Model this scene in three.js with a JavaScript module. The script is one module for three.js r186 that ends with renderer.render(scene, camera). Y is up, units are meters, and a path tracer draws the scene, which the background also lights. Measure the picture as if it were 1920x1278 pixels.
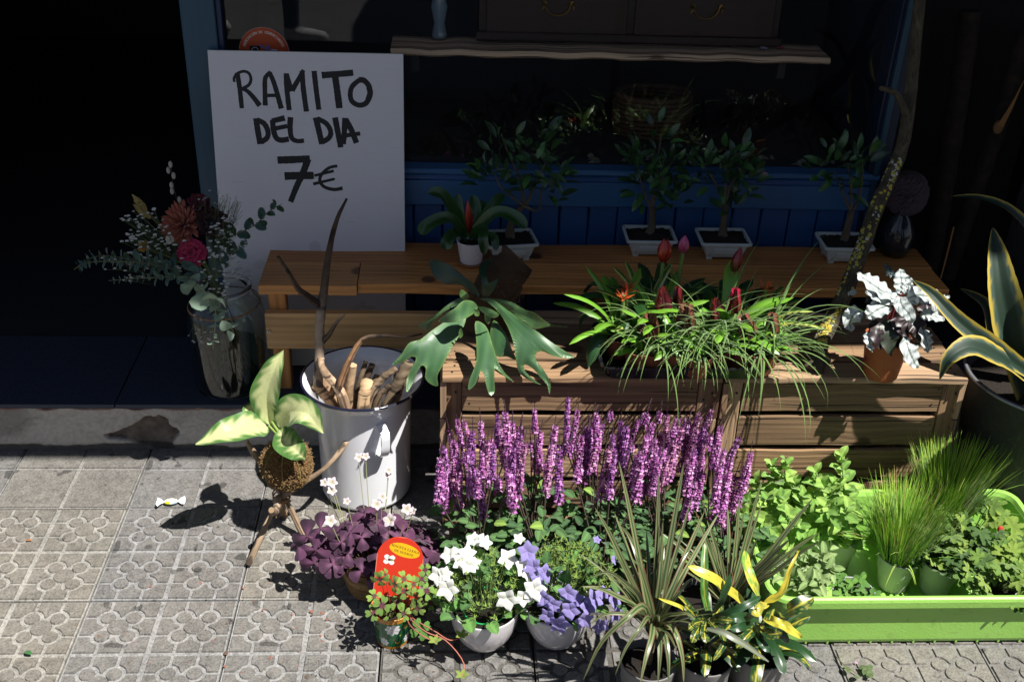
import * as THREE from 'three';
import { RoundedBoxGeometry } from 'three/addons/geometries/RoundedBoxGeometry.js';
import { MarchingCubes } from 'three/addons/objects/MarchingCubes.js';
import { mergeGeometries } from 'three/addons/utils/BufferGeometryUtils.js';

// ---------------------------------------------------------------- camera, sky, sun, exposure
const scene = new THREE.Scene();
const V = (x, y, z) => new THREE.Vector3(x, y, z);
const CAM = V(0.733, 1.614, 2.046), YAW = 3.66 * Math.PI / 180, PITCH = 29.71 * Math.PI / 180, ROLL = 2.15 * Math.PI / 180, FPX = 2085;
const fwd = V(Math.sin(YAW) * Math.cos(PITCH), -Math.sin(PITCH), -Math.cos(YAW) * Math.cos(PITCH));
const rt0 = V(Math.cos(YAW), 0, Math.sin(YAW)), up0 = rt0.clone().cross(fwd);
const camR = rt0.clone().multiplyScalar(Math.cos(ROLL)).addScaledVector(up0, Math.sin(ROLL));
const camU = up0.clone().multiplyScalar(Math.cos(ROLL)).addScaledVector(rt0, -Math.sin(ROLL));
const camera = new THREE.PerspectiveCamera(2 * Math.atan(639 / FPX) * 180 / Math.PI, 1.5, 0.05, 200);
camera.position.copy(CAM); camera.up.copy(camU); camera.lookAt(CAM.clone().add(fwd)); scene.add(camera);
const SUN = V(0.45, 1, 0.33).normalize();
{
  const w = 64, h = 32, d = new Float32Array(w * h * 4);
  for (let j = 0; j < h; j++) for (let i = 0; i < w; i++) {
    const e = Math.max(0, (j + .5) / h * 2 - 1), k = Math.pow(1 - e, 3), o = (j * w + i) * 4;
    d[o] = .085 + .09 * k; d[o + 1] = .115 + .085 * k; d[o + 2] = .19 + .055 * k; d[o + 3] = 1;
  }
  const t = new THREE.DataTexture(d, w, h, THREE.RGBAFormat, THREE.FloatType);
  t.mapping = THREE.EquirectangularReflectionMapping; t.magFilter = THREE.LinearFilter; t.minFilter = THREE.LinearFilter; t.needsUpdate = true;
  scene.background = t; scene.environment = t;
}
const sun = new THREE.DirectionalLight(new THREE.Color(1, .97, .915), 4.9);
sun.position.copy(SUN).multiplyScalar(12).add(V(.8, 0, 0)); sun.target.position.set(.8, 0, 0);
sun.castShadow = true; sun.shadow.mapSize.set(4096, 4096);
Object.assign(sun.shadow.camera, { left: -5, right: 5, top: 5, bottom: -5, near: .5, far: 30 }); sun.shadow.radius = 1;
scene.add(sun, sun.target);
const renderer = new THREE.WebGLRenderer({ antialias: true });
renderer.toneMapping = THREE.LinearToneMapping; renderer.toneMappingExposure = 1.7; renderer.shadowMap.enabled = true;

// ---------------------------------------------------------------- helpers
let SEED = 7;
const rnd = () => { SEED = (SEED + 0x6D2B79F5) | 0; let t = Math.imul(SEED ^ SEED >>> 15, 1 | SEED); t = t + Math.imul(t ^ t >>> 7, 61 | t) ^ t; return ((t ^ t >>> 14) >>> 0) / 4294967296; };
const rr = (a, b) => a + (b - a) * rnd(), pick = (a) => a[Math.floor(rnd() * a.length)], sgn = () => rnd() < .5 ? -1 : 1;
const lerp = (a, b, t) => a + (b - a) * t, cl = (x, a = 0, b = 1) => Math.min(b, Math.max(a, x)), ss = (a, b, x) => { const t = cl((x - a) / (b - a)); return t * t * (3 - 2 * t); };
const mixc = (a, b, t) => [lerp(a[0], b[0], t), lerp(a[1], b[1], t), lerp(a[2], b[2], t)];
const ray = (px, py) => fwd.clone().addScaledVector(camR, (px - 960) / FPX).addScaledVector(camU, -(py - 639) / FPX);
const Zp = (px, py, z) => { const d = ray(px, py); return CAM.clone().addScaledVector(d, (z - CAM.z) / d.z); };
const Yp = (px, py, y) => { const d = ray(px, py); return CAM.clone().addScaledVector(d, (y - CAM.y) / d.y); };
const ZL = (l) => l.map(([x, y, z]) => Zp(x, y, z));
const used = new Map();
function numbered(name) { const n = used.get(name) ?? 0; used.set(name, n + 1); return n ? `${name}_${String(n).padStart(3, '0')}` : name; }
function tag(o, label, category, group) { o.userData.label = label; o.userData.category = category; if (group) o.userData.group = group; return o; }
function thing(name, label, category, pos = V(0, 0, 0), group) { const o = new THREE.Group(); o.name = numbered(name); o.position.copy(pos); scene.add(o); return tag(o, label, category, group); }
function part(name, geo, mat, parent, pos) {
  const m = new THREE.Mesh(geo, mat); m.name = name; m.castShadow = m.receiveShadow = true;
  if (pos) m.position.copy(pos);
  parent.add(m); return m;
}
function wpart(name, geo, mat, parent) { return part(name, geo, mat, parent, parent.position.clone().negate()); } // geometry given in world coordinates
function single(name, geo, mat, label, category, pos, group) { const m = part(numbered(name), geo, mat, scene, pos); return tag(m, label, category, group); }
function structure(name, geo, mat) { const m = part(name, geo, mat, scene); m.userData.kind = 'structure'; return m; }

class GB {
  constructor() { this.p = []; this.c = []; this.u = []; this.i = []; }
  v(p, c = [1, 1, 1], u = 0, v = 0) { this.p.push(p.x, p.y, p.z); this.c.push(c[0], c[1], c[2]); this.u.push(u, v); return this.p.length / 3 - 1; }
  q(a, b, c, d) { this.i.push(a, b, c, a, c, d); }
  t(a, b, c) { this.i.push(a, b, c); }
  build() {
    const g = new THREE.BufferGeometry();
    g.setAttribute('position', new THREE.Float32BufferAttribute(this.p, 3)); g.setAttribute('color', new THREE.Float32BufferAttribute(this.c, 3)); g.setAttribute('uv', new THREE.Float32BufferAttribute(this.u, 2));
    g.setIndex(this.i); g.computeVertexNormals(); return g;
  }
}
const merge = (l) => mergeGeometries(l.map((g) => { const h = g.index ? g : g.clone(); if (!h.index) { const n = h.attributes.position.count; h.setIndex([...Array(n).keys()]); } if (!h.attributes.color) h.setAttribute('color', new THREE.Float32BufferAttribute(new Float32Array(h.attributes.position.count * 3).fill(1), 3)); return h; }));
const tintGeo = (g, c) => { const n = g.attributes.position.count, a = new Float32Array(n * 3); for (let i = 0; i < n; i++) a.set(c, i * 3); g.setAttribute('color', new THREE.BufferAttribute(a, 3)); return g; };
const curve = (pts) => new THREE.CatmullRomCurve3(pts, false, 'centripetal');
const HINT = V(0, .75, .66);
// a leaf: a strip along a curve, folded along its midrib; w(t) is half its width, col(s, t) its colour
function bladeInto(g, pts, w, o = {}) {
  const n = o.n ?? 10, m = o.m ?? 4, cv = pts.length > 2 ? curve(pts) : new THREE.LineCurve3(pts[0], pts[1]), hint = (o.hint ?? HINT);
  const fold = o.fold ?? .25, col = o.col ?? (() => [1, 1, 1]), wave = o.wave ?? 0, wf = o.wf ?? 9, ph = rnd() * 6, roll = o.roll ?? 0;
  let S0 = null; const rows = [];
  for (let i = 0; i <= n; i++) {
    const t = i / n, p = cv.getPoint(t), T = cv.getTangent(t);
    let S = o.side ? o.side.clone() : T.clone().cross(hint);
    if (S.lengthSq() < 1e-3) S = S0 ? S0.clone() : T.clone().cross(V(.3, .2, .9));
    S.addScaledVector(T, -S.dot(T)).normalize(); if (S0 && S.dot(S0) < 0 && !o.side) S.negate(); S0 = S.clone();
    if (roll) S.applyAxisAngle(T, typeof roll === 'function' ? roll(t) : roll);
    const N = S.clone().cross(T).normalize(), hw = Math.max(w(t), 1e-4), row = [];
    for (let j = 0; j <= m; j++) {
      const s = j / m * 2 - 1, a = Math.abs(s);
      const q = p.clone().addScaledVector(S, s * hw * Math.cos(fold)).addScaledVector(N, a * hw * Math.sin(fold) + wave * a * Math.sin(t * wf + ph + (s > 0 ? 1.3 : 0)) + (o.cup ?? 0) * a * a * hw);
      row.push(g.v(q, col(s, t), s * hw, t));
    }
    rows.push(row);
  }
  for (let i = 0; i < n; i++) for (let j = 0; j < m; j++) g.q(rows[i][j], rows[i][j + 1], rows[i + 1][j + 1], rows[i + 1][j]);
}
const blade = (pts, w, o) => { const g = new GB(); bladeInto(g, pts, w, o); return g.build(); };
const oval = (W, a = .45, tip = 1) => (t) => W * Math.pow(Math.sin(Math.PI * Math.pow(t, a > .5 ? 1.3 : .85)), .8) * (t > .8 ? 1 - (t - .8) * .3 * tip : 1);
const lance = (W, b = .35) => (t) => W * (t < .3 ? lerp(b, 1, Math.sin(t / .3 * Math.PI / 2)) : Math.pow(Math.max(0, 1 - (t - .3) / .7), .8));
const strap = (W, b = .8) => (t) => W * (b + (1 - b) * Math.min(1, t * 3)) * (t > .7 ? Math.sqrt(Math.max(0, 1 - Math.pow((t - .7) / .3, 2))) : 1);
const grassW = (W) => (t) => W * (1 - Math.pow(t, 2.2));
function tubeInto(g, pts, r, o = {}) {
  const n = o.n ?? 8, m = o.m ?? 7, cv = pts.length > 2 ? curve(pts) : new THREE.LineCurve3(pts[0], pts[1]), fr = cv.computeFrenetFrames(n, false), col = o.col ?? (() => [1, 1, 1]), rough = o.rough ?? 0, len = cv.getLength();
  const rows = [], R = typeof r === 'function' ? r : () => r;
  for (let i = 0; i <= n; i++) {
    const t = i / n, p = cv.getPoint(t), row = [];
    for (let j = 0; j <= m; j++) {
      const a = (j % m) / m * Math.PI * 2, k = R(t) * (1 + rough * (Math.sin(a * 3 + i * 1.7) * .5 + Math.sin(a * 2 + i * 4.1 + 2) * .5)) * (o.flat ? (Math.abs(Math.cos(a)) * (1 - o.flat) + o.flat) : 1);
      row.push(g.v(p.clone().addScaledVector(fr.normals[i], Math.cos(a) * k).addScaledVector(fr.binormals[i], Math.sin(a) * k), col(t, j / m), j / m * .15, t * len));
    }
    rows.push(row);
  }
  for (let i = 0; i < n; i++) for (let j = 0; j < m; j++) g.q(rows[i][j], rows[i][j + 1], rows[i + 1][j + 1], rows[i + 1][j]);
  if (o.caps !== false) for (const [i, t] of [[0, 0], [n, 1]]) {
    const c = g.v(cv.getPoint(t), o.cap ?? col(t, 0), .07, t * len), rim = [];
    for (let j = 0; j <= m; j++) { const k = rows[i][j] * 3; rim.push(g.v(V(g.p[k], g.p[k + 1], g.p[k + 2]), o.cap ?? col(t, 0), .07, t * len)); }
    for (let j = 0; j < m; j++) i ? g.t(c, rim[j], rim[j + 1]) : g.t(c, rim[j + 1], rim[j]);
  }
}
const tube = (pts, r, o) => { const g = new GB(); tubeInto(g, pts, r, o); return g.build(); };
const lathe = (pts, seg = 40, col) => { const g = new THREE.LatheGeometry(pts.map(([x, y]) => new THREE.Vector2(x, y)), seg); if (col) tintGeo(g, col); return g; };
const gAt = (g, x, y, z, ry = 0, rx = 0, rz = 0) => g.applyMatrix4(new THREE.Matrix4().compose(V(x, y, z), new THREE.Quaternion().setFromEuler(new THREE.Euler(rx, ry, rz)), V(1, 1, 1)));
// puts a leaf prototype (along +y, facing +z) somewhere
const M4 = new THREE.Matrix4();
function basis(dir, nor) { const y = dir.clone().normalize(), x = y.clone().cross(nor); if (x.lengthSq() < 1e-4) x.copy(y.clone().cross(V(.3, .1, .9))); x.normalize(); const z = x.clone().cross(y); return new THREE.Quaternion().setFromRotationMatrix(M4.makeBasis(x, y, z)); }
function put(name, geo, mat, parent, pos, dir, nor, s = 1) { const m = part(name, geo, mat, parent, pos); m.quaternion.copy(basis(dir, nor)); m.scale.setScalar(s); return m; }
function putGeo(geo, pos, dir, nor, s = 1) { return geo.clone().applyMatrix4(new THREE.Matrix4().compose(pos, basis(dir, nor), V(s, s, s))); }
const arc = (b, az, e0, L, droop, n = 7, k = 1.3) => { const pts = [b.clone()], p = b.clone(); for (let i = 1; i <= n; i++) { const e = e0 - droop * Math.pow((i - .5) / n, k); p.add(V(Math.cos(az) * Math.cos(e), Math.sin(e), Math.sin(az) * Math.cos(e)).multiplyScalar(L / n)); pts.push(p.clone()); } return pts; };
const sideOf = (az) => V(Math.sin(az), 0, -Math.cos(az));

// ---------------------------------------------------------------- computed textures
SEED = 137;
const h2 = (x, y, s) => { let n = Math.imul(x, 374761393) + Math.imul(y, 668265263) + Math.imul(s, 1274126177); n = Math.imul(n ^ n >>> 13, 1274126177); return ((n ^ n >>> 16) >>> 0) / 4294967296; };
function vn(x, y, px, py, s) { const xi = Math.floor(x), yi = Math.floor(y), fx = x - xi, fy = y - yi, u = fx * fx * (3 - 2 * fx), v = fy * fy * (3 - 2 * fy), m = (a, p) => ((a % p) + p) % p; const x0 = m(xi, px), x1 = m(xi + 1, px), y0 = m(yi, py), y1 = m(yi + 1, py); return lerp(lerp(h2(x0, y0, s), h2(x1, y0, s), u), lerp(h2(x0, y1, s), h2(x1, y1, s), u), v); }
function fbm(x, y, px, py, s, o = 4) { let a = 0, k = .5, n = 0; for (let i = 0; i < o; i++) { a += k * vn(x, y, px, py, s + i); n += k; k *= .5; x *= 2; y *= 2; px *= 2; py *= 2; } return a / n; }
function tex(w, h, fn, srgb = true) {
  const d = new Uint8Array(w * h * 4);
  for (let j = 0; j < h; j++) for (let i = 0; i < w; i++) { const c = fn(i / w, j / h), o = (j * w + i) * 4; for (let k = 0; k < 3; k++) { const l = cl(c[k] ?? c[0]); d[o + k] = 255 * (srgb ? (l < .0031308 ? l * 12.92 : 1.055 * Math.pow(l, 1 / 2.4) - .055) : l); } d[o + 3] = 255; }
  const t = new THREE.DataTexture(d, w, h); t.wrapS = t.wrapT = THREE.RepeatWrapping; t.magFilter = THREE.LinearFilter; t.minFilter = THREE.LinearMipmapLinearFilter; t.generateMipmaps = true; if (srgb) t.colorSpace = THREE.SRGBColorSpace; t.needsUpdate = true; return t;
}
const rep = (t, x, y, ox = 0, oy = 0) => { const c = t.clone(); c.repeat.set(x, y); c.offset.set(ox, oy); c.needsUpdate = true; return c; };
const std = (c, rough = .8, o = {}) => new THREE.MeshStandardMaterial({ color: new THREE.Color().setRGB(...c), roughness: rough, side: THREE.DoubleSide, ...o });
const phy = (c, rough = .8, o = {}) => new THREE.MeshPhysicalMaterial({ color: new THREE.Color().setRGB(...c), roughness: rough, side: THREE.DoubleSide, ...o });
// wood: grain along u (1 m), across v (0.25 m)
function woodTex(light, dark, s, o = {}) {
  const knots = []; for (let i = 0; i < (o.knots ?? 3); i++) knots.push([h2(i, 1, s), h2(i, 2, s), .012 + .02 * h2(i, 3, s)]);
  const height = (u, v) => {
    let y = v + .022 * (fbm(u * 2, v * 2, 2, 2, s + 20, 2) - .5), kn = 0;
    for (const [ku, kv, kr] of knots) { let du = u - ku; du -= Math.round(du); let dv = v - kv; dv -= Math.round(dv); const r = Math.hypot(du, dv * .25); y += .05 * Math.exp(-r * r / (kr * kr * 6)) * Math.sign(dv); kn = Math.max(kn, ss(kr, kr * .55, r)); }
    const ring = .5 + .5 * Math.sin((y * (o.rings ?? 9) + (o.warp ?? .22) * fbm(u * 2, v * 3, 2, 3, s + 5, 2)) * Math.PI * 2), fine = fbm(u * 8, v * 110, 8, 110, s + 9, 3), crack = o.cracks ? ss(.70, .78, fbm(u * 3, v * 46, 3, 46, s + 31, 2)) : 0;
    return [ring, fine, kn, crack];
  };
  const map = tex(1024, 256, (u, v) => { const [r, f, k, c] = height(u, v); let a = cl((o.ringK ?? .55) * Math.pow(r, 2) + (o.fineK ?? .5) * f); let q = mixc(light, dark, a); const big = fbm(u * 3, v * 2, 3, 2, s + 77, 4), str = fbm(u * 3, v * 26, 3, 26, s + 91, 3); q = q.map((x) => x * (.38 + .65 * big + .6 * str)); q = mixc(q, o.knot ?? [dark[0] * .5, dark[1] * .4, dark[2] * .4], k * .85); return mixc(q, [.015, .01, .008], c * .8); });
  const bump = tex(1024, 256, (u, v) => { const [r, f, k, c] = height(u, v); return [cl(.75 - .25 * r - .3 * f - .5 * c)]; }, false);
  return { map, bump };
}
const woodMat = (w, rough, bs, ox = 0, oy = 0, c = [1, 1, 1]) => std(c, rough, { map: rep(w.map, 1, 4, ox, oy), bumpMap: rep(w.bump, 1, 4, ox, oy), bumpScale: bs });
// a board: chamfered section swept along x with slight unevenness
function board(L, H, D, o = {}) {
  const n = o.n ?? 10, ch = o.ch ?? .002, j = o.j ?? .0006, g = new GB(), h = H / 2 - ch, d = D / 2 - ch, sec = [[-h, D / 2], [h, D / 2], [H / 2, d], [H / 2, -d], [h, -D / 2], [-h, -D / 2], [-H / 2, -d], [-H / 2, d]];
  const per = []; let acc = 0; for (let k = 0; k < 8; k++) { per.push(acc); const a = sec[k], b = sec[(k + 1) % 8]; acc += Math.hypot(a[0] - b[0], a[1] - b[1]); } per.push(acc);
  const uo = o.uo ?? rnd() * 5, vo = rnd(), rows = [], ph = rnd() * 9;
  for (let i = 0; i <= n; i++) {
    const x = lerp(-L / 2, L / 2, i / n), dy = j * 2 * Math.sin(i * .9 + ph), dz = j * 2 * Math.sin(i * 1.3 + ph * 2), pts = sec.map(([y, z]) => V(x + (i === 0 || i === n ? rr(-j, j) : 0), y + dy + rr(-j, j), z + dz + rr(-j, j)));
    const row = []; for (let k = 0; k < 8; k++) row.push([g.v(pts[k], [1, 1, 1], x + uo, per[k] + vo), g.v(pts[(k + 1) % 8], [1, 1, 1], x + uo, per[k + 1] + vo)]);
    rows.push([row, pts]);
  }
  for (let i = 0; i < n; i++) for (let k = 0; k < 8; k++) g.q(rows[i][0][k][0], rows[i + 1][0][k][0], rows[i + 1][0][k][1], rows[i][0][k][1]);
  for (const [i, s] of [[0, 1], [n, -1]]) { const c = g.v(V(s > 0 ? -L / 2 : L / 2, 0, 0), [1, 1, 1], uo, vo), r = rows[i][1].map((p) => g.v(p, [1, 1, 1], uo + p.y * .25, vo + p.z)); for (let k = 0; k < 8; k++) s > 0 ? g.t(c, r[(k + 1) % 8], r[k]) : g.t(c, r[k], r[(k + 1) % 8]); }
  return g.build();
}
const boardZ = (L, H, D, o) => board(L, H, D, o).rotateY(Math.PI / 2), boardY = (L, H, D, o) => board(L, H, D, o).rotateZ(Math.PI / 2);

// ---------------------------------------------------------------- shared materials
SEED = 174;
const concT = tex(1024, 1024, (u, v) => { const b = fbm(u * 5, v * 5, 5, 5, 3, 5), m = fbm(u * 60, v * 60, 60, 60, 8, 3), f = vn(u * 340, v * 340, 340, 340, 4), f2 = vn(u * 500, v * 500, 500, 500, 14); let k = .50 + .18 * (b - .5) + .26 * (m - .5) + .30 * (f - .5); if (f2 > .94) k += .5; if (f < .06) k *= .5; const w = fbm(u * 4, v * 4, 4, 4, 40, 3); const gum = ss(.80, .83, fbm(u * 26 + 5, v * 26, 26, 26, 71, 2)) * .55; k *= .68 * (1 - gum); return [k * lerp(.495, .52, w), k * lerp(.495, .49, w), k * lerp(.487, .452, w)]; });
const concB = tex(1024, 1024, (u, v) => [.5 + .5 * (fbm(u * 60, v * 60, 60, 60, 8, 3) - .5) + .5 * (vn(u * 340, v * 340, 340, 340, 4) - .5)], false);
const pineA = woodTex([.66, .31, .095], [.36, .14, .034], 11, { knots: 3, rings: 15, ringK: .38, fineK: .55, knot: [.07, .025, .01] });
const pineB = woodTex([.62, .39, .17], [.48, .26, .09], 23, { knots: 1, rings: 13, ringK: .45, fineK: .35 });
const crateW = woodTex([.35, .225, .125], [.16, .095, .05], 37, { knots: 5, rings: 19, cracks: 1, ringK: .2, fineK: .8 });
const crateW2 = woodTex([.56, .39, .25], [.30, .19, .11], 53, { knots: 4, rings: 23, cracks: 1, ringK: .18, fineK: .8 });
const driftW = woodTex([.46, .37, .28], [.13, .095, .065], 61, { knots: 3, rings: 5, cracks: 1 });
const barkT = tex(512, 512, (u, v) => { const a = fbm(u * 8, v * 14, 8, 14, 5, 5), b = fbm(u * 30, v * 30, 30, 30, 6, 3); const k = .04 + .16 * a * b * 2; return [k, k * .85, k * .62]; });
const barkB = tex(512, 512, (u, v) => [fbm(u * 8, v * 14, 8, 14, 5, 5)], false);
const granT = tex(512, 512, (u, v) => { const f = vn(u * 220, v * 220, 220, 220, 2), m = fbm(u * 40, v * 40, 40, 40, 3, 3), k = .6 + .8 * (f - .5) + .6 * (m - .5); return [k * .055, k * .07, k * .115]; });
const soilM = std([1, 1, 1], .95, { map: rep(tex(256, 256, (u, v) => { const f = fbm(u * 40, v * 40, 40, 40, 3, 4), g = vn(u * 90, v * 90, 90, 90, 9); const k = .012 + .05 * f * f + (g > .93 ? .12 : 0); return [k * 1.1, k * .75, k * .5]; }), 8, 8), bumpMap: rep(tex(256, 256, (u, v) => [fbm(u * 40, v * 40, 40, 40, 3, 4)], false), 8, 8), bumpScale: .006 });
const VC = { vertexColors: true };
const leafM = phy([1, 1, 1], .96, { ...VC, transmission: .28, thickness: 0 });              // soft thin leaves, light passes
const glossM = phy([1, 1, 1], .38, { ...VC, transmission: .0, clearcoat: .35, clearcoatRoughness: .25 }); // waxy leaves
const petalM = phy([1, 1, 1], .96, { ...VC, transmission: .35, thickness: 0 });
const stemM = std([1, 1, 1], .8, VC), driftM = woodMat(driftW, .9, .0012), stickM = std([1, 1, 1], .9, { ...VC, map: rep(driftW.map, 4, 1), bumpMap: rep(driftW.bump, 4, 1), bumpScale: .0008 });
const blackPl = phy([.012, .013, .015], .35), greyPot = std([.17, .165, .16], .5), steel = std([.5, .5, .5], .35, { metalness: 1 });
const rim = (g) => g;

// ---------------------------------------------------------------- pavement
SEED = 211;
{
  const S = .15, g = .0055, A = S / 3, B = 2 * S / 3, Rp = .0225, rp = .0152, Rc = .0275, rc = .0208, H = .0036, bev = .0011;
  const pads = [];
  const disc = (cx, cy, r, n) => Array.from({ length: n }, (_, i) => [cx + r * Math.cos(-i / n * 6.2832), cy + r * Math.sin(-i / n * 6.2832)]);
  pads.push(disc(S / 2, S / 2, rc, 20)); for (const x of [A, B]) for (const y of [A, B]) pads.push(disc(x, y, rp, 14));
  const circ = (cs, x, lim) => { let y = lim; for (const [cx, cy, r] of cs) { const d = Math.abs(x - cx); if (d < r) y = Math.min(y, cy - Math.sqrt(r * r - d * d)); } return y; };
  const under = (x0, x1, lim, cs, n) => { const a = [[x0, g], [x1, g]].reverse(); const up = []; for (let i = 0; i <= n; i++) { const x = lerp(x0, x1, i / n); up.push([x, circ(cs, x, lim)]); } return [a[1], ...up, a[0]]; };
  const rot = (p, k) => p.map(([x, y]) => { for (let i = 0; i < k; i++) [x, y] = [S - y, x]; return [x, y]; });
  const corner = under(g, A - g * .62, A - g * .62, [[A, A, Rp]], 8), edge = under(A + g * .62, B - g * .62, S / 2, [[A, A, Rp], [B, A, Rp], [S / 2, S / 2, Rc]], 14);
  for (let k = 0; k < 4; k++) { pads.push(rot(corner, k)); pads.push(rot(edge, k)); }
  const area = (p) => p.reduce((s, a, i) => { const b = p[(i + 1) % p.length]; return s + a[0] * b[1] - b[0] * a[1]; }, 0);
  function slab(polys, size, cells, gc, pc = [.93, .91, .88]) {
    const G = new GB();
    const e = .0019, hb = -H, P = (x, y, z, c) => G.v(V(x, y, z), c, x / .9, z / .9);
    const a = [[e, e], [size - e, e], [size - e, size - e], [e, size - e]];
    const top = a.map(([x, z]) => P(x, hb, z, gc)); G.q(top[3], top[2], top[1], top[0]);
    for (let k = 0; k < 4; k++) { const p = a[k], q = a[(k + 1) % 4]; const i0 = P(p[0], hb, p[1], gc), i1 = P(q[0], hb, q[1], gc), i2 = P(q[0], -.03, q[1], gc), i3 = P(p[0], -.03, p[1], gc); G.q(i0, i1, i2, i3); }
    for (const [ox, oz] of cells) for (let poly of polys) {
      if (area(poly) > 0) poly = [...poly].reverse();
      const n = poly.length, inn = poly.map((p, i) => { const a = poly[(i + n - 1) % n], b = poly[(i + 1) % n]; let d1 = [p[0] - a[0], p[1] - a[1]], d2 = [b[0] - p[0], b[1] - p[1]]; const l1 = Math.hypot(...d1) || 1, l2 = Math.hypot(...d2) || 1; const nx = d1[1] / l1 + d2[1] / l2, ny = -(d1[0] / l1 + d2[0] / l2), l = Math.hypot(nx, ny) || 1; return [p[0] + nx / l * bev, p[1] + ny / l * bev]; });
      const lo = poly.map(([x, z]) => P(x + ox, hb + .0002, z + oz, pc)), hi = inn.map(([x, z]) => P(x + ox, 0, z + oz, pc));
      for (let i = 0; i < n; i++) { const k = (i + 1) % n; G.q(lo[i], lo[k], hi[k], hi[i]); }
      const tp = inn.map(([x, z]) => P(x + ox, 0, z + oz, pc));
      for (const f of THREE.ShapeUtils.triangulateShape(inn.map(([x, y]) => new THREE.Vector2(x, y)), [])) { const [p0, p1, p2] = f.map((k) => inn[k]); ((p1[0] - p0[0]) * (p2[1] - p0[1]) - (p1[1] - p0[1]) * (p2[0] - p0[0]) > 0) ? G.t(tp[f[0]], tp[f[2]], tp[f[1]]) : G.t(tp[f[0]], tp[f[1]], tp[f[2]]); }
    }
    const r = G.build().toNonIndexed(); r.computeVertexNormals(); r.translate(-size / 2, 0, -size / 2); return r;
  }
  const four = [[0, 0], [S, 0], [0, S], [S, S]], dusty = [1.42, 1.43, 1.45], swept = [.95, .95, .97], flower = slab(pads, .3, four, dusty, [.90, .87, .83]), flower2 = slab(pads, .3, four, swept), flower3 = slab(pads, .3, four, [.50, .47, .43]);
  const sq = [[g * .8, g * .8], [S - g * .8, g * .8], [S - g * .8, S - g * .8], [g * .8, S - g * .8]], plain = slab([sq], .3, four, [1.35, 1.35, 1.36]);
  const mats = [[1, 1, 1], [.93, .94, .97], [1.05, 1.02, .95], [.97, .95, .92]].map((c, i) => std(c, .85, { ...VC, map: rep(concT, 1, 1, i * .23, i * .37), bumpMap: rep(concB, 1, 1, i * .23, i * .37), bumpScale: .0006 }));
  const pave = structure('pavement', new THREE.PlaneGeometry(60, 60, 1, 1).rotateX(-Math.PI / 2).translate(0, -.02, 20), std([.05, .047, .042], .95));
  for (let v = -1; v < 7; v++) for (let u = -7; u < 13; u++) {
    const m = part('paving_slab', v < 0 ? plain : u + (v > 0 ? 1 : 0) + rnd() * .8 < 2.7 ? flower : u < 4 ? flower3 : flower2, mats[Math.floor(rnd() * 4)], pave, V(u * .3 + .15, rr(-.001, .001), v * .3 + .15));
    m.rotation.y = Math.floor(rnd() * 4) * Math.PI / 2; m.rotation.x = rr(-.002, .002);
  }
  // the street beyond, as the window mirrors it
  const far = new THREE.PlaneGeometry(60, 12).rotateX(-Math.PI / 2).translate(0, -.004, 8.1); far.attributes.uv.array.forEach((_, i, a) => { a[i] *= i % 2 ? 12 : 60; });
  const st = structure('street', far, std([.8, .8, .82], .85, { map: rep(concT, 1, 1) }));
}

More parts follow.
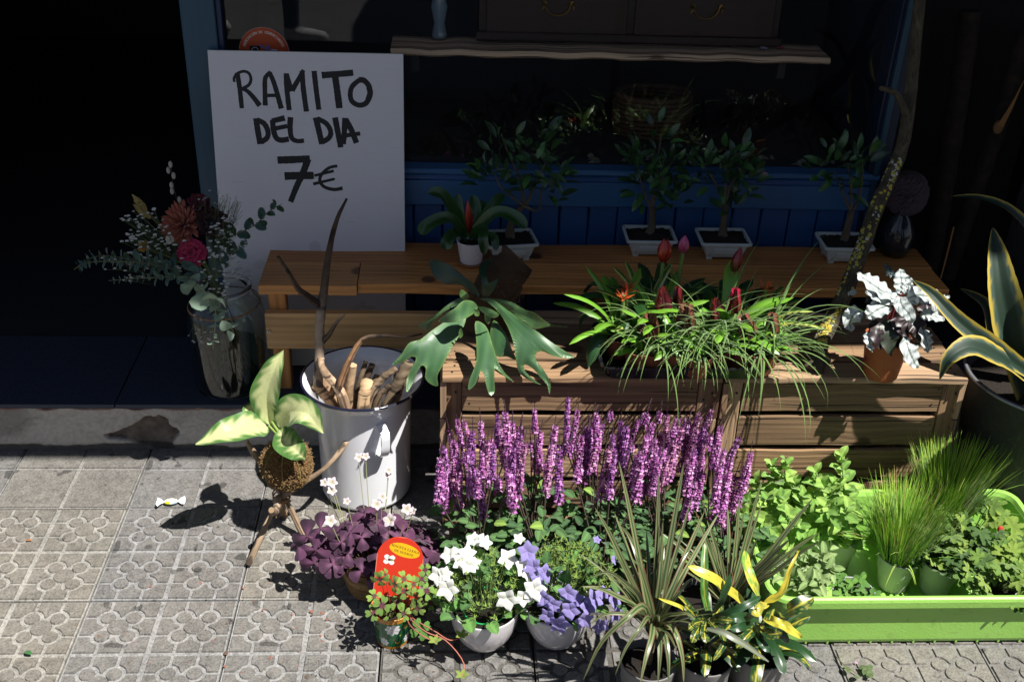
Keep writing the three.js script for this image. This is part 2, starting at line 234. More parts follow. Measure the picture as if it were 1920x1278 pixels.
// ---------------------------------------------------------------- doorstep
SEED = 248;
const YS = .139, ZS = -.221;
{
  const g = new GB(), nx = 560, ny = 44, x0 = -1.0, x1 = .78, rows = [], chip = [Zp(190, 812, ZS), Zp(345, 795, ZS), Zp(262, 790, ZS)];
  const cx = (chip[0].x + chip[1].x) / 2, cw = (chip[1].x - chip[0].x) / 2;
  for (let j = 0; j <= ny; j++) {
    const row = [], y = j / ny * (YS - .01);
    for (let i = 0; i <= nx; i++) {
      const x = lerp(x0, x1, i / nx), n = fbm(x * 14 + 40, y * 14, 999, 999, 5, 4), n2 = fbm(x * 50 + 90, y * 50, 999, 999, 6, 3);
      const d = Math.hypot((x - cx) / cw, (y - .052) / (.042 + .018 * Math.sin((x - cx) * 25))) + (n - .5) * .75 + (n2 - .5) * .3;
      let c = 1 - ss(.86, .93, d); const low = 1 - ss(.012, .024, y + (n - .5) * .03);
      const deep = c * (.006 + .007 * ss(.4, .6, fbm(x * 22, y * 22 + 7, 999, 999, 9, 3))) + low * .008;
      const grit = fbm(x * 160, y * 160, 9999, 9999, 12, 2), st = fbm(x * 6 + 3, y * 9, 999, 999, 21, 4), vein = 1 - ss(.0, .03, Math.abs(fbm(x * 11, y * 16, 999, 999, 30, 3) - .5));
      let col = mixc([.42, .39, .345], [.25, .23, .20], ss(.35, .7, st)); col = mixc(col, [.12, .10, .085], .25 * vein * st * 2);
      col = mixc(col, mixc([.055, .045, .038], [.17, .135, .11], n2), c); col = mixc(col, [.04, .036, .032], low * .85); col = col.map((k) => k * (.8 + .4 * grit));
      row.push(g.v(V(x, y, ZS - deep + (n - .5) * .002 + (grit - .5) * .0012), col));
    }
    rows.push(row);
  }
  for (let j = 0; j < ny; j++) for (let i = 0; i < nx; i++) g.q(rows[j][i], rows[j][i + 1], rows[j + 1][i + 1], rows[j + 1][i]);
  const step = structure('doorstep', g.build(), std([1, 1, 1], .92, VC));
  part('step_core', new THREE.BoxGeometry(4.6, YS - .012, .4).translate(1.0, (YS - .012) / 2, ZS - .225), std([.2, .18, .15], .9), step);
  part('step_front', new THREE.BoxGeometry(2.5, YS - .012, .02).translate(2.03, (YS - .012) / 2, ZS - .012), std([.2, .18, .15], .9), step);
  const tm = std([1, 1, 1], .55, { map: rep(granT, 3, 3), bumpMap: rep(concB, 3, 3), bumpScale: .0005 }), js = [-1.75, -.99, -.53, -.066, .40, .86, 1.32, 1.78, 2.24, 3.3];
  for (let k = 0; k < js.length - 1; k++) { const w = js[k + 1] - js[k] - .003; const t = part('step_tile', new RoundedBoxGeometry(w, .012, .33, 1, .0015), tm, step, V((js[k] + js[k + 1]) / 2, YS - .006, ZS - .165 + .004)); }
  part('mortar_edge', board(1.78, .004, .012, { n: 120, ch: .001, j: .0012 }).translate(-.11, YS - .0135, ZS - .003), std([.26, .15, .12], .9), step);
}

// ---------------------------------------------------------------- shop front (with its room behind) and balcony above
SEED = 285;
const ZF = -.53;
{
  const f = thing('shop_facade', 'dark blue painted wooden shop front with display window over matchboard panels', 'shop front');
  const blue = (c, s = 0) => std(c, .42, { bumpMap: rep(pineB.bump, 1, 4, s, s * 1.7), bumpScale: .0004, map: rep(blueT, 1, 1, s, s) });
  const blueT = tex(512, 512, (u, v) => { const b = .75 + .5 * fbm(u * 7, v * 3, 7, 3, 4, 4), w = ss(.80, .84, fbm(u * 60, v * 30, 60, 30, 17, 3)); return mixc([b, b, b], [1.9, 1.6, 1.4], w * .35); });
  const B1 = blue([.026, .11, .26]), B2 = blue([.018, .078, .23], .3), B3 = blue([.006, .018, .06], .6);
  part('door_post', boardY(2.2, .078, .06, { n: 14, j: .0004 }).translate(.158, YS + 1.1, ZF - .03), blue([.009, .060, .11], .1), f);
  part('window_bead', new RoundedBoxGeometry(.012, 1.7, .02, 1, .002).translate(.203, .63 + .85, ZF - .02), blue([.006, .02, .075], .5), f);
  part('window_sill', board(1.6, .014, .05, { n: 20, ch: .003 }).translate(1.0, .622, ZF - .012), B1, f);
  part('sill_moulding', board(1.6, .018, .03, { n: 20, ch: .004 }).translate(1.0, .605, ZF - .008), B2, f);
  part('panel_rail', board(1.6, .064, .022, { n: 20, ch: .002 }).translate(1.0, .564, ZF - .006), B1, f);
  const w = .0735; let x = .198;
  for (let k = 0; x < 1.79; k++, x += w) part('matchboard', boardY(.394, w - .0035, .014, { n: 8, ch: .003, j: .0003 }).translate(x + w / 2, YS + .197, ZF - .013 + rr(-.0006, .0006)), k % 3 ? B2 : blue([.016, .07, .21], k * .17), f);
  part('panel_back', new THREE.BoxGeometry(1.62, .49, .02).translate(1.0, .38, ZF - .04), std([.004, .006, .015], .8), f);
  part('window_post', boardY(2.2, .05, .07, { n: 10 }).translate(1.80, YS + 1.1, ZF - .035), blue([.006, .014, .04], .2), f);
  part('post_bead', boardY(2.2, .014, .016, { n: 10 }).translate(1.79, YS + 1.1, ZF + .006), blue([.010, .05, .09], .8), f);
  part('window_pane', new THREE.PlaneGeometry(1.6, 1.7).translate(1.003, .63 + .85, ZF - .035), new THREE.MeshPhysicalMaterial({ color: 0xffffff, roughness: 0, transmission: 1, thickness: 0, ior: 1.5, side: THREE.DoubleSide }), f);
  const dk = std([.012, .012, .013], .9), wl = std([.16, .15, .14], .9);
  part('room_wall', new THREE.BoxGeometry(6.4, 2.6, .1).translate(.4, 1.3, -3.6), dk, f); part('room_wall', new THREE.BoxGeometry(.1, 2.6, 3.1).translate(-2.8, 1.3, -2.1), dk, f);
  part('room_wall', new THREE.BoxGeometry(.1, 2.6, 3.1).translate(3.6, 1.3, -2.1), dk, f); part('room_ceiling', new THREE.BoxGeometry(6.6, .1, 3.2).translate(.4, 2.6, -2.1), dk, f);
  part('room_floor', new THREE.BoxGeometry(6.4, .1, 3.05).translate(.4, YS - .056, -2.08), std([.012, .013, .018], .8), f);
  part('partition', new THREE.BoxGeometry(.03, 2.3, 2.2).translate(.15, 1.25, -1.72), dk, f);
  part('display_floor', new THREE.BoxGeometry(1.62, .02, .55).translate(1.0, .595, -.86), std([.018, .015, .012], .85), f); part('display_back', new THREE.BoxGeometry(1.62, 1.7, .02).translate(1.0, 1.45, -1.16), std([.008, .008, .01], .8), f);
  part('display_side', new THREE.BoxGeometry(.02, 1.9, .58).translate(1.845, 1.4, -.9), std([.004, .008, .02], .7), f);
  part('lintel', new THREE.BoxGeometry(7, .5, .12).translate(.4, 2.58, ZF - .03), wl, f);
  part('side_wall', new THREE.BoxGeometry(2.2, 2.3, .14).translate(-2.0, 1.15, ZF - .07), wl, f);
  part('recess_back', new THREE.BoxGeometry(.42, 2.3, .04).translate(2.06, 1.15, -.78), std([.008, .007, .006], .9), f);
  part('upper_wall', new THREE.BoxGeometry(8, 4, .3).translate(.4, 4.8, ZF - .15), wl, f);
}
{
  const b = thing('stone_pillar', 'grey rendered stone pillar at the right edge behind the agave', 'pillar', V(2.47, 0, -.56));
  part('shaft', new RoundedBoxGeometry(.40, 2.3, .3, 2, .012).translate(0, 1.15, 0), std([.42, .42, .43], .9, { map: rep(concT, .6, 2), bumpMap: rep(concB, .6, 2), bumpScale: .004 }), b);
  const a = thing('market_canopy', 'dark canvas canopy on poles standing over the pavement behind the viewer', 'canopy', V(4.7, 0, 3.1)), cv = new GB(), nx = 24, nz = 10, rows = [];
  for (let j = 0; j <= nz; j++) { rows.push([]); for (let i = 0; i <= nx; i++) rows[j].push(cv.v(V(lerp(-3.3, 3.3, i / nx), 2.75 - .35 * Math.abs(j / nz * 2 - 1) - .03 * Math.abs(Math.sin(i / nx * Math.PI * 4)), lerp(-1.25, 3.4, j / nz)))); }
  for (let j = 0; j < nz; j++) for (let i = 0; i < nx; i++) cv.q(rows[j][i], rows[j + 1][i], rows[j + 1][i + 1], rows[j][i + 1]);
  part('canvas', cv.build(), std([.03, .035, .03], .95), a); for (const x of [-3.2, 3.2]) for (const z of [-1.15, 3.3]) part('pole', new THREE.CylinderGeometry(.022, .022, 2.42, 12).translate(x, 1.21, z), std([.1, .1, .1], .5), a);
  const c = thing('balcony', 'rendered balcony slab jutting out over the shop front', 'balcony', V(.8, 2.7, -.05));
  part('slab', new THREE.BoxGeometry(8, .18, 1.5).translate(0, .09, 0), std([.22, .21, .2], .9), c);
}

// ---------------------------------------------------------------- white board with the brush lettering
SEED = 322;
{
  const TL = V(.172, .906, -.517), len = .778, bz = -.402, b0 = V(.398, YS + .001, bz), upv = V(0, .906 - YS, -.517 - bz).normalize(), W = .446;
  const t = thing('sign_board', 'white board hand-lettered RAMITO DEL DIA 7€ leaning behind the bench', 'sign', b0);
  t.rotation.x = Math.atan2(upv.z, upv.y);
  const nrm = V(1, 0, 0).cross(upv), CW = 1024, CH = Math.round(1024 * len / W), cvs = document.createElement('canvas'); cvs.width = CW; cvs.height = CH; const c = cvs.getContext('2d');
  c.fillStyle = '#d9d9dc'; c.fillRect(0, 0, CW, CH);
  for (let i = 0; i < 900; i++) { c.fillStyle = `rgba(${pick(['120,118,112', '240,240,244', '190,188,186'])},${rr(.02, .10)})`; c.fillRect(rnd() * CW, rnd() * CH, rr(2, 90), rr(1, 4)); }
  for (let i = 0; i < 26; i++) { c.strokeStyle = `rgba(70,66,62,${rr(.05, .22)})`; c.lineWidth = rr(1, 3); const x = rnd() * CW, y = rnd() * CH; c.beginPath(); c.moveTo(x, y); c.lineTo(x + rr(-70, 70), y + rr(-50, 50)); c.stroke(); } for (let i = 0; i < 14; i++) { c.fillStyle = `rgba(96,84,66,${rr(.04, .12)})`; c.beginPath(); c.ellipse(rnd() * CW, CH * rr(.6, 1), rr(20, 90), rr(8, 40), rr(0, 3), 0, 7); c.fill(); }
  for (let i = 0; i < 40; i++) { c.fillStyle = `rgba(90,86,80,${rr(.1, .5)})`; c.beginPath(); c.arc(rnd() * CW, rnd() * CH, rr(.6, 2.6), 0, 7); c.fill(); }
  const cp = ([x, y]) => { const d = ray(380 + x / 4.8, 80 + y / 4.8), k = b0.clone().sub(CAM).dot(nrm) / d.dot(nrm), p = CAM.clone().addScaledVector(d, k).sub(b0); return [(p.x / W + .5) * CW, (1 - p.dot(upv) / len) * CH]; };
  const KW = 1024 / W / 720 / 4.8;
  const stroke = (pts, w0, w1 = w0) => { // a flat brush: a ribbon of changing width with ragged ends
    const q = pts.map(cp), L = []; for (let i = 0; i < q.length - 1; i++) for (let k = 0; k < 14; k++) { const t0 = k / 14, p0 = q[Math.max(0, i - 1)], p1 = q[i], p2 = q[i + 1], p3 = q[Math.min(q.length - 1, i + 2)]; const h = (a, b, d, e) => .5 * (2 * b + (d - a) * t0 + (2 * a - 5 * b + 4 * d - e) * t0 * t0 + (3 * b - a - 3 * d + e) * t0 * t0 * t0); L.push([h(p0[0], p1[0], p2[0], p3[0]), h(p0[1], p1[1], p2[1], p3[1])]); } L.push(q[q.length - 1]);
    c.fillStyle = '#0a0a10'; const n = L.length, a = [], b = [];
    for (let i = 0; i < n; i++) { const p = L[Math.max(0, i - 1)], r = L[Math.min(n - 1, i + 1)], dx = r[0] - p[0], dy = r[1] - p[1], l = Math.hypot(dx, dy) || 1, w = lerp(w0, w1, i / (n - 1)) * KW * .5 * (1 + rr(-.05, .05)); a.push([L[i][0] - dy / l * w, L[i][1] + dx / l * w]); b.push([L[i][0] + dy / l * w, L[i][1] - dx / l * w]); }
    c.beginPath(); [...a, ...b.reverse()].forEach((p, i) => i ? c.lineTo(p[0], p[1]) : c.moveTo(p[0], p[1])); c.closePath(); c.fill();
  };
  stroke([[308, 265], [330, 400], [350, 585]], 40, 36); stroke([[282, 348], [281, 310], [312, 270], [370, 252], [415, 272], [432, 325], [412, 375], [352, 410]], 20, 26); stroke([[350, 408], [400, 430], [455, 487], [512, 562]], 26, 44);
  stroke([[612, 258], [572, 295], [558, 350], [562, 560]], 30, 40); stroke([[600, 262], [645, 370], [707, 588]], 36, 42); stroke([[568, 470], [670, 468]], 28);
  stroke([[752, 270], [756, 400], [778, 602]], 42, 40); stroke([[758, 280], [803, 432]], 32, 34); stroke([[803, 425], [850, 345], [908, 240]], 44, 30); stroke([[895, 248], [905, 400], [934, 615]], 40, 42);
  stroke([[1003, 248], [1020, 400], [1046, 598]], 42, 42); stroke([[1072, 287], [1200, 278], [1357, 264]], 52, 48); stroke([[1192, 290], [1215, 450], [1232, 584]], 52, 54);
  stroke([[1412, 330], [1350, 385], [1330, 450], [1345, 520], [1405, 556], [1470, 540], [1505, 470], [1500, 390], [1455, 335], [1405, 330]], 38, 46); stroke([[1500, 400], [1510, 450], [1490, 510]], 46, 46);
  stroke([[478, 675], [495, 790], [516, 908]], 48, 46); stroke([[486, 690], [550, 722], [585, 790], [578, 850], [520, 892]], 44, 42);
  stroke([[628, 690], [636, 780], [660, 850], [705, 872], [775, 862]], 44, 44); stroke([[622, 700], [738, 672]], 40, 46); stroke([[645, 768], [762, 745]], 36, 34);
  stroke([[790, 665], [786, 760], [800, 850], [850, 880], [912, 876]], 46, 34);
  stroke([[1018, 668], [1045, 780], [1074, 908]], 50, 46); stroke([[1030, 678], [1110, 720], [1152, 790], [1138, 850], [1070, 893]], 40, 42);
  stroke([[1192, 668], [1218, 800], [1244, 938]], 48, 46); stroke([[1283, 672], [1276, 800], [1266, 908]], 46, 44); stroke([[1285, 680], [1340, 780], [1386, 898]], 46, 46); stroke([[1275, 832], [1420, 812]], 36, 32);
  stroke([[672, 1052], [800, 1048], [965, 1040]], 62, 58); stroke([[948, 1040], [905, 1160], [845, 1290], [790, 1428]], 58, 44); stroke([[736, 1196], [860, 1192], [1000, 1190]], 66, 60);
  const e = (l) => l.map(([x, y]) => [(x / 3 - 380) * 4.8, (y / 3 - 80) * 4.8]);
  stroke(e([[1898, 930], [1850, 942], [1808, 980], [1800, 1015], [1825, 1048], [1880, 1063], [1928, 1055]]), 24, 30); stroke(e([[1768, 985], [1878, 958]]), 22, 24); stroke(e([[1762, 1032], [1884, 1003]]), 26, 20);
  const face = new THREE.CanvasTexture(cvs); face.colorSpace = THREE.SRGBColorSpace;
  const panel = part('panel', new RoundedBoxGeometry(W, len, .006, 1, .001).translate(0, len / 2, 0), std([.62, .6, .56], .8), t);
  part('painted_face', new THREE.PlaneGeometry(W - .002, len - .002).translate(0, len / 2, .0036), std([.95, .95, .97], .55, { map: face }), t);
}

// ---------------------------------------------------------------- bench
SEED = 359;
const YB = .443;
{
  const t = thing('bench', 'long low orange pine bench standing under the shop window', 'bench', V(1.1, YS, -.38)), P = (g) => g.translate(-1.1, -YS, .38);
  const mt = [0, .37, .61, .83].map((o, i) => woodMat(pineA, .5, .0006, o, o * 2, [[1, 1, 1], [.85, .8, .75], [1.1, 1.08, 1.0], [.95, .95, .9]][i]));
  // the front board is two lengths: the left one sticks out a little
  part('plank', P(board(.225, .026, .126, { n: 8 }).translate(.404, YB - .013, -.317)), mt[0], t); part('plank', P(board(1.40, .024, .118, { n: 24 }).translate(1.219, YB - .013, -.321)), mt[2], t);
  part('plank', P(board(1.63, .025, .112, { n: 24 }).translate(1.108, YB - .0135, -.438)), mt[1], t);
  const ap = woodMat(pineB, .55, .0005, .2, .4);
  part('apron', P(board(1.58, .095, .022, { n: 20 }).translate(1.088, .313, -.279)), ap, t);
  for (const x of [.325, 1.1, 1.86]) for (const z of [-.31, -.47]) part('leg', P(boardY(YB - .026 - YS, .04, .036, { n: 4 }).translate(x, (YB - .026 + YS) / 2, z)), woodMat(pineA, .55, .0006, x, z), t);
  for (const x of [.325, 1.1, 1.86]) part('cross_bar', P(boardZ(.17, .05, .02, { n: 4 }).translate(x, .385, -.39)), woodMat(pineA, .55, .0006, x), t);
  const sc = new THREE.CylinderGeometry(.0042, .0042, .003, 16).rotateX(Math.PI / 2), sp = Zp(503.5, 622, -.2665);
  const s1 = part('screw', sc, steel, t, sp.clone().sub(t.position)); part('screw_slot', merge([new THREE.BoxGeometry(.005, .001, .001).translate(0, 0, .0017), new THREE.BoxGeometry(.001, .005, .001).translate(0, 0, .0018)]), blackPl, s1);
}

// ---------------------------------------------------------------- enamel bucket and its driftwood
SEED = 396;
const BK = V(.538, 0, -.078);
{
  const t = thing('enamel_bucket', 'tall white enamel bucket with dark blue rim full of driftwood', 'bucket', BK);
  const en = phy([.88, .89, .92], .16, { clearcoat: .6, clearcoatRoughness: .06, map: rep(tex(512, 512, (u, v) => { const a = fbm(u * 9, v * 9, 9, 9, 4, 4), s = ss(.88, .9, fbm(u * 30, v * 30, 30, 30, 12, 2)); return mixc([.96 + .05 * (a - .5), .96, .97], [.3, .2, .16], s * .5); }), 1, 1) });
  const pr = []; pr.push([0, .004], [.094, .004], [.101, .008], [.104, .016], [.1045, .10], [.107, .22], [.109, .268], [.114, .282], [.124, .294], [.1345, .3025], [.1355, .3045], [.1345, .3065], [.131, .305], [.121, .296], [.112, .285], [.1065, .268], [.103, .1], [.1015, .02], [.09, .012], [0, .012]);
  part('body', lathe(pr, 72), en, t);
  const tor = new THREE.TorusGeometry(.1352, .0032, 10, 80).rotateX(Math.PI / 2).translate(0, .3045, 0); const ch = []; 
  part('blue_rim', tor, phy([.012, .014, .035], .18, { clearcoat: .6 }), t);
  for (const [a0, al] of [[.95, .16], [.62, .05], [1.25, .06]]) part('chipped_rim', new THREE.TorusGeometry(.1353, .0034, 8, 10, al).rotateX(Math.PI / 2).rotateY(-a0).translate(0, .3045, 0), std([.8, .8, .8], .5), t);
  // side handle: a strap that leaves the wall, comes down and bends back to it
  const ha = 1.17, hd = V(Math.cos(ha), 0, Math.sin(ha)), hp = (r, y) => hd.clone().multiplyScalar(r).setY(y);
  const hg = new GB(); bladeInto(hg, [hp(.105, .243), hp(.122, .246), hp(.140, .238), hp(.142, .215), hp(.138, .192), hp(.124, .172), hp(.105, .168)], () => .0095, { n: 22, m: 2, fold: 0, side: sideOf(ha) }); bladeInto(hg, [hp(.105, .2465), hp(.122, .2495), hp(.1435, .241), hp(.1455, .215), hp(.141, .190), hp(.124, .1685), hp(.105, .1645)], () => .0095, { n: 22, m: 2, fold: 0, side: sideOf(ha) });
  part('handle', hg.build(), en, t);
  // driftwood: each piece runs from inside the bucket up to where the photograph shows its top
  const W = (name, label, cat, pts, r, o = {}) => { const g = tube(pts.map((p) => p.clone().sub(pts[0])), r, { n: 18, m: 9, rough: .12, ...o }); return single(name, g, stickM, label, cat, pts[0]); };
  const inB = (x, z, y = .02) => V(BK.x + x, y, BK.z + z), c1 = [.95, .82, .62], grey = [.75, .74, .78], brown = [.62, .45, .32], dark = [.32, .27, .22];
  const taper = (a, b) => (t) => lerp(a, b, t);
  W('driftwood', 'thick sawn driftwood stub with pale ragged top at the left of the bucket', 'driftwood', [inB(.0, .02, .1), Zp(622, 745, -.06), Zp(592, 716, -.07)], taper(.021, .019), { col: (t) => t > .93 ? [1.25, 1.02, .7] : mixc(brown, [1.0, .8, .6], t), cap: [1.3, 1.05, .7] });
  W('driftwood', 'pale flat-topped driftwood peg upright in the middle of the bucket', 'driftwood', [inB(-.004, .055, .02), Zp(653, 752, -.035), Zp(661, 684, -.035)], taper(.0125, .0105), { m: 6, rough: .08, col: () => [1.25, 1.05, .82], cap: [1.3, 1.15, .9] });
  W('driftwood', 'bleached driftwood piece with rounded knob end in the bucket', 'driftwood', [inB(-.01, .06), Zp(683, 740, -.02), Zp(690, 717, -.05)], (t) => .014 + .004 * ss(.7, 1, t) * (1 - ss(.95, 1, t)), { col: () => [1.3, 1.12, .85] });
  W('driftwood', 'dark pointed driftwood stick behind the pale peg', 'driftwood', [inB(0, .02), Zp(670, 735, -.06), Zp(686, 677, -.09)], taper(.012, .005), { col: () => dark });
  W('driftwood', 'dark blunt driftwood stick at the back of the bucket', 'driftwood', [inB(.02, .02), Zp(682, 730, -.08), Zp(698, 682, -.1)], taper(.010, .007), { col: () => dark });
  W('driftwood', 'long weathered driftwood slat slanting up to the right, nearest the bucket front', 'driftwood', [inB(-.02, .065, .12), Zp(694, 742, -.03), Zp(720, 706, -.04), Zp(744, 690, -.05)], (t) => .012 - .005 * t, { col: () => [.62, .55, .46], rough: .22 });
  W('driftwood', 'grey rough driftwood slab leaning on the right inner wall of the bucket', 'driftwood', [inB(0, .05, .05), Zp(738, 735, -.05), Zp(766, 680, -.06)], taper(.017, .013), { col: () => [.55, .5, .42], rough: .2 });
  W('driftwood', 'pale split driftwood sliver by the right rim of the bucket', 'driftwood', [inB(.05, .04, .1), Zp(745, 745, -.05), Zp(760, 707, -.055)], taper(.010, .006), { col: () => [1.3, 1.0, .62] });
  W('driftwood', 'small dark cleft driftwood piece under the slanting slat', 'driftwood', [inB(0, .06, .12), Zp(712, 742, -.035), Zp(730, 722, -.04)], taper(.011, .006), { col: () => dark });
  W('driftwood', 'smooth light driftwood end half hidden behind the knobbed piece', 'driftwood', [inB(.03, .0, .05), Zp(700, 726, -.09), Zp(709, 704, -.11)], taper(.013, .009), { col: () => [1.0, .9, .78] });
  const an = V(0, 0, 0), R = (l) => l, bz = -.09;
  const g = new GB(), up = { n: 26, m: 9, rough: .07 };
  const cd = (t) => mixc([.95, .9, .88], [.17, .12, .10], ss(.25, .75, t));
  tubeInto(g, [Zp(596, 725, -.05), Zp(599, 660, -.08), Zp(600, 600, -.10), Zp(607, 545, -.12), Zp(617, 470, -.14), Zp(632, 410, -.15), Zp(650, 372, -.16)], (t) => t < .45 ? lerp(.0108, .0100, t) : lerp(.0098, .0026, (t - .45) / .55), { ...up, col: cd });
  tubeInto(g, [Zp(600, 572, -.11), Zp(578, 556, -.10), Zp(558, 540, -.08), Zp(540, 510, -.07), Zp(521, 481, -.06)], (t) => lerp(.009, .0036, t), { ...up, col: (t) => mixc([.17, .12, .1], [.3, .24, .2], t) });
  tubeInto(g, [Zp(603, 640, -.09), Zp(616, 628, -.08), Zp(630, 606, -.08), Zp(646, 590, -.08)], (t) => lerp(.008, .0018, t), { ...up, n: 12, col: (t) => mixc([.2, .16, .14], [.8, .76, .72], t) });
  single('driftwood_branch', g.build(), stickM, 'tall dark antler-shaped driftwood branch standing in the bucket', 'branch');
  const g2 = new GB();
  tubeInto(g2, [inB(-.01, .055, .10), Zp(640, 738, -.02), Zp(630, 722, -.025), Zp(612, 702, -.035), Zp(603, 688, -.05), Zp(601, 670, -.06)], (t) => lerp(.012, .008, t), { ...up, col: () => [1.1, .95, .82] });
  tubeInto(g2, [Zp(634, 728, -.01), Zp(646, 695, -.02), Zp(660, 665, -.03), Zp(672, 645, -.035), Zp(685, 633, -.04), Zp(720, 629, -.05), Zp(760, 632, -.06), Zp(792, 626, -.07)], (t) => lerp(.0085, .002, t), { ...up, col: (t) => mixc([.75, .5, .32], [.2, .16, .13], ss(.35, .6, t)) });
  single('driftwood_branch', g2.build(), stickM, 'crooked forked driftwood branch arching right over the bucket rim', 'branch');
}

// ---------------------------------------------------------------- crates
SEED = 433;
const YC = .40;
const CR = [];
function crate(x0, x1, label, ms) {
  const t = thing('wooden_crate', label, 'crate', V((x0 + x1) / 2, 0, -.06), 'weathered wooden crates in a row'), L = x1 - x0, zf = .075, zb = -.22;
  const add = (n, g, m) => wpart(n, g, m, t), mt = () => pick(ms), xm = (x0 + x1) / 2;
  for (const x of [x0 + .022, x1 - .022]) for (const z of [zf - .032, zb + .032]) add('corner_post', boardY(YC - .014, .042, .034, { n: 8, j: .0005 }).translate(x, (YC - .014) / 2, z), mt());
  let y = YC - .016; for (const h of [.078, .076, .074, .072]) { add('front_board', board(L - .09, h, .013, { n: 14, j: .0004, ch: .0015 }).translate(xm, y - h / 2, zf - .022), mt()); add('back_board', board(L - .01, h, .012, { n: 8 }).translate(xm, y - h / 2, zb + .008), mt()); y -= h + .013; }
  y = YC - .016; for (const h of [.09, .09, .09]) { for (const s of [0, 1]) add('side_board', boardZ(.25, h, .012, { n: 8, j: .0005 }).translate(s ? x1 - .005 : x0 + .005, y - h / 2, -.055), mt()); y -= h + .003; }
  const dz = [[.041, .068], [-.040, .076], [-.120, .072], [-.192, .056]];
  for (const [z, w] of dz) add('top_board', board(L - .002, .014, w, { n: 18, j: .0005, ch: .002 }).translate(xm + rr(-.003, .003), YC - .007 + rr(-.001, .001), z), mt());
  add('inside_floor', new THREE.BoxGeometry(L - .02, .012, .28).translate(xm, .01, -.06), mt());
  for (const x of [x0 + .022, x1 - .022]) for (const d of [-.008, .009]) add('nail', new THREE.CylinderGeometry(.0028, .0028, .002, 8).rotateX(Math.PI / 2).translate(x + d, YC - .055 + d, zf - .014), std([.03, .02, .018], .6));
  const nm = std([.035, .024, .02], .6), ng = new THREE.CylinderGeometry(.0022, .0022, .002, 7); for (const x of [x0 + .06, x1 - .06]) { let yy = YC - .016; for (const h of [.078, .076, .074]) { for (const q of [.25, .75]) part('nail', ng, nm, t, V(x + rr(-.008, .008), yy - h * q, zf - .0152).sub(t.position)).rotation.x = Math.PI / 2; yy -= h + .013; } for (const z of [.055, .03, -.03, -.055]) part('nail', ng, nm, t, V(x - Math.sign(x - xm) * -.035 + rr(-.005, .005), YC + .0004, z).sub(t.position)); }
  return t;
}
const cm = [.0, .21, .43, .67].map((o, i) => woodMat(i % 2 ? crateW : crateW2, .85, .0014, o, o * 1.7, [[1, .97, .92], [1.08, 1.04, 1], [.62, .57, .52], [.88, .86, .84]][i]));
CR.push(crate(.714, 1.306, 'weathered plank crate under the staghorn fern and flower tray', cm), crate(1.315, 1.84, 'right-hand weathered crate carrying the silver-leaved begonia', cm));

// ---------------------------------------------------------------- plant helpers
SEED = 470;
const gDk = [.010, .034, .012], gMd = [.035, .10, .018], gLt = [.12, .24, .03], gYl = [.34, .40, .05], vary = (c, k = .25) => { const f = 1 + rr(-k, k), h = rr(-k, k) * .3; return [c[0] * f * (1 + h), c[1] * f, c[2] * f * (1 - h)]; };
const XS = V(1, 0, 0);
const proto = (w, col, o = {}) => blade(o.pts ?? [V(0, 0, 0), V(0, .35, .05), V(0, .7, .05), V(0, 1, -.04)], w, { side: XS, n: 8, m: 4, fold: .3, ...o, col });
// corners rounded, sections from below up: [width, depth, y, corner radius]
function rectLoft(secs, col = [1, 1, 1], capB = true, q = 4) {
  const g = new GB(), rows = secs.map(([w, d, y, r]) => { const row = []; for (let k = 0; k < 4; k++) for (let i = 0; i <= q; i++) { const a = (k + i / q) * Math.PI / 2, cx = (k === 0 || k === 3 ? 1 : -1) * (w / 2 - r), cz = (k < 2 ? 1 : -1) * (d / 2 - r); row.push(V(cx + r * Math.cos(a), y, cz + r * Math.sin(a))); } return row; });
  const n = rows[0].length;
  for (let s = 0; s < rows.length - 1; s++) { const a = rows[s].map((p) => g.v(p, col, p.x, p.y)), b = rows[s + 1].map((p) => g.v(p, col, p.x, p.y)); for (let i = 0; i < n; i++) { const k = (i + 1) % n; g.q(a[i], b[i], b[k], a[k]); } }
  for (const s of capB ? [0] : []) { const c = g.v(V(0, secs[s][2], 0), col), r = rows[s].map((p) => g.v(p, col, p.x, p.z)); for (let i = 0; i < n; i++) g.t(c, r[i], r[(i + 1) % n]); }
  return g.build();
}
const soilDisc = (r, h = .004) => { const g = new THREE.CircleGeometry(r, 28, 0).rotateX(-Math.PI / 2), p = g.attributes.position; for (let i = 1; i < p.count; i++) p.setY(i, rr(-h, h)); p.setY(0, h * 2); g.computeVertexNormals(); return tintGeo(g, [1, 1, 1]); };
const soilPatch = (w, d, h = .004) => { const g = new THREE.PlaneGeometry(w, d, 16, 14).rotateX(-Math.PI / 2), p = g.attributes.position; for (let i = 0; i < p.count; i++) { const x = p.getX(i) / w * 2, z = p.getZ(i) / d * 2; p.setY(i, h * 3 * (1 - x * x) * (1 - z * z) + rr(-h, h)); } g.computeVertexNormals(); return tintGeo(g, [1, 1, 1]); };
// round pot: outer wall up, lip, inner wall down
const potPro = (rb, rt, h, lip = .003, th = .0025) => [[0, .001], [rb - .003, 0], [rb, .003], [lerp(rb, rt, .5), h * .5], [rt, h - lip], [rt + .001, h - .001], [rt - th * .4, h], [rt - th, h - .001], [rt - th - .001, h * .6], [rb - th, .01], [0, .01]];

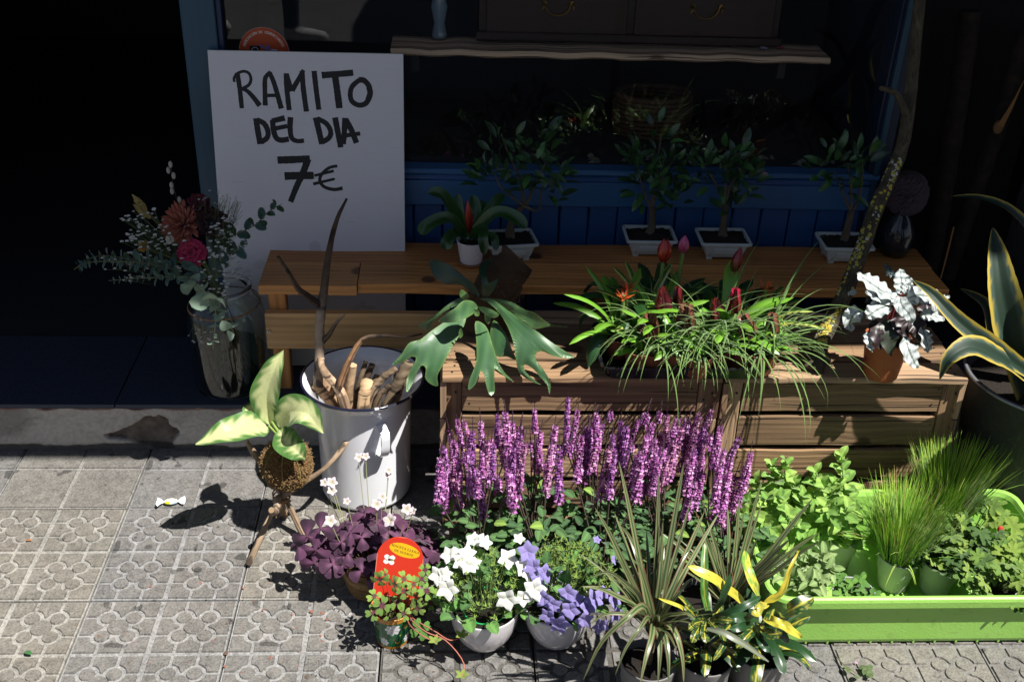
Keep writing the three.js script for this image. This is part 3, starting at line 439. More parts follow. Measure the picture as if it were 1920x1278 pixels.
// ---------------------------------------------------------------- bonsai on the bench
SEED = 507;
{
  const leafG = [gDk, [.016, .05, .018], [.022, .075, .02]].map((c) => proto(oval(.2), (s, t) => mixc(c, [c[0] * 1.7, c[1] * 1.6, c[2] * 1.4], 1 - ss(0, .25, Math.abs(s))), { n: 6, m: 2 }));
  const bright = proto(oval(.19), () => [.05, .17, .035], { n: 6, m: 2 });
  const glaze = phy([.55, .61, .59], .35, { clearcoat: .3, map: rep(tex(256, 128, (u, v) => { const b = .8 + .35 * fbm(u * 8, v * 8, 8, 8, 2, 4), s = ss(.72, .8, fbm(u * 20, v * 20, 20, 20, 5, 2)); return mixc([b, b, b], [.45, .5, .42], s * .5); }), 4, 4) }), woodB = std([.9, .85, .8], .95, { map: barkT, bumpMap: barkB, bumpScale: .003 });
  function bonsai(label, pc, rot, trunk, limbs, crowns) {
    const b = Yp(pc[0], pc[1], YB); const t = thing('bonsai', label, 'bonsai', b), L = (p) => p.clone().sub(b);
    const pot = part('pot', rectLoft([[.086, .064, .005, .006], [.094, .072, .012, .006], [.112, .088, .041, .008], [.126, .100, .042, .008], [.127, .101, .047, .008], [.124, .098, .0485, .008], [.115, .089, .0485, .006], [.112, .086, .038, .006]]), glaze, t); pot.rotation.y = rot;
    part('relief_panel', new RoundedBoxGeometry(.062, .017, .004, 1, .0015).rotateX(.28).translate(0, .025, .0415), glaze, pot); for (const x of [-.036, .036]) for (const z of [-.025, .025]) part('foot', new THREE.BoxGeometry(.014, .007, .012).translate(x, .0025, z), glaze, pot);
    part('soil', soilPatch(.111, .086, .003).translate(0, .042, 0), soilM, pot);
    const g = new GB(); tubeInto(g, [V(0, .04, 0), ...trunk.map((p) => L(Zp(p[0], p[1], b.z + (p[2] ?? 0))))], (k) => lerp(.0135, .0065, Math.pow(k, .6)), { n: 12, m: 9, rough: .2 });
    part('trunk', g.build(), woodB, t); const tip = L(Zp(...trunk[trunk.length - 1].slice(0, 2), b.z + (trunk[trunk.length - 1][2] ?? 0)));
    for (const l of limbs) part('branch', tube([tip.clone().addScaledVector(V(0, -1, 0), .01), ...l.map((p) => L(Zp(p[0], p[1], b.z + (p[2] ?? 0))))], (k) => lerp(.0042, .0012, k), { n: 8, m: 5, rough: .2 }), woodB, t);
    for (const [x, y, r, n0] of crowns) { const n = Math.round(n0 * 1.6); const c = L(Zp(x, y, b.z)), R = r / 760; for (let i = 0; i < n; i++) { const d = V(rr(-1, 1), rr(-.9, 1), rr(-1, 1)).normalize(), p = c.clone().addScaledVector(d, R * Math.sqrt(rnd())); put('leaf', rnd() < .07 ? bright : pick(leafG), glossM, t, p, d.clone().add(V(rr(-.6, .6), rr(0, 1.1), rr(-.3, .8))), V(rr(-.6, .6), 1, rr(-.2, 1.2)), rr(.028, .052)); } }
  }
  bonsai('dark bushy bonsai right beside the small white pot', [955, 478], .16, [[958, 420], [972, 395], [985, 380, .01]], [[[1000, 355], [1015, 320], [1030, 295]], [[940, 350, .02], [925, 320, .02]], [[1010, 395, .02], [1015, 355], [1040, 330]], [[975, 340], [950, 280], [940, 250]]], [[935, 340, 42, 13], [1000, 300, 55, 20], [1035, 325, 35, 14], [945, 270, 40, 9], [1010, 255, 30, 6], [915, 325, 22, 6], [1035, 360, 22, 6]]);
  bonsai('bonsai with thick pale-barked trunk standing behind the tall red bromeliad spike', [1215, 470], 0, [[1222, 425], [1224, 400], [1222, 385, .01]], [[[1205, 350], [1195, 310]], [[1240, 340], [1262, 300]], [[1230, 340], [1235, 290], [1240, 250]]], [[1215, 340, 45, 20], [1255, 310, 40, 18], [1195, 295, 34, 12], [1235, 260, 32, 9], [1262, 370, 28, 9]]);
  bonsai('bonsai third from the left on the bench, with a pink petal caught in its crown', [1352, 475], 0, [[1356, 430], [1360, 400], [1360, 375, .01]], [[[1340, 340], [1320, 310]], [[1375, 340], [1400, 315]], [[1362, 330], [1366, 290]]], [[1345, 325, 42, 18], [1390, 325, 42, 17], [1370, 290, 30, 8], [1400, 350, 25, 7], [1320, 310, 24, 6], [1372, 395, 20, 4]]);
  bonsai('bonsai at the bench end, half hidden by the leaning lichen trunk', [1578, 483], 0, [[1586, 440], [1594, 410], [1598, 392, .01]], [[[1580, 360], [1565, 320]], [[1612, 370], [1618, 320], [1616, 290]], [[1596, 350], [1590, 310]]], [[1570, 305, 36, 14], [1612, 300, 28, 9], [1545, 315, 26, 7], [1590, 350, 24, 6]]);
}

// ---------------------------------------------------------------- rosettes: the potted bromeliad on the bench
SEED = 544;
const spikeGeo = (h, r, cA, cB, flat = .45, n = 9) => { const g = new GB(); for (let i = 0; i < n * 2; i++) { const k = Math.floor(i / 2) / n, s = i % 2 ? 1 : -1, y = h * (.12 + .74 * k), w = r * (1.15 - .55 * k) * (.7 + .5 * Math.sin(Math.PI * Math.min(1, k + .25))); bladeInto(g, [V(0, y * .9, 0), V(s * w * .8, y + h * .09, 0), V(s * w * (.9 - k * .3), y + h * .24 * (1 - k * .3), 0)], oval(r * flat * 1.3), { side: V(0, -.25 * s, 1), n: 5, m: 2, fold: -.6 * s, col: (a, t) => mixc(cA, cB, cl(k * .5 + t * .6)) }); } bladeInto(g, [V(0, h * .7, 0), V(0, h, 0)], oval(r * .5), { n: 5, m: 3, fold: .5, side: XS, col: (a, t) => mixc(cA, cB, t) }); tubeInto(g, [V(0, 0, 0), V(0, h * .5, 0), V(0, h * .95, 0)], (t) => r * .35 * (1 - t * .7), { n: 4, m: 6, col: () => cA }); return g.build(); };
// smooth closed bud-like flame
const flameGeo = (h, r, cA, cB, cols = 5) => { const g = new GB(); for (let i = 0; i < cols; i++) { const a = i / cols * 6.283, d = V(Math.cos(a), 0, Math.sin(a)); bladeInto(g, [V(0, 0, 0), d.clone().multiplyScalar(r * .75).setY(h * .3), d.clone().multiplyScalar(r).setY(h * .66), d.clone().multiplyScalar(r * .25).setY(h * (.97 + .05 * (i % 2)))], (t) => r * 1.15 * Math.sin(Math.PI * cl(.08 + .9 * t)), { side: sideOf(a), n: 8, m: 4, fold: -.45, col: (s, t) => mixc(cA, cB, ss(.1, .6, t) * (1 - .3 * Math.abs(s))) }); } return g.build(); };
function traced(t, name, mat, list, col, o = {}) { for (const [pts, wpx, oo] of list) { const P = pts.map((p) => Zp(p[0], p[1], p[2]).sub(t.position)), W = wpx / 2 * P[0].clone().add(t.position).sub(CAM).dot(fwd) / FPX, e = { ...o, ...(oo ?? {}) }; part(name, blade(P, (e.shape ?? strap)(W, e.b), { n: 14, m: 6, fold: .25, ...e, col: e.col ?? col }), mat, t); } }
const strapG = (a, b) => (s, t) => mixc(a, b, .6 * Math.pow(Math.abs(s), 3) + .25 * (1 - t));
{
  const b = Yp(883, 492, YB), t = thing('potted_bromeliad', 'bromeliad with one red spike in a small white pot on the bench', 'potted plant', b);
  part('saucer', lathe([[0, .001], [.030, 0], [.0345, .004], [.0345, .006], [.031, .005], [.028, .003], [0, .003]], 36), std([.36, .17, .07], .7), t);
  part('pot', lathe(potPro(.0265, .0345, .058).map(([x, y]) => [x, y + .003]), 44), phy([.78, .74, .76], .3, { clearcoat: .3 }), t); part('soil', soilDisc(.031).translate(0, .05, 0), soilM, t);
  const z = b.z;
  traced(t, 'leaf', glossM, [[[[875, 445, z], [855, 405, z], [825, 365, z + .03], [802, 362, z + .05]], 26], [[[872, 448, z], [840, 410, z + .04], [800, 425, z + .08], [788, 440, z + .09]], 26], [[[872, 450, z], [850, 440, z + .05], [838, 455, z + .08], [836, 468, z + .085]], 24], [[[880, 445, z], [905, 430, z + .03], [905, 445, z + .07], [908, 478, z + .075]], 20], [[[885, 440, z], [930, 400, z + .02], [965, 408, z + .05], [988, 428, z + .06]], 26], [[[884, 440, z], [898, 405, z - .02], [905, 375, z - .05]], 24], [[[880, 440, z], [892, 400, z - .02], [886, 365, z - .05]], 22], [[[876, 440, z], [862, 400, z - .03], [858, 362, z - .06]], 18], [[[888, 440, z], [920, 392, z - .02], [945, 362, z - .05]], 22], [[[890, 446, z], [925, 445, z + .04], [930, 470, z + .06]], 16]], strapG([.016, .06, .012], [.03, .11, .02]), { fold: .35, cup: .1 });
  part('flower_spike', flameGeo(.085, .009, [.16, .012, .008], [.42, .03, .012]), glossM, t, V(-.004, .075, 0)).rotation.z = .08;
  const p3 = Zp(1441, 327, -.45); tag(part(numbered('fallen_petal'), proto(oval(.22), () => [.62, .35, .5]), petalM, scene, p3), 'pink petal lying on the crown of the third bonsai', 'petal').scale.setScalar(.028); scene.children[scene.children.length - 1].rotation.z = 1.4;
}

// ---------------------------------------------------------------- staghorn fern on its log, on the left crate
SEED = 581;
function sheet(outline, zf, o = {}) { // traced lobed leaf: outline in photograph pixels, depth from zf(x, y); subdivided for its curl
  const P2 = new THREE.CatmullRomCurve3(outline.map(([x, y]) => V(x, y, 0)), true, 'centripetal').getSpacedPoints(outline.length * 4).slice(0, -1).map((p) => new THREE.Vector2(p.x, p.y));
  let tris = THREE.ShapeUtils.triangulateShape(P2, []), pts = P2.map((p) => [p.x, p.y]);
  for (let k = 0; k < 3; k++) { const mid = new Map(), nt = [], M = (a, b) => { const key = a < b ? a * 100000 + b : b * 100000 + a; if (!mid.has(key)) { mid.set(key, pts.length); pts.push([(pts[a][0] + pts[b][0]) / 2, (pts[a][1] + pts[b][1]) / 2]); } return mid.get(key); }; for (const [a, b, c] of tris) { const d = M(a, b), e = M(b, c), f = M(c, a); nt.push([a, d, f], [d, b, e], [f, e, c], [d, e, f]); } tris = nt; }
  const edge = (x, y) => { let m = 1e9; for (const p of P2) m = Math.min(m, Math.hypot(p.x - x, p.y - y)); return m; };
  const g = new GB(); for (const [x, y] of pts) { const e = edge(x, y); g.v(Zp(x, y, zf(x, y) + (o.curl ?? .007) * Math.exp(-e / 12) * Math.sin(x * .05 + y * .035)), (o.col ?? (() => [1, 1, 1]))(x, y, e), x / 900, y / 900); }
  for (const f of tris) g.t(f[0], f[1], f[2]); return g.build();
}
{
  const b = V(.842, YC, -.10), t = thing('staghorn_fern', 'staghorn fern with forked grey-green fronds mounted on a mossy log over the crate edge', 'fern', b), N = (g) => g.translate(-b.x, -b.y, -b.z);
  const lg = new GB(); tubeInto(lg, [V(.80, YC + .0, -.14), V(.82, YC + .06, -.15), V(.86, YC + .13, -.165), V(.885, YC + .155, -.175)], (k) => .055 - .014 * k, { n: 14, m: 14, rough: .16 }); part('log', N(lg.build()), std([.55, .38, .24], .95, { map: barkT, bumpMap: barkB, bumpScale: .012 }), t);
  const moss = new GB(); for (let i = 0; i < 700; i++) { const p = V(.83 + rr(-.06, .06), YC + rr(.02, .13), -.105 + rr(-.02, .03)); bladeInto(moss, [p, p.clone().add(V(rr(-.012, .012), rr(-.012, .014), rr(0, .016)))], grassW(.0008), { n: 1, m: 1, col: () => vary([.10, .06, .025], .5) }); } const ms = part('moss', N(moss.build()), stemM, t); ms.userData.kind = 'stuff';
  const gr = (hi) => (x, y, e) => { const v = .5 + .5 * Math.sin(x * .35 + y * .09), k = .85 + .3 * fbm(x * .03, y * .03, 999, 999, 3, 3); return mixc([.038, .105, .042], hi ?? [.075, .17, .06], .45 * v).map((c) => c * k).map((c, i) => lerp(c, [.16, .26, .07][i], Math.exp(-e / 2.2) * .8)); };
  const fm = phy([1, 1, 1], .5, { ...VC, clearcoat: .35, clearcoatRoughness: .38 });
  const F = (o, zf, c, curl) => part('frond', N(sheet(o, zf, { col: c ?? gr(), curl })), fm, t);
  const ln = (x0, y0, z0, x1, y1, z1) => (x, y) => { const dx = x1 - x0, dy = y1 - y0, k = ((x - x0) * dx + (y - y0) * dy) / (dx * dx + dy * dy), kk = cl(k, -.2, 1.2), off = ((x - x0) * dy - (y - y0) * dx) / Math.hypot(dx, dy); return lerp(z0, z1, kk) + .03 * Math.sin(Math.PI * cl(k)) - Math.pow(off / 60, 2) * .012; };
  F([[873, 592], [840, 600], [826, 608], [802, 625], [788, 636], [768, 642], [752, 664], [735, 684], [752, 680], [774, 668], [780, 671], [768, 695], [762, 715], [762, 736], [772, 722], [781, 700], [792, 684], [798, 690], [797, 708], [806, 719], [821, 724], [820, 705], [830, 685], [848, 650], [866, 620]], ln(868, 595, -.02, 770, 710, .09));
  F([[892, 602], [893, 640], [893, 675], [888, 692], [880, 712], [878, 731], [890, 722], [898, 704], [902, 695], [908, 705], [912, 725], [920, 742], [927, 735], [927, 705], [928, 690], [936, 697], [950, 708], [964, 716], [948, 700], [936, 682], [925, 650], [910, 610]], ln(898, 600, .0, 915, 735, .135));
  F([[907, 559], [930, 580], [948, 605], [962, 640], [967, 668], [970, 690], [978, 703], [1000, 716], [1016, 722], [1002, 712], [984, 694], [982, 683], [998, 690], [1014, 708], [1026, 722], [1030, 740], [1032, 718], [1020, 694], [1006, 676], [1004, 664], [1014, 658], [1040, 668], [1078, 670], [1055, 655], [1020, 630], [985, 605], [950, 578], [925, 562]], ln(910, 560, -.04, 1025, 725, .12));
  F([[822, 602], [850, 604], [880, 593], [896, 578], [889, 566], [870, 563], [852, 578], [836, 588]], ln(890, 572, .02, 825, 602, .06), gr([.1, .2, .06]));
  F([[896, 575], [915, 577], [936, 590], [926, 596], [908, 588]], ln(898, 576, .02, 936, 592, .05), gr([.09, .2, .05]));
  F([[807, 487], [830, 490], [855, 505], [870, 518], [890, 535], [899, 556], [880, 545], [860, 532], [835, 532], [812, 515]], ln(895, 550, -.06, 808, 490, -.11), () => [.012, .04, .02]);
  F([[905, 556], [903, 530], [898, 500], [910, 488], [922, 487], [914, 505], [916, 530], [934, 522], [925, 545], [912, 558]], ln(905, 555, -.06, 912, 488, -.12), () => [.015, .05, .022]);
  F([[898, 560], [930, 560], [960, 566], [980, 578], [1005, 588], [1030, 606], [1068, 613], [1030, 612], [1000, 616], [975, 598], [955, 580], [930, 570]], ln(900, 560, -.05, 1060, 612, -.02), gr([.10, .18, .05]));
  F([[880, 556], [858, 560], [838, 572], [816, 590], [800, 600], [782, 612], [795, 616], [800, 622], [815, 600], [836, 582], [860, 570]], ln(875, 558, -.05, 785, 612, -.03), gr([.05, .15, .035]));
  F([[926, 600], [945, 620], [960, 655], [968, 675], [950, 668], [932, 668], [920, 640], [920, 615]], ln(928, 602, -.02, 960, 672, .05), gr([.05, .13, .035]));
  F([[865, 542], [880, 556], [872, 562], [862, 555]], ln(865, 545, .0, 876, 560, .0), gr([.14, .26, .05])); F([[888, 580], [898, 582], [898, 592], [891, 592]], () => .06, gr([.22, .36, .08])); F([[910, 588], [920, 592], [916, 608], [909, 600]], () => .06, gr([.18, .3, .07])); F([[864, 615], [868, 628], [862, 634], [860, 622]], () => .05, gr([.14, .3, .06]));
}

// ---------------------------------------------------------------- black tray of bromeliads and grassy plants
SEED = 618;
{
  const tb = V(1.225, YC + .001, -.005), t = thing('flower_tray', 'shallow glossy black plastic tray holding the bromeliads on the crate', 'tray', tb);
  part('tray_body', rectLoft([[.33, .17, 0, .02], [.345, .185, .028, .02], [.362, .20, .030, .022], [.362, .20, .034, .022], [.354, .192, .034, .02], [.336, .176, .006, .02]]), phy([.012, .013, .016], .22), t); part('tray_floor', new THREE.PlaneGeometry(.33, .17).rotateX(-Math.PI / 2).translate(0, .006, 0), blackPl, t);
  const base = (px, py, y = .03) => Yp(px, py, YC + y), potG = lathe(potPro(.026, .033, .05), 28), pM = std([.20, .06, .025], .7);
  const wide = (c1, c2) => ({ w: .013, c: strapG(c1, c2) });
  function bromel(label, at, n, L, kind, spike, lean = 0, droop = 1.1) {
    const b = V(at[0], YC + .008, at[1]), p = thing('bromeliad', label, 'bromeliad', b); part('pot', potG, pM, p); part('soil', soilDisc(.03, .002).translate(0, .044, 0), soilM, p);
    for (let i = 0; i < n; i++) { const az = i * 2.4 + rr(-.3, .3), k = i / n, e0 = lerp(.55, 1.35, k) + rr(-.1, .1), l = L * rr(.8, 1.15), o = V(Math.cos(az) * .006, .045, Math.sin(az) * .006), q = vary(kind.a, .25), r = vary(kind.b, .2); part('leaf', blade(arc(o, az, e0 + .15, l, droop * rr(.8, 1.6)), strap(kind.w * rr(.7, 1.1), .75), { side: sideOf(az), n: 10, m: 6, fold: .3, cup: .1, col: kind.striped ? (s, t) => mixc(q, [.42, .45, .10], ss(.35, .5, Math.abs(s))) : (s, t) => mixc(q, r, .5 * Math.abs(s) + .3 * t) }), glossM, p); }
    for (const s of spike) { const [geo, y, dx = 0, dz = 0, rz = 0, rx = 0] = s; const m = part('flower_spike', geo, glossM, p, V(dx, y, dz)); m.rotation.set(rx, rnd() * 3, rz); if (y > .1) part('stem', tube([V(0, .04, 0), V(dx * .6, y * .6, dz * .6), V(dx, y + .01, dz)], .0042, { n: 5, m: 6, col: () => [.14, .2, .05] }), stemM, p); }
    return p;
  }
  const bright = { w: .0125, a: [.085, .24, .016], b: [.20, .40, .04] }, deep = { w: .016, a: [.014, .05, .012], b: [.025, .085, .018] }, striped = { w: .0085, a: [.03, .11, .015], b: [.2, .3, .05], striped: true };
  const red = (h, r) => flameGeo(h, r, [.16, .006, .006], [.42, .02, .016]), dkr = (h, r) => flameGeo(h, r, [.06, .006, .008], [.24, .012, .02], 6), dks = (h, r) => spikeGeo(h, r, [.05, .005, .008], [.20, .012, .022]), crim = (h, r) => spikeGeo(h, r, [.22, .008, .02], [.48, .02, .07]), brown = (h, r) => spikeGeo(h, r, [.13, .05, .03], [.22, .07, .045]), pink = (h, r) => flameGeo(h, r, [.28, .03, .10], [.45, .07, .2]);
  const star = () => { const g = new GB(); for (let i = 0; i < 9; i++) { const a = i * .7; bladeInto(g, arc(V(0, 0, 0), a, .5 + (i % 3) * .3, .028, .4, 3), lance(.004), { side: sideOf(a), n: 4, m: 2, col: (s, k) => mixc([.6, .06, .02], [.75, .16, .03], k) }); } return g.build(); };
  bromel('dark green bromeliad with tall fat red flower head at the back of the tray', [1.185, -.095], 12, .15, deep, [[red(.058, .0145), .185, 0, .02]]);
  bromel('bromeliad with tall narrow pink flower head beside the fat red one', [1.226, -.10], 10, .14, deep, [[pink(.044, .011), .205, 0, .02]]);
  bromel('dark-leaved bromeliad with slim dark red spike leaning right at the back', [1.33, -.085], 11, .14, deep, [[dkr(.062, .010), .165, .005, .02, -.25]]);
  bromel('bromeliad at the left tray end with long drooping dark leaves', [1.125, -.085], 12, .19, deep, [], 0, 1.9);
  bromel('light green bromeliad with small orange star flower at the tray left', [1.095, -.005], 14, .16, bright, [[star(), .135], [star(), .145, .012, -.02]]);
  bromel('striped-leaf bromeliad with narrow cream-edged leaves left of the red spikes', [1.15, -.04], 13, .15, striped, []);
  bromel('bromeliad with two dark red lit flower heads in the tray middle', [1.178, .0], 15, .155, bright, [[dks(.064, .0135), .115, 0, .015, .12], [dks(.056, .012), .118, .03, .005, -.05]]);
  bromel('bromeliad with bright crimson feathered spike and shiny broad leaves', [1.325, .0], 16, .155, { ...bright, w: .016 }, [[crim(.066, .012), .112, 0, .015], [dks(.058, .012), .10, -.028, .018, .3]]);
  bromel('striped-leaf bromeliad with orange star flower at the tray right', [1.405, -.04], 13, .15, striped, [[star(), .14, .0, .0]]);
  bromel('bromeliad with broad brownish cone head near the front left of the tray', [1.13, .05], 9, .085, bright, [[brown(.064, .016), .085, .01, .022]]);
  bromel('bromeliad with tall brown-pink feathered cone at the tray front middle', [1.205, .055], 9, .085, bright, [[brown(.07, .017), .10, .01, .018, -.05]]);
  bromel('bromeliad with dull reddish cone leaning right at the front right of the tray', [1.355, .045], 9, .085, bright, [[brown(.06, .015), .082, 0, .022, -.45]]);
  bromel('bromeliad with small brown cone head at the right end of the tray', [1.40, .035], 8, .08, bright, [[brown(.054, .014), .082, .005, .018, -.2]]);
  function grassy(label, x, z, n, L, azs) {
    const b = V(x, YC + .008, z), p = thing('grassy_plant', label, 'grassy plant', b); part('pot', potG, pM, p);
    for (let i = 0; i < n; i++) { const az = azs ? rr(azs[0], azs[1]) : rnd() * 6.283, l = L * rr(.6, 1.2), w = rr(.0018, .0032), c = vary([.07, .19, .025], .35), e = [.28, .40, .13]; part('leaf', blade(arc(V(rr(-.012, .012), .035, rr(-.012, .012)), az, rr(.6, 1.45), l, rr(.9, 2.6), 8), grassW(w), { side: sideOf(az), n: 12, m: 2, fold: .5, col: (s, t) => mixc(c, e, .5 * Math.abs(s) + .25 * t) }), leafM, p); }
  }
  grassy('slender grassy plant standing between the orange star flower and the dark red heads', 1.17, .0, 46, .19); grassy('grassy plant rising behind the feathered brown cones', 1.245, .03, 54, .22); grassy('grassy plant behind the crimson spike with leaves arching high', 1.33, .02, 46, .24);
  grassy('grassy plant hanging thin arching leaves over the tray front left', 1.16, .055, 32, .21, [-.2, 3.4]);
  grassy('grassy plant with the thickest tuft of thin leaves in the middle of the tray', 1.29, .045, 46, .23);
  grassy('grassy plant spilling long thin leaves over the tray front', 1.25, .07, 32, .22, [.2, 2.9]);
  grassy('grassy plant at the tray right end reaching long thin leaves toward the leaning trunk', 1.385, .06, 42, .26, [-1.2, 2.2]);
}

// ---------------------------------------------------------------- leaning lichen trunk
SEED = 655;
{
  const pts = [Yp(1524, 697, YC), Zp(1545, 630, -.02), Zp(1580, 560, -.07), Zp(1612, 480, -.14), Zp(1640, 400, -.21), Zp(1668, 335, -.27), Zp(1692, 275, -.32), Zp(1706, 190, -.37), Zp(1716, 90, -.42), Zp(1728, -30, -.47)];
  const b = pts[0].clone(), t = thing('leaning_trunk', 'thin bare tree trunk spotted with yellow lichen leaning from the crate to the wall', 'tree trunk', b), N = (g) => g.translate(-b.x, -b.y, -b.z);
  const bk = std([.58, .55, .46], .95, { map: rep(barkT, 6, 3), bumpMap: rep(barkB, 6, 3), bumpScale: .004 }); part('trunk', N(tube(pts, (k) => .0190 - .006 * k + (k < .05 ? .004 : 0), { n: 46, m: 14, rough: .05 })), bk, t);
  part('branch', N(tube([Zp(1700, 215, -.35), Zp(1680, 175, -.33), Zp(1652, 165, -.31)], (k) => .009 - .004 * k, { n: 8, m: 8, rough: .1, cap: [3, 2.6, 1.6] })), bk, t);
  const cv = curve(pts), li = new GB();
  for (let i = 0; i < 900; i++) { const k = Math.pow(rnd(), 1.15) * .62, c = cv.getPoint(k), T = cv.getTangent(k), a = rr(-.7, 1.2), side = V(1, 0, 0).addScaledVector(T, -T.x).normalize(), fr = T.clone().cross(side).multiplyScalar(-1), d = side.multiplyScalar(Math.sin(a - .6)).addScaledVector(fr, Math.cos(a - .6)); const clump = fbm(k * 26, a * 3 + 9, 999, 999, 7, 2); if (clump < .5) continue; const p = c.clone().addScaledVector(d, .0193 - .006 * k), r = rr(.0012, .0046), col = pick([[.42, .38, .05], [.52, .42, .06], [.30, .30, .08], [.5, .52, .45], [.55, .38, .04]]), cI = li.v(p.clone().addScaledVector(d, .0016), col); const e1 = T.clone(), e2 = d.clone().cross(T), ring = []; for (let j = 0; j < 7; j++) { const q = j / 7 * 6.283, rrr = r * rr(.6, 1.3); ring.push(li.v(p.clone().addScaledVector(e1, Math.cos(q) * rrr).addScaledVector(e2, Math.sin(q) * rrr), col)); } for (let j = 0; j < 7; j++) li.t(cI, ring[j], ring[(j + 1) % 7]); }
  const lm = part('lichen', N(li.build()), stemM, t); lm.userData.kind = 'stuff';
}

// ---------------------------------------------------------------- silver begonia in a terracotta-coloured pot
SEED = 692;
{
  const b = Yp(1650, 702, YC), t = thing('begonia', 'begonia with crinkled silver leaves and dark veins in a terracotta pot', 'potted plant', b);
  part('pot', lathe([[0, .002], [.034, 0], [.036, .003], [.0445, .070], [.0465, .072], [.049, .093], [.0475, .095], [.045, .093], [.043, .07], [.036, .02], [0, .02]], 48), std([.40, .105, .035], .55, { bumpMap: concB, bumpScale: .0006 }), t); part('soil', soilDisc(.044).translate(0, .082, 0), soilM, t);
  const sil = (s, t) => { const a = Math.abs(s), vein = Math.abs(((t * 5.2 - a * 1.5) % 1 + 1) % 1 - .5) * 2, v = Math.max(ss(.74, .96, vein) * .85, 1 - ss(.02, .09, a)), ed = ss(.88, 1, a) * .4; return mixc([.52, .57, .55], [.035, .055, .045], Math.min(1, v * .9 + ed)); };
  const drk = (s, t) => { const a = Math.abs(s), vein = Math.abs(((t * 5.2 - a * 1.5) % 1 + 1) % 1 - .5) * 2; return mixc([.035, .018, .024], [.012, .02, .012], ss(.6, .9, vein)); };
  const shape = (W) => { const k = rr(.85, 1.15); return (t) => W * k * (t < .12 ? .45 + t * 4.6 : 1) * Math.pow(Math.sin(Math.PI * (.18 + .82 * t)), .75) * (1 + .03 * Math.sin(t * 52)); }, bm = phy([1, 1, 1], .42, VC), z0 = b.z;
  traced(t, 'leaf', bm, [[[[1682, 556, z0], [1655, 545, z0 + .01], [1628, 527, z0 + .01], [1606, 513, z0]], 42, { roll: .35 }], [[[1688, 560, z0 + .01], [1665, 560, z0 + .02], [1640, 552, z0 + .03], [1622, 545, z0 + .03]], 26, { roll: -.3 }], [[[1693, 552, z0], [1692, 535, z0 - .01], [1690, 518, z0 - .02], [1688, 503, z0 - .03]], 30], [[[1694, 548, z0], [1702, 535, z0 - .01], [1710, 520, z0 - .02]], 20], [[[1700, 560, z0 + .01], [1725, 553, z0 + .02], [1750, 560, z0 + .03], [1755, 585, z0 + .045]], 40, { roll: -.2 }], [[[1745, 565, z0 + .02], [1765, 560, z0 + .02], [1782, 556, z0 + .01]], 16], [[[1669, 572, z0 + .02], [1650, 578, z0 + .04], [1634, 588, z0 + .05], [1624, 596, z0 + .05]], 34, { roll: .3 }], [[[1616, 582, z0 + .02], [1602, 590, z0 + .02], [1594, 604, z0 + .015], [1598, 622, z0 + .01]], 32], [[[1688, 556, z0 + .03], [1692, 572, z0 + .05], [1706, 590, z0 + .065], [1712, 608, z0 + .07]], 26, { roll: .5 }], [[[1726, 590, z0 + .03], [1744, 590, z0 + .04], [1773, 601, z0 + .045]], 24], [[[1700, 632, z0 + .05], [1703, 650, z0 + .07], [1712, 672, z0 + .075], [1720, 690, z0 + .07]], 34, { hint: V(.3, .3, .9) }], [[[1728, 612, z0 + .04], [1735, 630, z0 + .06], [1740, 648, z0 + .06], [1743, 661, z0 + .055]], 26, { hint: V(.4, .3, .9) }], [[[1628, 622, z0 + .05], [1630, 638, z0 + .06], [1637, 660, z0 + .06]], 20], [[[1606, 545, z0], [1600, 548, z0], [1593, 552, z0]], 14], [[[1680, 520, z0 - .03], [1668, 510, z0 - .05], [1660, 492, z0 - .06]], 16, { col: () => [.04, .07, .075] }]], sil, { shape, wave: .004, wf: 26, fold: .12, n: 26, m: 12 });
  traced(t, 'leaf', bm, [[[[1672, 600, z0 + .03], [1668, 620, z0 + .05], [1668, 645, z0 + .06], [1674, 668, z0 + .06]], 34, { col: (s, t) => drk(s, t).map((c, i) => c + [.01, .03, .012][i]) }], [[[1680, 595, z0 + .03], [1690, 610, z0 + .05], [1702, 630, z0 + .055]], 38], [[[1706, 600, z0 + .04], [1722, 615, z0 + .05], [1728, 640, z0 + .05]], 36], [[[1660, 560, z0], [1640, 562, z0 + .01], [1622, 566, z0 + .01]], 30], [[[1720, 580, z0], [1745, 585, z0], [1775, 590, z0 - .01]], 26], [[[1640, 600, z0 + .03], [1645, 630, z0 + .06], [1652, 655, z0 + .06]], 30]], drk, { shape, wave: .003, wf: 20, fold: .15, n: 18, m: 8 });
  for (const [x, y] of [[1682, 556], [1693, 550], [1700, 560], [1669, 572], [1620, 585], [1690, 560], [1728, 590], [1702, 632], [1730, 612], [1606, 690]]) part('leaf_stalk', tube([V(rr(-.01, .01), .08, rr(-.01, .01)), Zp(lerp(1660, x, .6), lerp(620, y, .7), z0 + .01).sub(b), Zp(x, y, z0 + .012).sub(b)], .0017, { n: 6, m: 5, col: () => [.2, .025, .03] }), stemM, t);
}

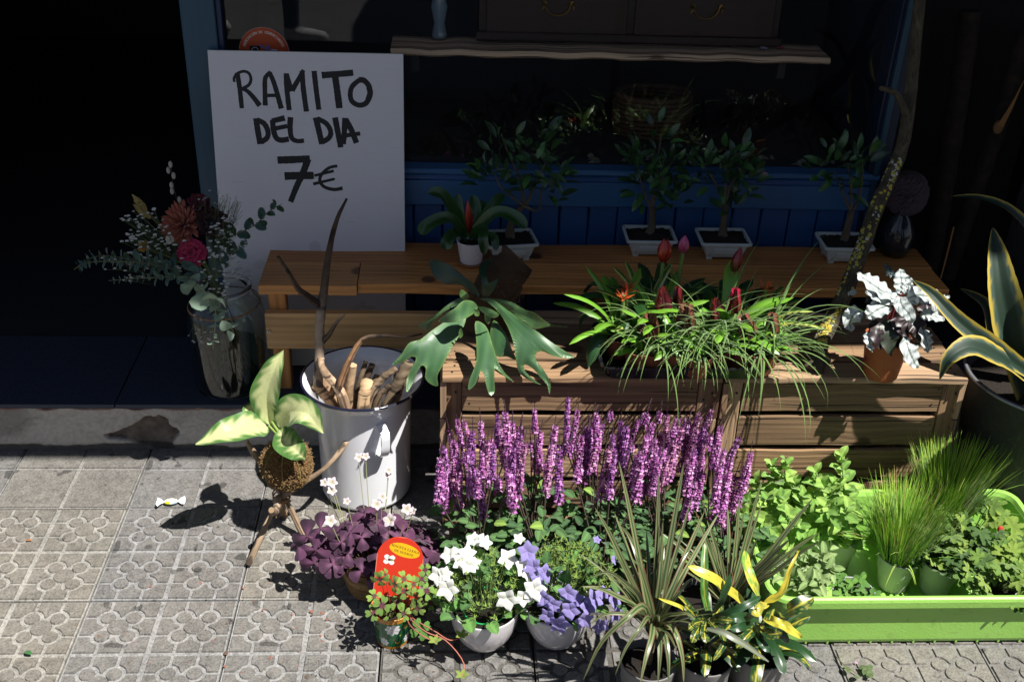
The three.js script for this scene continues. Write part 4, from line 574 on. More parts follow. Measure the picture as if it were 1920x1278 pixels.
// ---------------------------------------------------------------- agave in a dark tub
SEED = 729;
{
  const b = V(2.065, 0, .0), t = thing('agave', 'yellow-edged agave in a large dark zinc tub at the right edge', 'agave', b);
  const zinc = std([.9, .92, .95], .55, { map: rep(tex(512, 512, (u, v) => { const m = fbm(u * 6, v * 6, 6, 6, 3, 5), f = fbm(u * 50, v * 50, 50, 50, 9, 3), k = .012 + .022 * m + .018 * f; return [k, k * 1.05, k]; }), 3, 1), bumpMap: concB, bumpScale: .002 });
  part('tub', lathe([[0, .002], [.125, 0], [.13, .006], [.165, .26], [.178, .352], [.182, .358], [.182, .364], [.176, .366], [.171, .36], [.155, .24], [0, .24]], 56), zinc, t); part('tub_rim', new THREE.TorusGeometry(.180, .0045, 8, 72).rotateX(Math.PI / 2).translate(0, .362, 0), std([.30, .32, .36], .3, { metalness: .5 }), t); part('soil', soilDisc(.165).translate(0, .33, 0), soilM, t);
  const ag = (s, t) => { const a = Math.abs(s), e = ss(.70, .78, a + .03 * Math.sin(t * 60)), m = ss(.45, .62, a) * (1 - e); return mixc(mixc([.008, .026, .013], [.045, .085, .07], m * .7), [.40, .30, .04], e); };
  const shape = (W) => (t) => W * (t < .35 ? lerp(.72, 1, t / .35) : Math.pow(Math.max(0, 1 - (t - .35) / .65), .75)) * (1 + .035 * Math.abs(Math.sin(t * 38)));
  const o = { shape, fold: .35, cup: .1, n: 40, m: 14 };
  traced(t, 'leaf', phy([1, 1, 1], .62, VC), [[[[1925, 735, .05], [1900, 640, .08], [1878, 540, .06], [1868, 470, .02], [1862, 426, -.01]], 68, { hint: V(-.1, .2, .95) }], [[[1990, 700, .0], [1965, 560, .0], [1935, 450, -.04], [1890, 395, -.07], [1835, 372, -.10], [1782, 368, -.13]], 44, { roll: .5 }], [[[1930, 700, .1], [1880, 665, .14], [1800, 605, .14], [1745, 548, .1], [1712, 525, .05]], 40, { roll: -.25 }], [[[1920, 705, .1], [1870, 668, .17], [1815, 650, .20], [1780, 672, .215], [1762, 712, .21]], 50, { roll: .15, cup: -.15 }], [[[1905, 690, -.02], [1868, 640, -.04], [1845, 570, -.06], [1800, 540, -.07]], 40, { col: (s, t) => ag(s, t).map((c) => c * .8) }], [[[1990, 720, .05], [2010, 600, .1], [2040, 480, .12], [2080, 400, .1]], 90], [[[1990, 730, .1], [2060, 690, .2], [2130, 700, .3]], 84], [[[1970, 720, .12], [1995, 720, .26], [2020, 760, .36]], 80]], ag, o);
}

// ---------------------------------------------------------------- glass vase and bouquet on the doorstep
SEED = 766;
const VZ = V(.197, YS + .001, -.313);
{
  const t = thing('glass_vase', 'large clear glass jar vase half full of water on the doorstep', 'vase', VZ), glass = new THREE.MeshPhysicalMaterial({ color: new THREE.Color(.93, .96, .95), roughness: .02, transmission: 1, thickness: 0, ior: 1.5, side: THREE.DoubleSide });
  const out = [[0, 0], [.078, 0], [.0855, .006], [.0885, .018], [.0895, .06], [.0915, .12], [.0935, .165], [.0935, .19], [.089, .212], [.079, .230], [.067, .243], [.0615, .251], [.0605, .266]], prof = [...out, ...[...out].reverse().map(([x, y]) => [Math.max(0, x - .0032), Math.max(.008, y)])]; const solid = new THREE.MeshPhysicalMaterial({ color: new THREE.Color(.90, .95, .94), roughness: .015, transmission: 1, thickness: .004, ior: 1.5 });
  part('glass_wall', lathe(prof, 80), solid, t);
  part('glass_lip', new THREE.TorusGeometry(.0625, .0058, 14, 64).rotateX(Math.PI / 2).translate(0, .268, 0), new THREE.MeshPhysicalMaterial({ color: 0xffffff, roughness: .03, transmission: 1, thickness: .01, ior: 1.5 }), t); 
  const wm = new THREE.MeshPhysicalMaterial({ color: new THREE.Color(.62, .70, .62), roughness: .01, transmission: 1, thickness: 0, ior: 1.2, side: THREE.DoubleSide }); part('water', lathe([[0, .010], [.080, .012], [.0848, .022], [.0866, .098], [.0868, .1005], [.084, .099], [0, .099]], 56), wm, t);
  const tw = new GB(); for (const k of [0, 1]) { const pts = []; for (let i = 0; i <= 40; i++) { const a = i / 40 * 6.283; pts.push(V(Math.cos(a) * (.0845 - k * .001), .2235 + .0022 * k + .004 * Math.sin(a + 2), Math.sin(a) * (.0845 - k * .001))); } tubeInto(tw, pts, .0013, { n: 60, m: 5, col: (u) => u * 61 % 2 < 1 ? [.34, .21, .12] : [.22, .13, .07] }); } part('twine', tw.build(), stemM, t);
}
{
  const t = thing('bouquet', 'mixed bouquet of chrysanthemum, carnation, gypsophila and eucalyptus standing in the glass vase', 'bouquet', VZ), L = (x, y, z) => Zp(x, y, z).sub(VZ), neck = V(-.01, .262, .005);
  const g = new GB(); // stems down into the water
  for (let i = 0; i < 26; i++) { const a = rnd() * 6.283, r = rr(.01, .055), b = V(Math.cos(a) * r + .02, rr(.016, .07), Math.sin(a) * r * .8 + .01); tubeInto(g, [neck.clone().add(V(rr(-.03, .015), 0, rr(-.02, .02))), V(b.x * .3 + rr(-.015, .01), .15, b.z * .5), b], rr(.0013, .0026), { n: 8, m: 5, col: () => pick([[.06, .09, .02], [.10, .12, .03], [.07, .05, .025], [.16, .15, .05]]) }); }
  part('stems', g.build(), stemM, t);
  const stem = (p, c = [.10, .14, .04], r = .0015) => part('stem', tube([neck, neck.clone().lerp(p, .5).add(V(0, .015, 0)), p], r, { n: 8, m: 5, col: () => c }), stemM, t);
  const flower = (name, c, dir, build) => { const b = new GB(); build(b); const m = part(name, b.build(), petalM, t, c); m.quaternion.copy(basis(dir, V(0, 0, 1).cross(dir).add(V(.01, 1, 0)))); stem(c); return m; };
  // petals round the axis +y, out to radius R
  const layers = (b, rows) => { for (const [n, e, l, w, c1, c2, r0, dr] of rows) for (let i = 0; i < n; i++) { const az = i / n * 6.283 + rnd() * .4, el = e + rr(-.15, .15); bladeInto(b, arc(V(Math.cos(az) * r0, 0, Math.sin(az) * r0), az, el, l * rr(.85, 1.15), dr, 4), strap(w, .6), { side: sideOf(az), n: 6, m: 3, fold: .5, wave: w * .12, wf: 14, col: (s, k) => mixc(c1, c2, k) }); } };
  flower('chrysanthemum', L(343, 420, -.21), V(-.3, .7, .75), (b) => layers(b, [[26, -.1, .047, .0044, [.22, .035, .02], [.50, .15, .09], .003, -.3], [24, .18, .047, .0042, [.22, .035, .02], [.50, .15, .09], .003, -.2], [22, .4, .045, .0042, [.24, .04, .02], [.54, .17, .10], .003, -.1], [18, .75, .042, .004, [.26, .05, .02], [.52, .16, .09], .003, -.1], [14, 1.15, .038, .0036, [.28, .06, .02], [.56, .2, .11], .002, -.1]]));
  flower('dahlia', L(396, 418, -.20), V(.15, .6, .8), (b) => layers(b, [[16, .1, .036, .008, [.022, .003, .005], [.05, .006, .008], .003, -.5], [14, .5, .034, .008, [.022, .003, .005], [.05, .006, .008], .003, -.4], [10, .95, .026, .007, [.02, .003, .005], [.04, .005, .008], .003, -.4]]));
  flower('dark_red_bloom', L(372, 386, -.23), V(0, .7, .6), (b) => layers(b, [[12, .2, .028, .008, [.06, .004, .008], [.14, .008, .018], .002, -.5], [10, .7, .026, .007, [.06, .004, .008], [.12, .008, .018], .002, -.4]]));
  flower('carnation', L(359, 474, -.17), V(.05, .55, .85), (b) => { for (const [n, e, l, w] of [[9, .05, .031, .012], [9, .4, .030, .012], [8, .8, .026, .011], [7, 1.15, .022, .009]]) for (let i = 0; i < n; i++) { const az = i / n * 6.283 + rnd(); bladeInto(b, arc(V(0, 0, 0), az, e, l, .2, 4), (k) => w * (.25 + .75 * ss(.1, .8, k)), { side: sideOf(az), n: 9, m: 8, fold: .2, wave: .004, wf: 9, col: (s, k) => mixc([.42, .012, .08], [.80, .07, .19], k * (.7 + .3 * Math.sin(s * 9))) }); } });
  flower('yellow_flower', L(270, 462, -.22), V(-.4, .6, .7), (b) => layers(b, [[7, .3, .014, .006, [.4, .18, .02], [.5, .26, .03], .001, -.3], [5, .9, .010, .004, [.42, .2, .02], [.5, .26, .03], .001, -.3]]));
  flower('white_button_flower', L(318, 450, -.15), V(-.1, .5, .9), (b) => layers(b, [[9, .2, .009, .004, [.7, .66, .55], [.8, .78, .7], .001, -.6], [7, .8, .008, .004, [.7, .66, .55], [.8, .78, .7], .001, -.6]]));
  // gypsophila: fine branching stems, each ending in a tiny white bloom
  const bb = new GB(), bs = new GB(); const bloom = (p, r) => { for (let i = 0; i < 5; i++) { const a = i * 1.257 + rnd(); bladeInto(bb, [p, p.clone().add(V(Math.cos(a) * r * .7, r * .5, Math.sin(a) * r * .7)), p.clone().add(V(Math.cos(a) * r, r * .2, Math.sin(a) * r))], (k) => r * .55 * Math.sin(Math.PI * cl(k * .8 + .15)), { n: 3, m: 2, side: sideOf(a), fold: .2, col: () => [.84, .86, .82] }); } };
  for (const [x, y, rx, ry, z, n, r] of [[265, 430, 45, 45, -.20, 52, .0042], [300, 470, 65, 48, -.17, 60, .0042], [240, 500, 60, 30, -.16, 26, .0036], [432, 392, 24, 28, -.24, 62, .0017], [425, 455, 36, 48, -.17, 70, .0042], [400, 520, 40, 45, -.14, 52, .004], [375, 580, 26, 25, -.12, 12, .003], [455, 510, 18, 20, -.2, 10, .0028], [400, 375, 30, 20, -.22, 12, .0026], [375, 630, 22, 16, -.14, 12, .003]]) { const hub = L(x * .5 + 185, y * .5 + 262, z).lerp(neck, .2); for (let i = 0; i < n; i++) { const a = rnd() * 6.283, q = Math.sqrt(rnd()), p = L(x + Math.cos(a) * rx * q, y + Math.sin(a) * ry * q, z + rr(-.04, .05)); bloom(p, r * rr(.75, 1.25)); tubeInto(bs, [hub.clone().lerp(p, .45).add(V(rr(-.012, .012), rr(-.012, .012), rr(-.012, .012))), p], .00042, { n: 1, m: 3, caps: false, col: () => [.07, .11, .04] }); } }
  const b1 = part('gypsophila', bb.build(), petalM, t), b2 = part('gypsophila_stems', bs.build(), stemM, t); b1.userData.kind = b2.userData.kind = 'stuff';
  // eucalyptus: round leaves in pairs along a twig
  const round = proto((k) => .36 * Math.pow(Math.sin(Math.PI * Math.pow(k, .8)), .6), (s, k) => mixc([.05, .115, .10], [.09, .18, .155], Math.abs(s)), { n: 7, m: 4, fold: .15 }), pale = proto((k) => .42 * Math.pow(Math.sin(Math.PI * Math.pow(k, .8)), .6), (s, k) => mixc([.34, .45, .32], [.26, .38, .28], Math.abs(s)), { n: 7, m: 4, fold: .2 }), grn = proto((k) => .36 * Math.pow(Math.sin(Math.PI * Math.pow(k, .8)), .6), () => [.03, .085, .03], { n: 7, m: 4, fold: .15 });
  function euc(pts, n, len, geo, tw = 0, narrow = 0) { const P = pts.map((p) => L(...p)), br = part('eucalyptus_branch', tube(P, (k) => .0014 - .0007 * k, { n: 14, m: 5, col: () => geo === pale ? [.36, .34, .16] : [.16, .17, .09] }), stemM, t), cv = curve(P); for (let i = 0; i < n; i++) { const k = .06 + .93 * i / n, p = cv.getPoint(k), T = cv.getTangent(k), a = tw + i * 1.5, e = T.clone().cross(V(.2, .5, .8)).normalize(), f = e.clone().applyAxisAngle(T, a); for (const s of [-1, 1]) { const d = f.clone().multiplyScalar(s).addScaledVector(T, .35); const m = put('leaf', typeof geo === 'function' ? geo() : geo, leafM, br, p, d, T.clone().addScaledVector(V(0, .5, 1), rr(-.2, .5)), len * lerp(1, .42, k) * rr(.85, 1.15)); if (narrow) m.scale.x *= narrow; } } }
  euc([[345, 500, -.16], [290, 492, -.13], [235, 484, -.10], [180, 480, -.08], [138, 505, -.07]], 16, .034, () => rnd() < .25 ? grn : round); euc([[340, 510, -.14], [280, 494, -.10], [220, 490, -.07], [165, 492, -.05], [150, 500, -.05]], 14, .026, round);
  euc([[345, 516, -.12], [300, 520, -.09], [250, 522, -.07], [203, 526, -.05]], 12, .022, round); euc([[400, 460, -.22], [440, 440, -.19], [480, 420, -.17], [505, 395, -.16], [528, 382, -.15]], 9, .036, () => rnd() < .5 ? grn : round, 1.2); euc([[400, 480, -.2], [440, 470, -.17], [462, 455, -.16]], 4, .04, round, .6); euc([[370, 500, -.15], [355, 520, -.11], [352, 545, -.09]], 4, .036, round);
  euc([[352, 520, -.12], [370, 540, -.075], [398, 560, -.055], [404, 582, -.05], [402, 620, -.055], [399, 655, -.06]], 11, .03, pale, .3, .75); euc([[400, 560, -.07], [415, 580, -.06], [425, 604, -.06], [438, 622, -.065]], 3, .036, pale, 1.0);
  for (const [x, y, z, s] of [[357, 534, -.07, .034], [364, 538, -.065, .03], [392, 552, -.045, .04], [400, 558, -.04, .042], [410, 562, -.04, .036], [424, 610, -.05, .032], [434, 622, -.05, .028], [384, 556, -.05, .03]]) put('leaf', pale, leafM, t, L(x, y, z).add(V(rr(-.01, .01), -.01, 0)), V(rr(-1, 1), rr(.2, 1), .4), V(rr(-.3, .3), .4, 1), s);
  for (const [x, y, dx, dy] of [[268, 388, -16, -20], [275, 402, -20, -16]]) { const p = L(x - dx * .5, y - dy * .5, -.21), q = L(x + dx, y + dy * .9, -.19); const s = new GB(); for (let i = 0; i < 90; i++) { const k = Math.pow(rnd(), .8), c = p.clone().lerp(q, k), d = V(rr(-1, 1), rr(-1, 1), rr(-1, 1)).normalize(), r = .008 * Math.sin(Math.PI * cl(k * .9 + .08)); const ax = q.clone().sub(p).normalize(); bladeInto(s, [c, c.clone().addScaledVector(d, r).addScaledVector(ax, .003), c.clone().addScaledVector(d, r * .9).addScaledVector(ax, .011)], oval(.0022), { n: 3, m: 2, col: () => vary([.42, .33, .12], .2) }); } part('canary_grass', s.build(), stemM, t); stem(p, [.25, .2, .08], .0008); }
  const wl = part('willow_twig', tube([neck, L(340, 400, -.24), L(325, 350, -.24), L(319, 300, -.23)], .0011, { n: 10, m: 5, col: () => [.03, .02, .012] }), stemM, t); for (const [x, y] of [[319, 308], [315, 319], [325, 329], [321, 347], [322, 358], [336, 374]]) part('catkin', new THREE.SphereGeometry(.0052, 10, 8).scale(.85, 1.5, .85), std([.36, .33, .28], 1), wl, L(x, y, -.228));
}

// ---------------------------------------------------------------- dieffenbachia in a coir ball on a stick tripod
SEED = 803;
{
  const F1 = V(.304, .004, .201), F2 = V(.416, .004, .114), F3 = V(.358, .004, .040), K = V(.365, .088, .078), b = V(.36, 0, .12), t = thing('stick_tripod', 'tripod of three tied driftwood sticks holding the coir ball plant', 'plant stand', b), L = (p) => p.clone().sub(b);
  const U1 = Zp(668, 803, -.0), U2 = F2.clone().lerp(K, 2.4).add(V(-.004, 0, 0)), U3 = K.clone().add(V(-.004, .050, .105));
  const sk = (f, k, u, r, off) => part('stick', tube([L(f), L(k.clone().add(off)), L(f).lerp(L(u), .72).add(V(.002, .001, 0)), L(u)], (q) => r * (1 + .12 * Math.sin(q * 17) - .15 * q), { n: 22, m: 9, rough: .08, col: (q) => mixc([.9, .82, .72], [1.05, .95, .85], q), cap: [1.35, 1.15, .9] }), stickM, t);
  sk(F1, K, U1, .0066, V(0, 0, .006)); sk(F2, K, U2, .0072, V(.004, 0, -.004)); sk(F3, K, U3, .0085, V(-.006, 0, 0));
  const tw = new GB(); for (let k = 0; k < 5; k++) { const pts = []; for (let i = 0; i <= 24; i++) { const a = i / 24 * 6.283; pts.push(L(K).add(V(Math.cos(a) * .0185, (k - 2) * .0042 + .007 * Math.sin(a * 1 + k), Math.sin(a) * .0145))); } tubeInto(tw, pts, .0017, { n: 30, m: 5, col: () => vary([.30, .17, .085], .2) }); } for (const [x, y] of [[.012, -.03], [-.012, -.038]]) tubeInto(tw, [L(K).add(V(x * .5, 0, .015)), L(K).add(V(x, y, .02))], .0014, { n: 4, m: 5, col: () => [.3, .17, .085] }); part('twine', tw.build(), stemM, t);
  const C = Zp(537, 868, .085), p = thing('coir_ball_plant', 'dieffenbachia with creamy yellow-green leaves growing from a brown coir ball', 'potted plant', C), R = .054;
  const sp = new THREE.SphereGeometry(R, 40, 30), ps = sp.attributes.position; for (let i = 0; i < ps.count; i++) { const x = ps.getX(i), y = ps.getY(i), z = ps.getZ(i), k = 1 + .10 * (fbm(x * 30 + 9, y * 30 + z * 21 + 9, 999, 999, 3, 3) - .5); ps.setXYZ(i, x * k, y * k * (y < 0 ? 1.12 : .95), z * k); } sp.computeVertexNormals();
  part('coir_ball', sp, std([.8, .6, .4], 1, { map: rep(tex(256, 256, (u, v) => { const f = fbm(u * 40, v * 26, 40, 26, 3, 4); return mixc([.05, .03, .012], [.22, .13, .05], f); }), 1, 1), bumpMap: rep(tex(256, 256, (u, v) => [fbm(u * 40, v * 26, 40, 26, 3, 4)], false), 1, 1), bumpScale: .012 }), p);
  const fz = new GB(); for (let i = 0; i < 3600; i++) { const d = V(rr(-1, 1), rr(-1, 1), rr(-1, 1)).normalize(), q = d.clone().multiplyScalar(R * rr(.97, 1.02)); q.y *= q.y < 0 ? 1.1 : .95; const e = V(rr(-1, 1), rr(-1, 1), rr(-1, 1)).multiplyScalar(.004), m = q.clone().addScaledVector(d, rr(.0005, .0025)).add(e); bladeInto(fz, [q, m, m.clone().add(V(rr(-1, 1), rr(-1, 1), rr(-1, 1)).multiplyScalar(.003))], () => .0005, { n: 2, m: 1, col: () => vary(pick([[.22, .13, .045], [.30, .19, .07], [.12, .07, .025]]), .3) }); } const fm = part('coir_fibre', fz.build(), stemM, p); fm.userData.kind = 'stuff';
  const st = new GB(); for (const a of [.9, 1.6, 2.4]) { const pts = []; for (let i = 0; i <= 10; i++) { const k = i / 10 * Math.PI, q = V(Math.sin(k) * Math.cos(a), Math.cos(k), Math.sin(k) * Math.sin(a)).multiplyScalar(R * 1.03); q.y *= q.y < 0 ? 1.12 : .95; pts.push(q); } tubeInto(st, pts, .001, { n: 20, m: 4, col: () => [.28, .22, .07] }); } part('string', st.build(), stemM, p);
  const hz = C.z, cr = (s, k) => { const a = Math.abs(s), n = .13 * Math.sin(k * 44 + a * 9) + .1 * Math.sin(k * 23 + s * 5), c = ss(.42, .92, a + n * .75 + .35 * Math.max(0, k - .7)); const vn2 = .5 + .5 * Math.sin((k * 1.15 - a * .42) * 88), mid = 1 - ss(.015, .05, a); return mixc(mixc(mixc([.66, .68, .32], [.05, .17, .018], c), [.20, .36, .06], .22 * vn2 * vn2), [.50, .60, .24], mid * .7).map((x) => x * (.9 + .2 * fbm(k * 30, s * 12 + 20, 999, 999, 4, 2))); };
  const sh = (W) => (k) => W * Math.pow(Math.sin(Math.PI * Math.pow(cl(k), .72)), .75) * (k > .85 ? 1 - (k - .85) * 2.4 : 1) + .0006;
  const dm = phy([1, 1, 1], .96, { ...VC, transmission: .3, thickness: 0, clearcoat: .25, clearcoatRoughness: .35 });
  traced(p, 'leaf', dm, [[[[500, 800, hz + .005], [468, 800, hz + .035], [420, 812, hz + .065], [366, 833, hz + .08]], 62, { roll: .25 }], [[[508, 795, hz], [500, 750, hz - .01], [512, 700, hz - .015], [531, 656, hz - .03]], 62, { hint: V(-.25, .2, .95), fold: .35, roll: -.15 }], [[[524, 800, hz + .01], [545, 772, hz + .03], [575, 775, hz + .06], [606, 812, hz + .07]], 62, { roll: .1 }], [[[524, 806, hz + .02], [536, 825, hz + .045], [556, 845, hz + .065], [572, 862, hz + .07]], 52, { roll: .2, col: (s, k) => cr(Math.abs(s) * .6 + .5, k) }], [[[500, 790, hz - .02], [485, 770, hz - .03], [468, 768, hz - .02], [458, 782, hz]], 34, { roll: .4 }], [[[526, 796, hz - .01], [535, 770, hz - .01], [556, 762, hz]], 22]], cr, { shape: sh, n: 60, m: 30, fold: .26, wave: .0026, wf: 16 });
  for (const [x, y] of [[503, 797], [509, 790], [524, 799], [527, 806]]) part('leaf_stalk', tube([V(.004, R * .7, .012), V(.002, R + .012, .016), Zp(x, y, hz + .006).sub(C)], (k) => .0052 - .0022 * k, { n: 8, m: 7, col: () => [.24, .34, .07] }), stemM, p);
}

// ---------------------------------------------------------------- purple oxalis
SEED = 840;
const leafAt = (g, t, p, dir, nor, s, mat = leafM) => put('leaf', g, mat, t, p, dir, nor, s);
const bloomGeo = (n, c0, c1, w = .38, o = {}) => { const g = new GB(); for (let i = 0; i < n; i++) { const az = i / n * 6.283; bladeInto(g, arc(V(0, 0, 0), az, o.e ?? .55, 1, o.d ?? .9, 5), (k) => o.star ? w * (k < .5 ? .3 + 1.4 * k : Math.pow(Math.max(0, 1 - (k - .5) / .5), .75)) : w * Math.pow(Math.sin(Math.PI * cl(.1 + k * (o.cut ?? .86))), .8), { side: sideOf(az), n: 9, m: 6, fold: o.star ? .10 : .15, cup: o.star ? .06 : 0, wave: o.star ? .03 : 0, col: (s, k) => mixc(mixc(c0, c1, k), c0.map((x) => x * .85), .35 * (1 - ss(0, .12, Math.abs(s)))) }); } return g.build(); };
{
  const b = V(.578, 0, .262), t = thing('purple_oxalis', 'oxalis with purple triangular leaves and pale pink flowers in a wicker pot', 'potted plant', b);
  const bk = new GB(); for (let i = 0; i < 13; i++) { const y = .005 + i * .0062, r = .052 + .011 * Math.sin(i / 12 * 2.4), pts = []; for (let k = 0; k <= 36; k++) { const a = k / 36 * 6.283; pts.push(V(Math.cos(a) * (r + .0012 * Math.sin(k * Math.PI * .5 + i * Math.PI)), y, Math.sin(a) * (r + .0012 * Math.sin(k * Math.PI * .5 + i * Math.PI)))); } tubeInto(bk, pts, .0036, { n: 72, m: 6, caps: false, col: (u) => vary([.19, .105, .032], .3) }); } part('wicker_pot', bk.build(), stemM, t);
  part('pot_liner', lathe([[0, .004], [.048, .004], [.058, .05], [.060, .078], [.057, .078], [.055, .06], [0, .06]], 30), blackPl, t); part('wooden_band', lathe([[.0655, .043], [.067, .046], [.067, .055], [.0655, .058]], 40), std([.25, .14, .045], .6), t);
  const leaf = (c) => { const g = new GB(); for (let i = 0; i < 3; i++) { const az = i * 2.094 + Math.PI / 2; bladeInto(g, [V(0, 0, 0), V(Math.cos(az) * .5, Math.sin(az) * .5, -.04), V(Math.cos(az), Math.sin(az), -.20)], (k) => (.04 + .60 * Math.pow(k, .85)) * (k > .68 ? Math.sqrt(Math.max(0, 1 - Math.pow((k - .68) / .34, 2))) : 1), { hint: V(0, 0, 1), n: 12, m: 8, fold: -.34, wave: .02, wf: 8, col: (s, k) => mixc(mixc(c, [.17, .055, .125], .8 * ss(.0, .5, 1 - Math.abs(s)) * ss(.75, .1, k)), c, ss(.4, .9, Math.abs(s))) }); } return g.build(); };
  const lv = [[.045, .011, .036], [.085, .020, .062], [.032, .009, .026], [.10, .030, .078], [.05, .012, .038]].map(leaf), om = phy([1, 1, 1], .95, { ...VC, transmission: .2, thickness: 0, clearcoat: .1, clearcoatRoughness: .4 }), stalks = new GB();
  for (let i = 0; i < 100; i++) { const a = rnd() * 6.283, q = Math.sqrt(rnd()), d = V(Math.cos(a) * q * .125, .06 + .105 * (1 - q * q * .75) + rr(-.015, .02), Math.sin(a) * q * .092 + .002); tubeInto(stalks, [V(d.x * .25, .06, d.z * .25), V(d.x * .7, d.y * .85, d.z * .7), d], .0008, { n: 4, m: 4, caps: false, col: () => [.16, .10, .06] }); leafAt(pick(lv), t, d, V(rr(-1, 1), rr(-.4, .4), rr(-1, 1)), V(d.x * 5 + rr(-.3, .3), .9, d.z * 6 + .3 + rr(-.3, .4)), rr(.020, .034), om); }
  for (const [x, y, z] of [[575, 1005, .30], [590, 1030, .31], [560, 1020, .29], [600, 990, .28], [588, 1055, .31]]) { const p = Zp(x, y, z).sub(b); leafAt(pick(lv), t, p, V(rr(-1, 1), rr(-1, 0), .2), V(-.5, .5, .7), .034, om); tubeInto(stalks, [V(-.03, .06, .01), p.clone().multiplyScalar(.6).setY(.09), p], .0009, { n: 5, m: 4, caps: false, col: () => [.2, .2, .06] }); }
  const fl = bloomGeo(5, [.55, .50, .30], [.78, .66, .80], .36, { e: .9, d: 1.2 });
  for (const [x, y, z, s] of [[622, 905, .2, .018], [622, 920, .21, .016], [608, 905, .2, .014], [672, 858, .18, .015], [685, 856, .18, .013], [728, 882, .18, .014], [728, 890, .18, .012], [619, 977, .31, .019], [732, 976, .32, .022], [762, 955, .3, .018], [774, 958, .3, .013], [706, 946, .28, .018], [716, 932, .27, .014], [650, 940, .28, .012]]) { const p = Zp(x, y, z).sub(b); put('flower', fl, petalM, t, p, V(rr(-.4, .4), .8, .6), V(0, .1, 1), s * .78); tubeInto(stalks, [V(p.x * .4, .07, p.z * .4), V(p.x * .8, p.y * .7, p.z * .8), p], .0008, { n: 5, m: 4, caps: false, col: () => [.34, .36, .16] }); }
  part('stalks', stalks.build(), stemM, t);
}

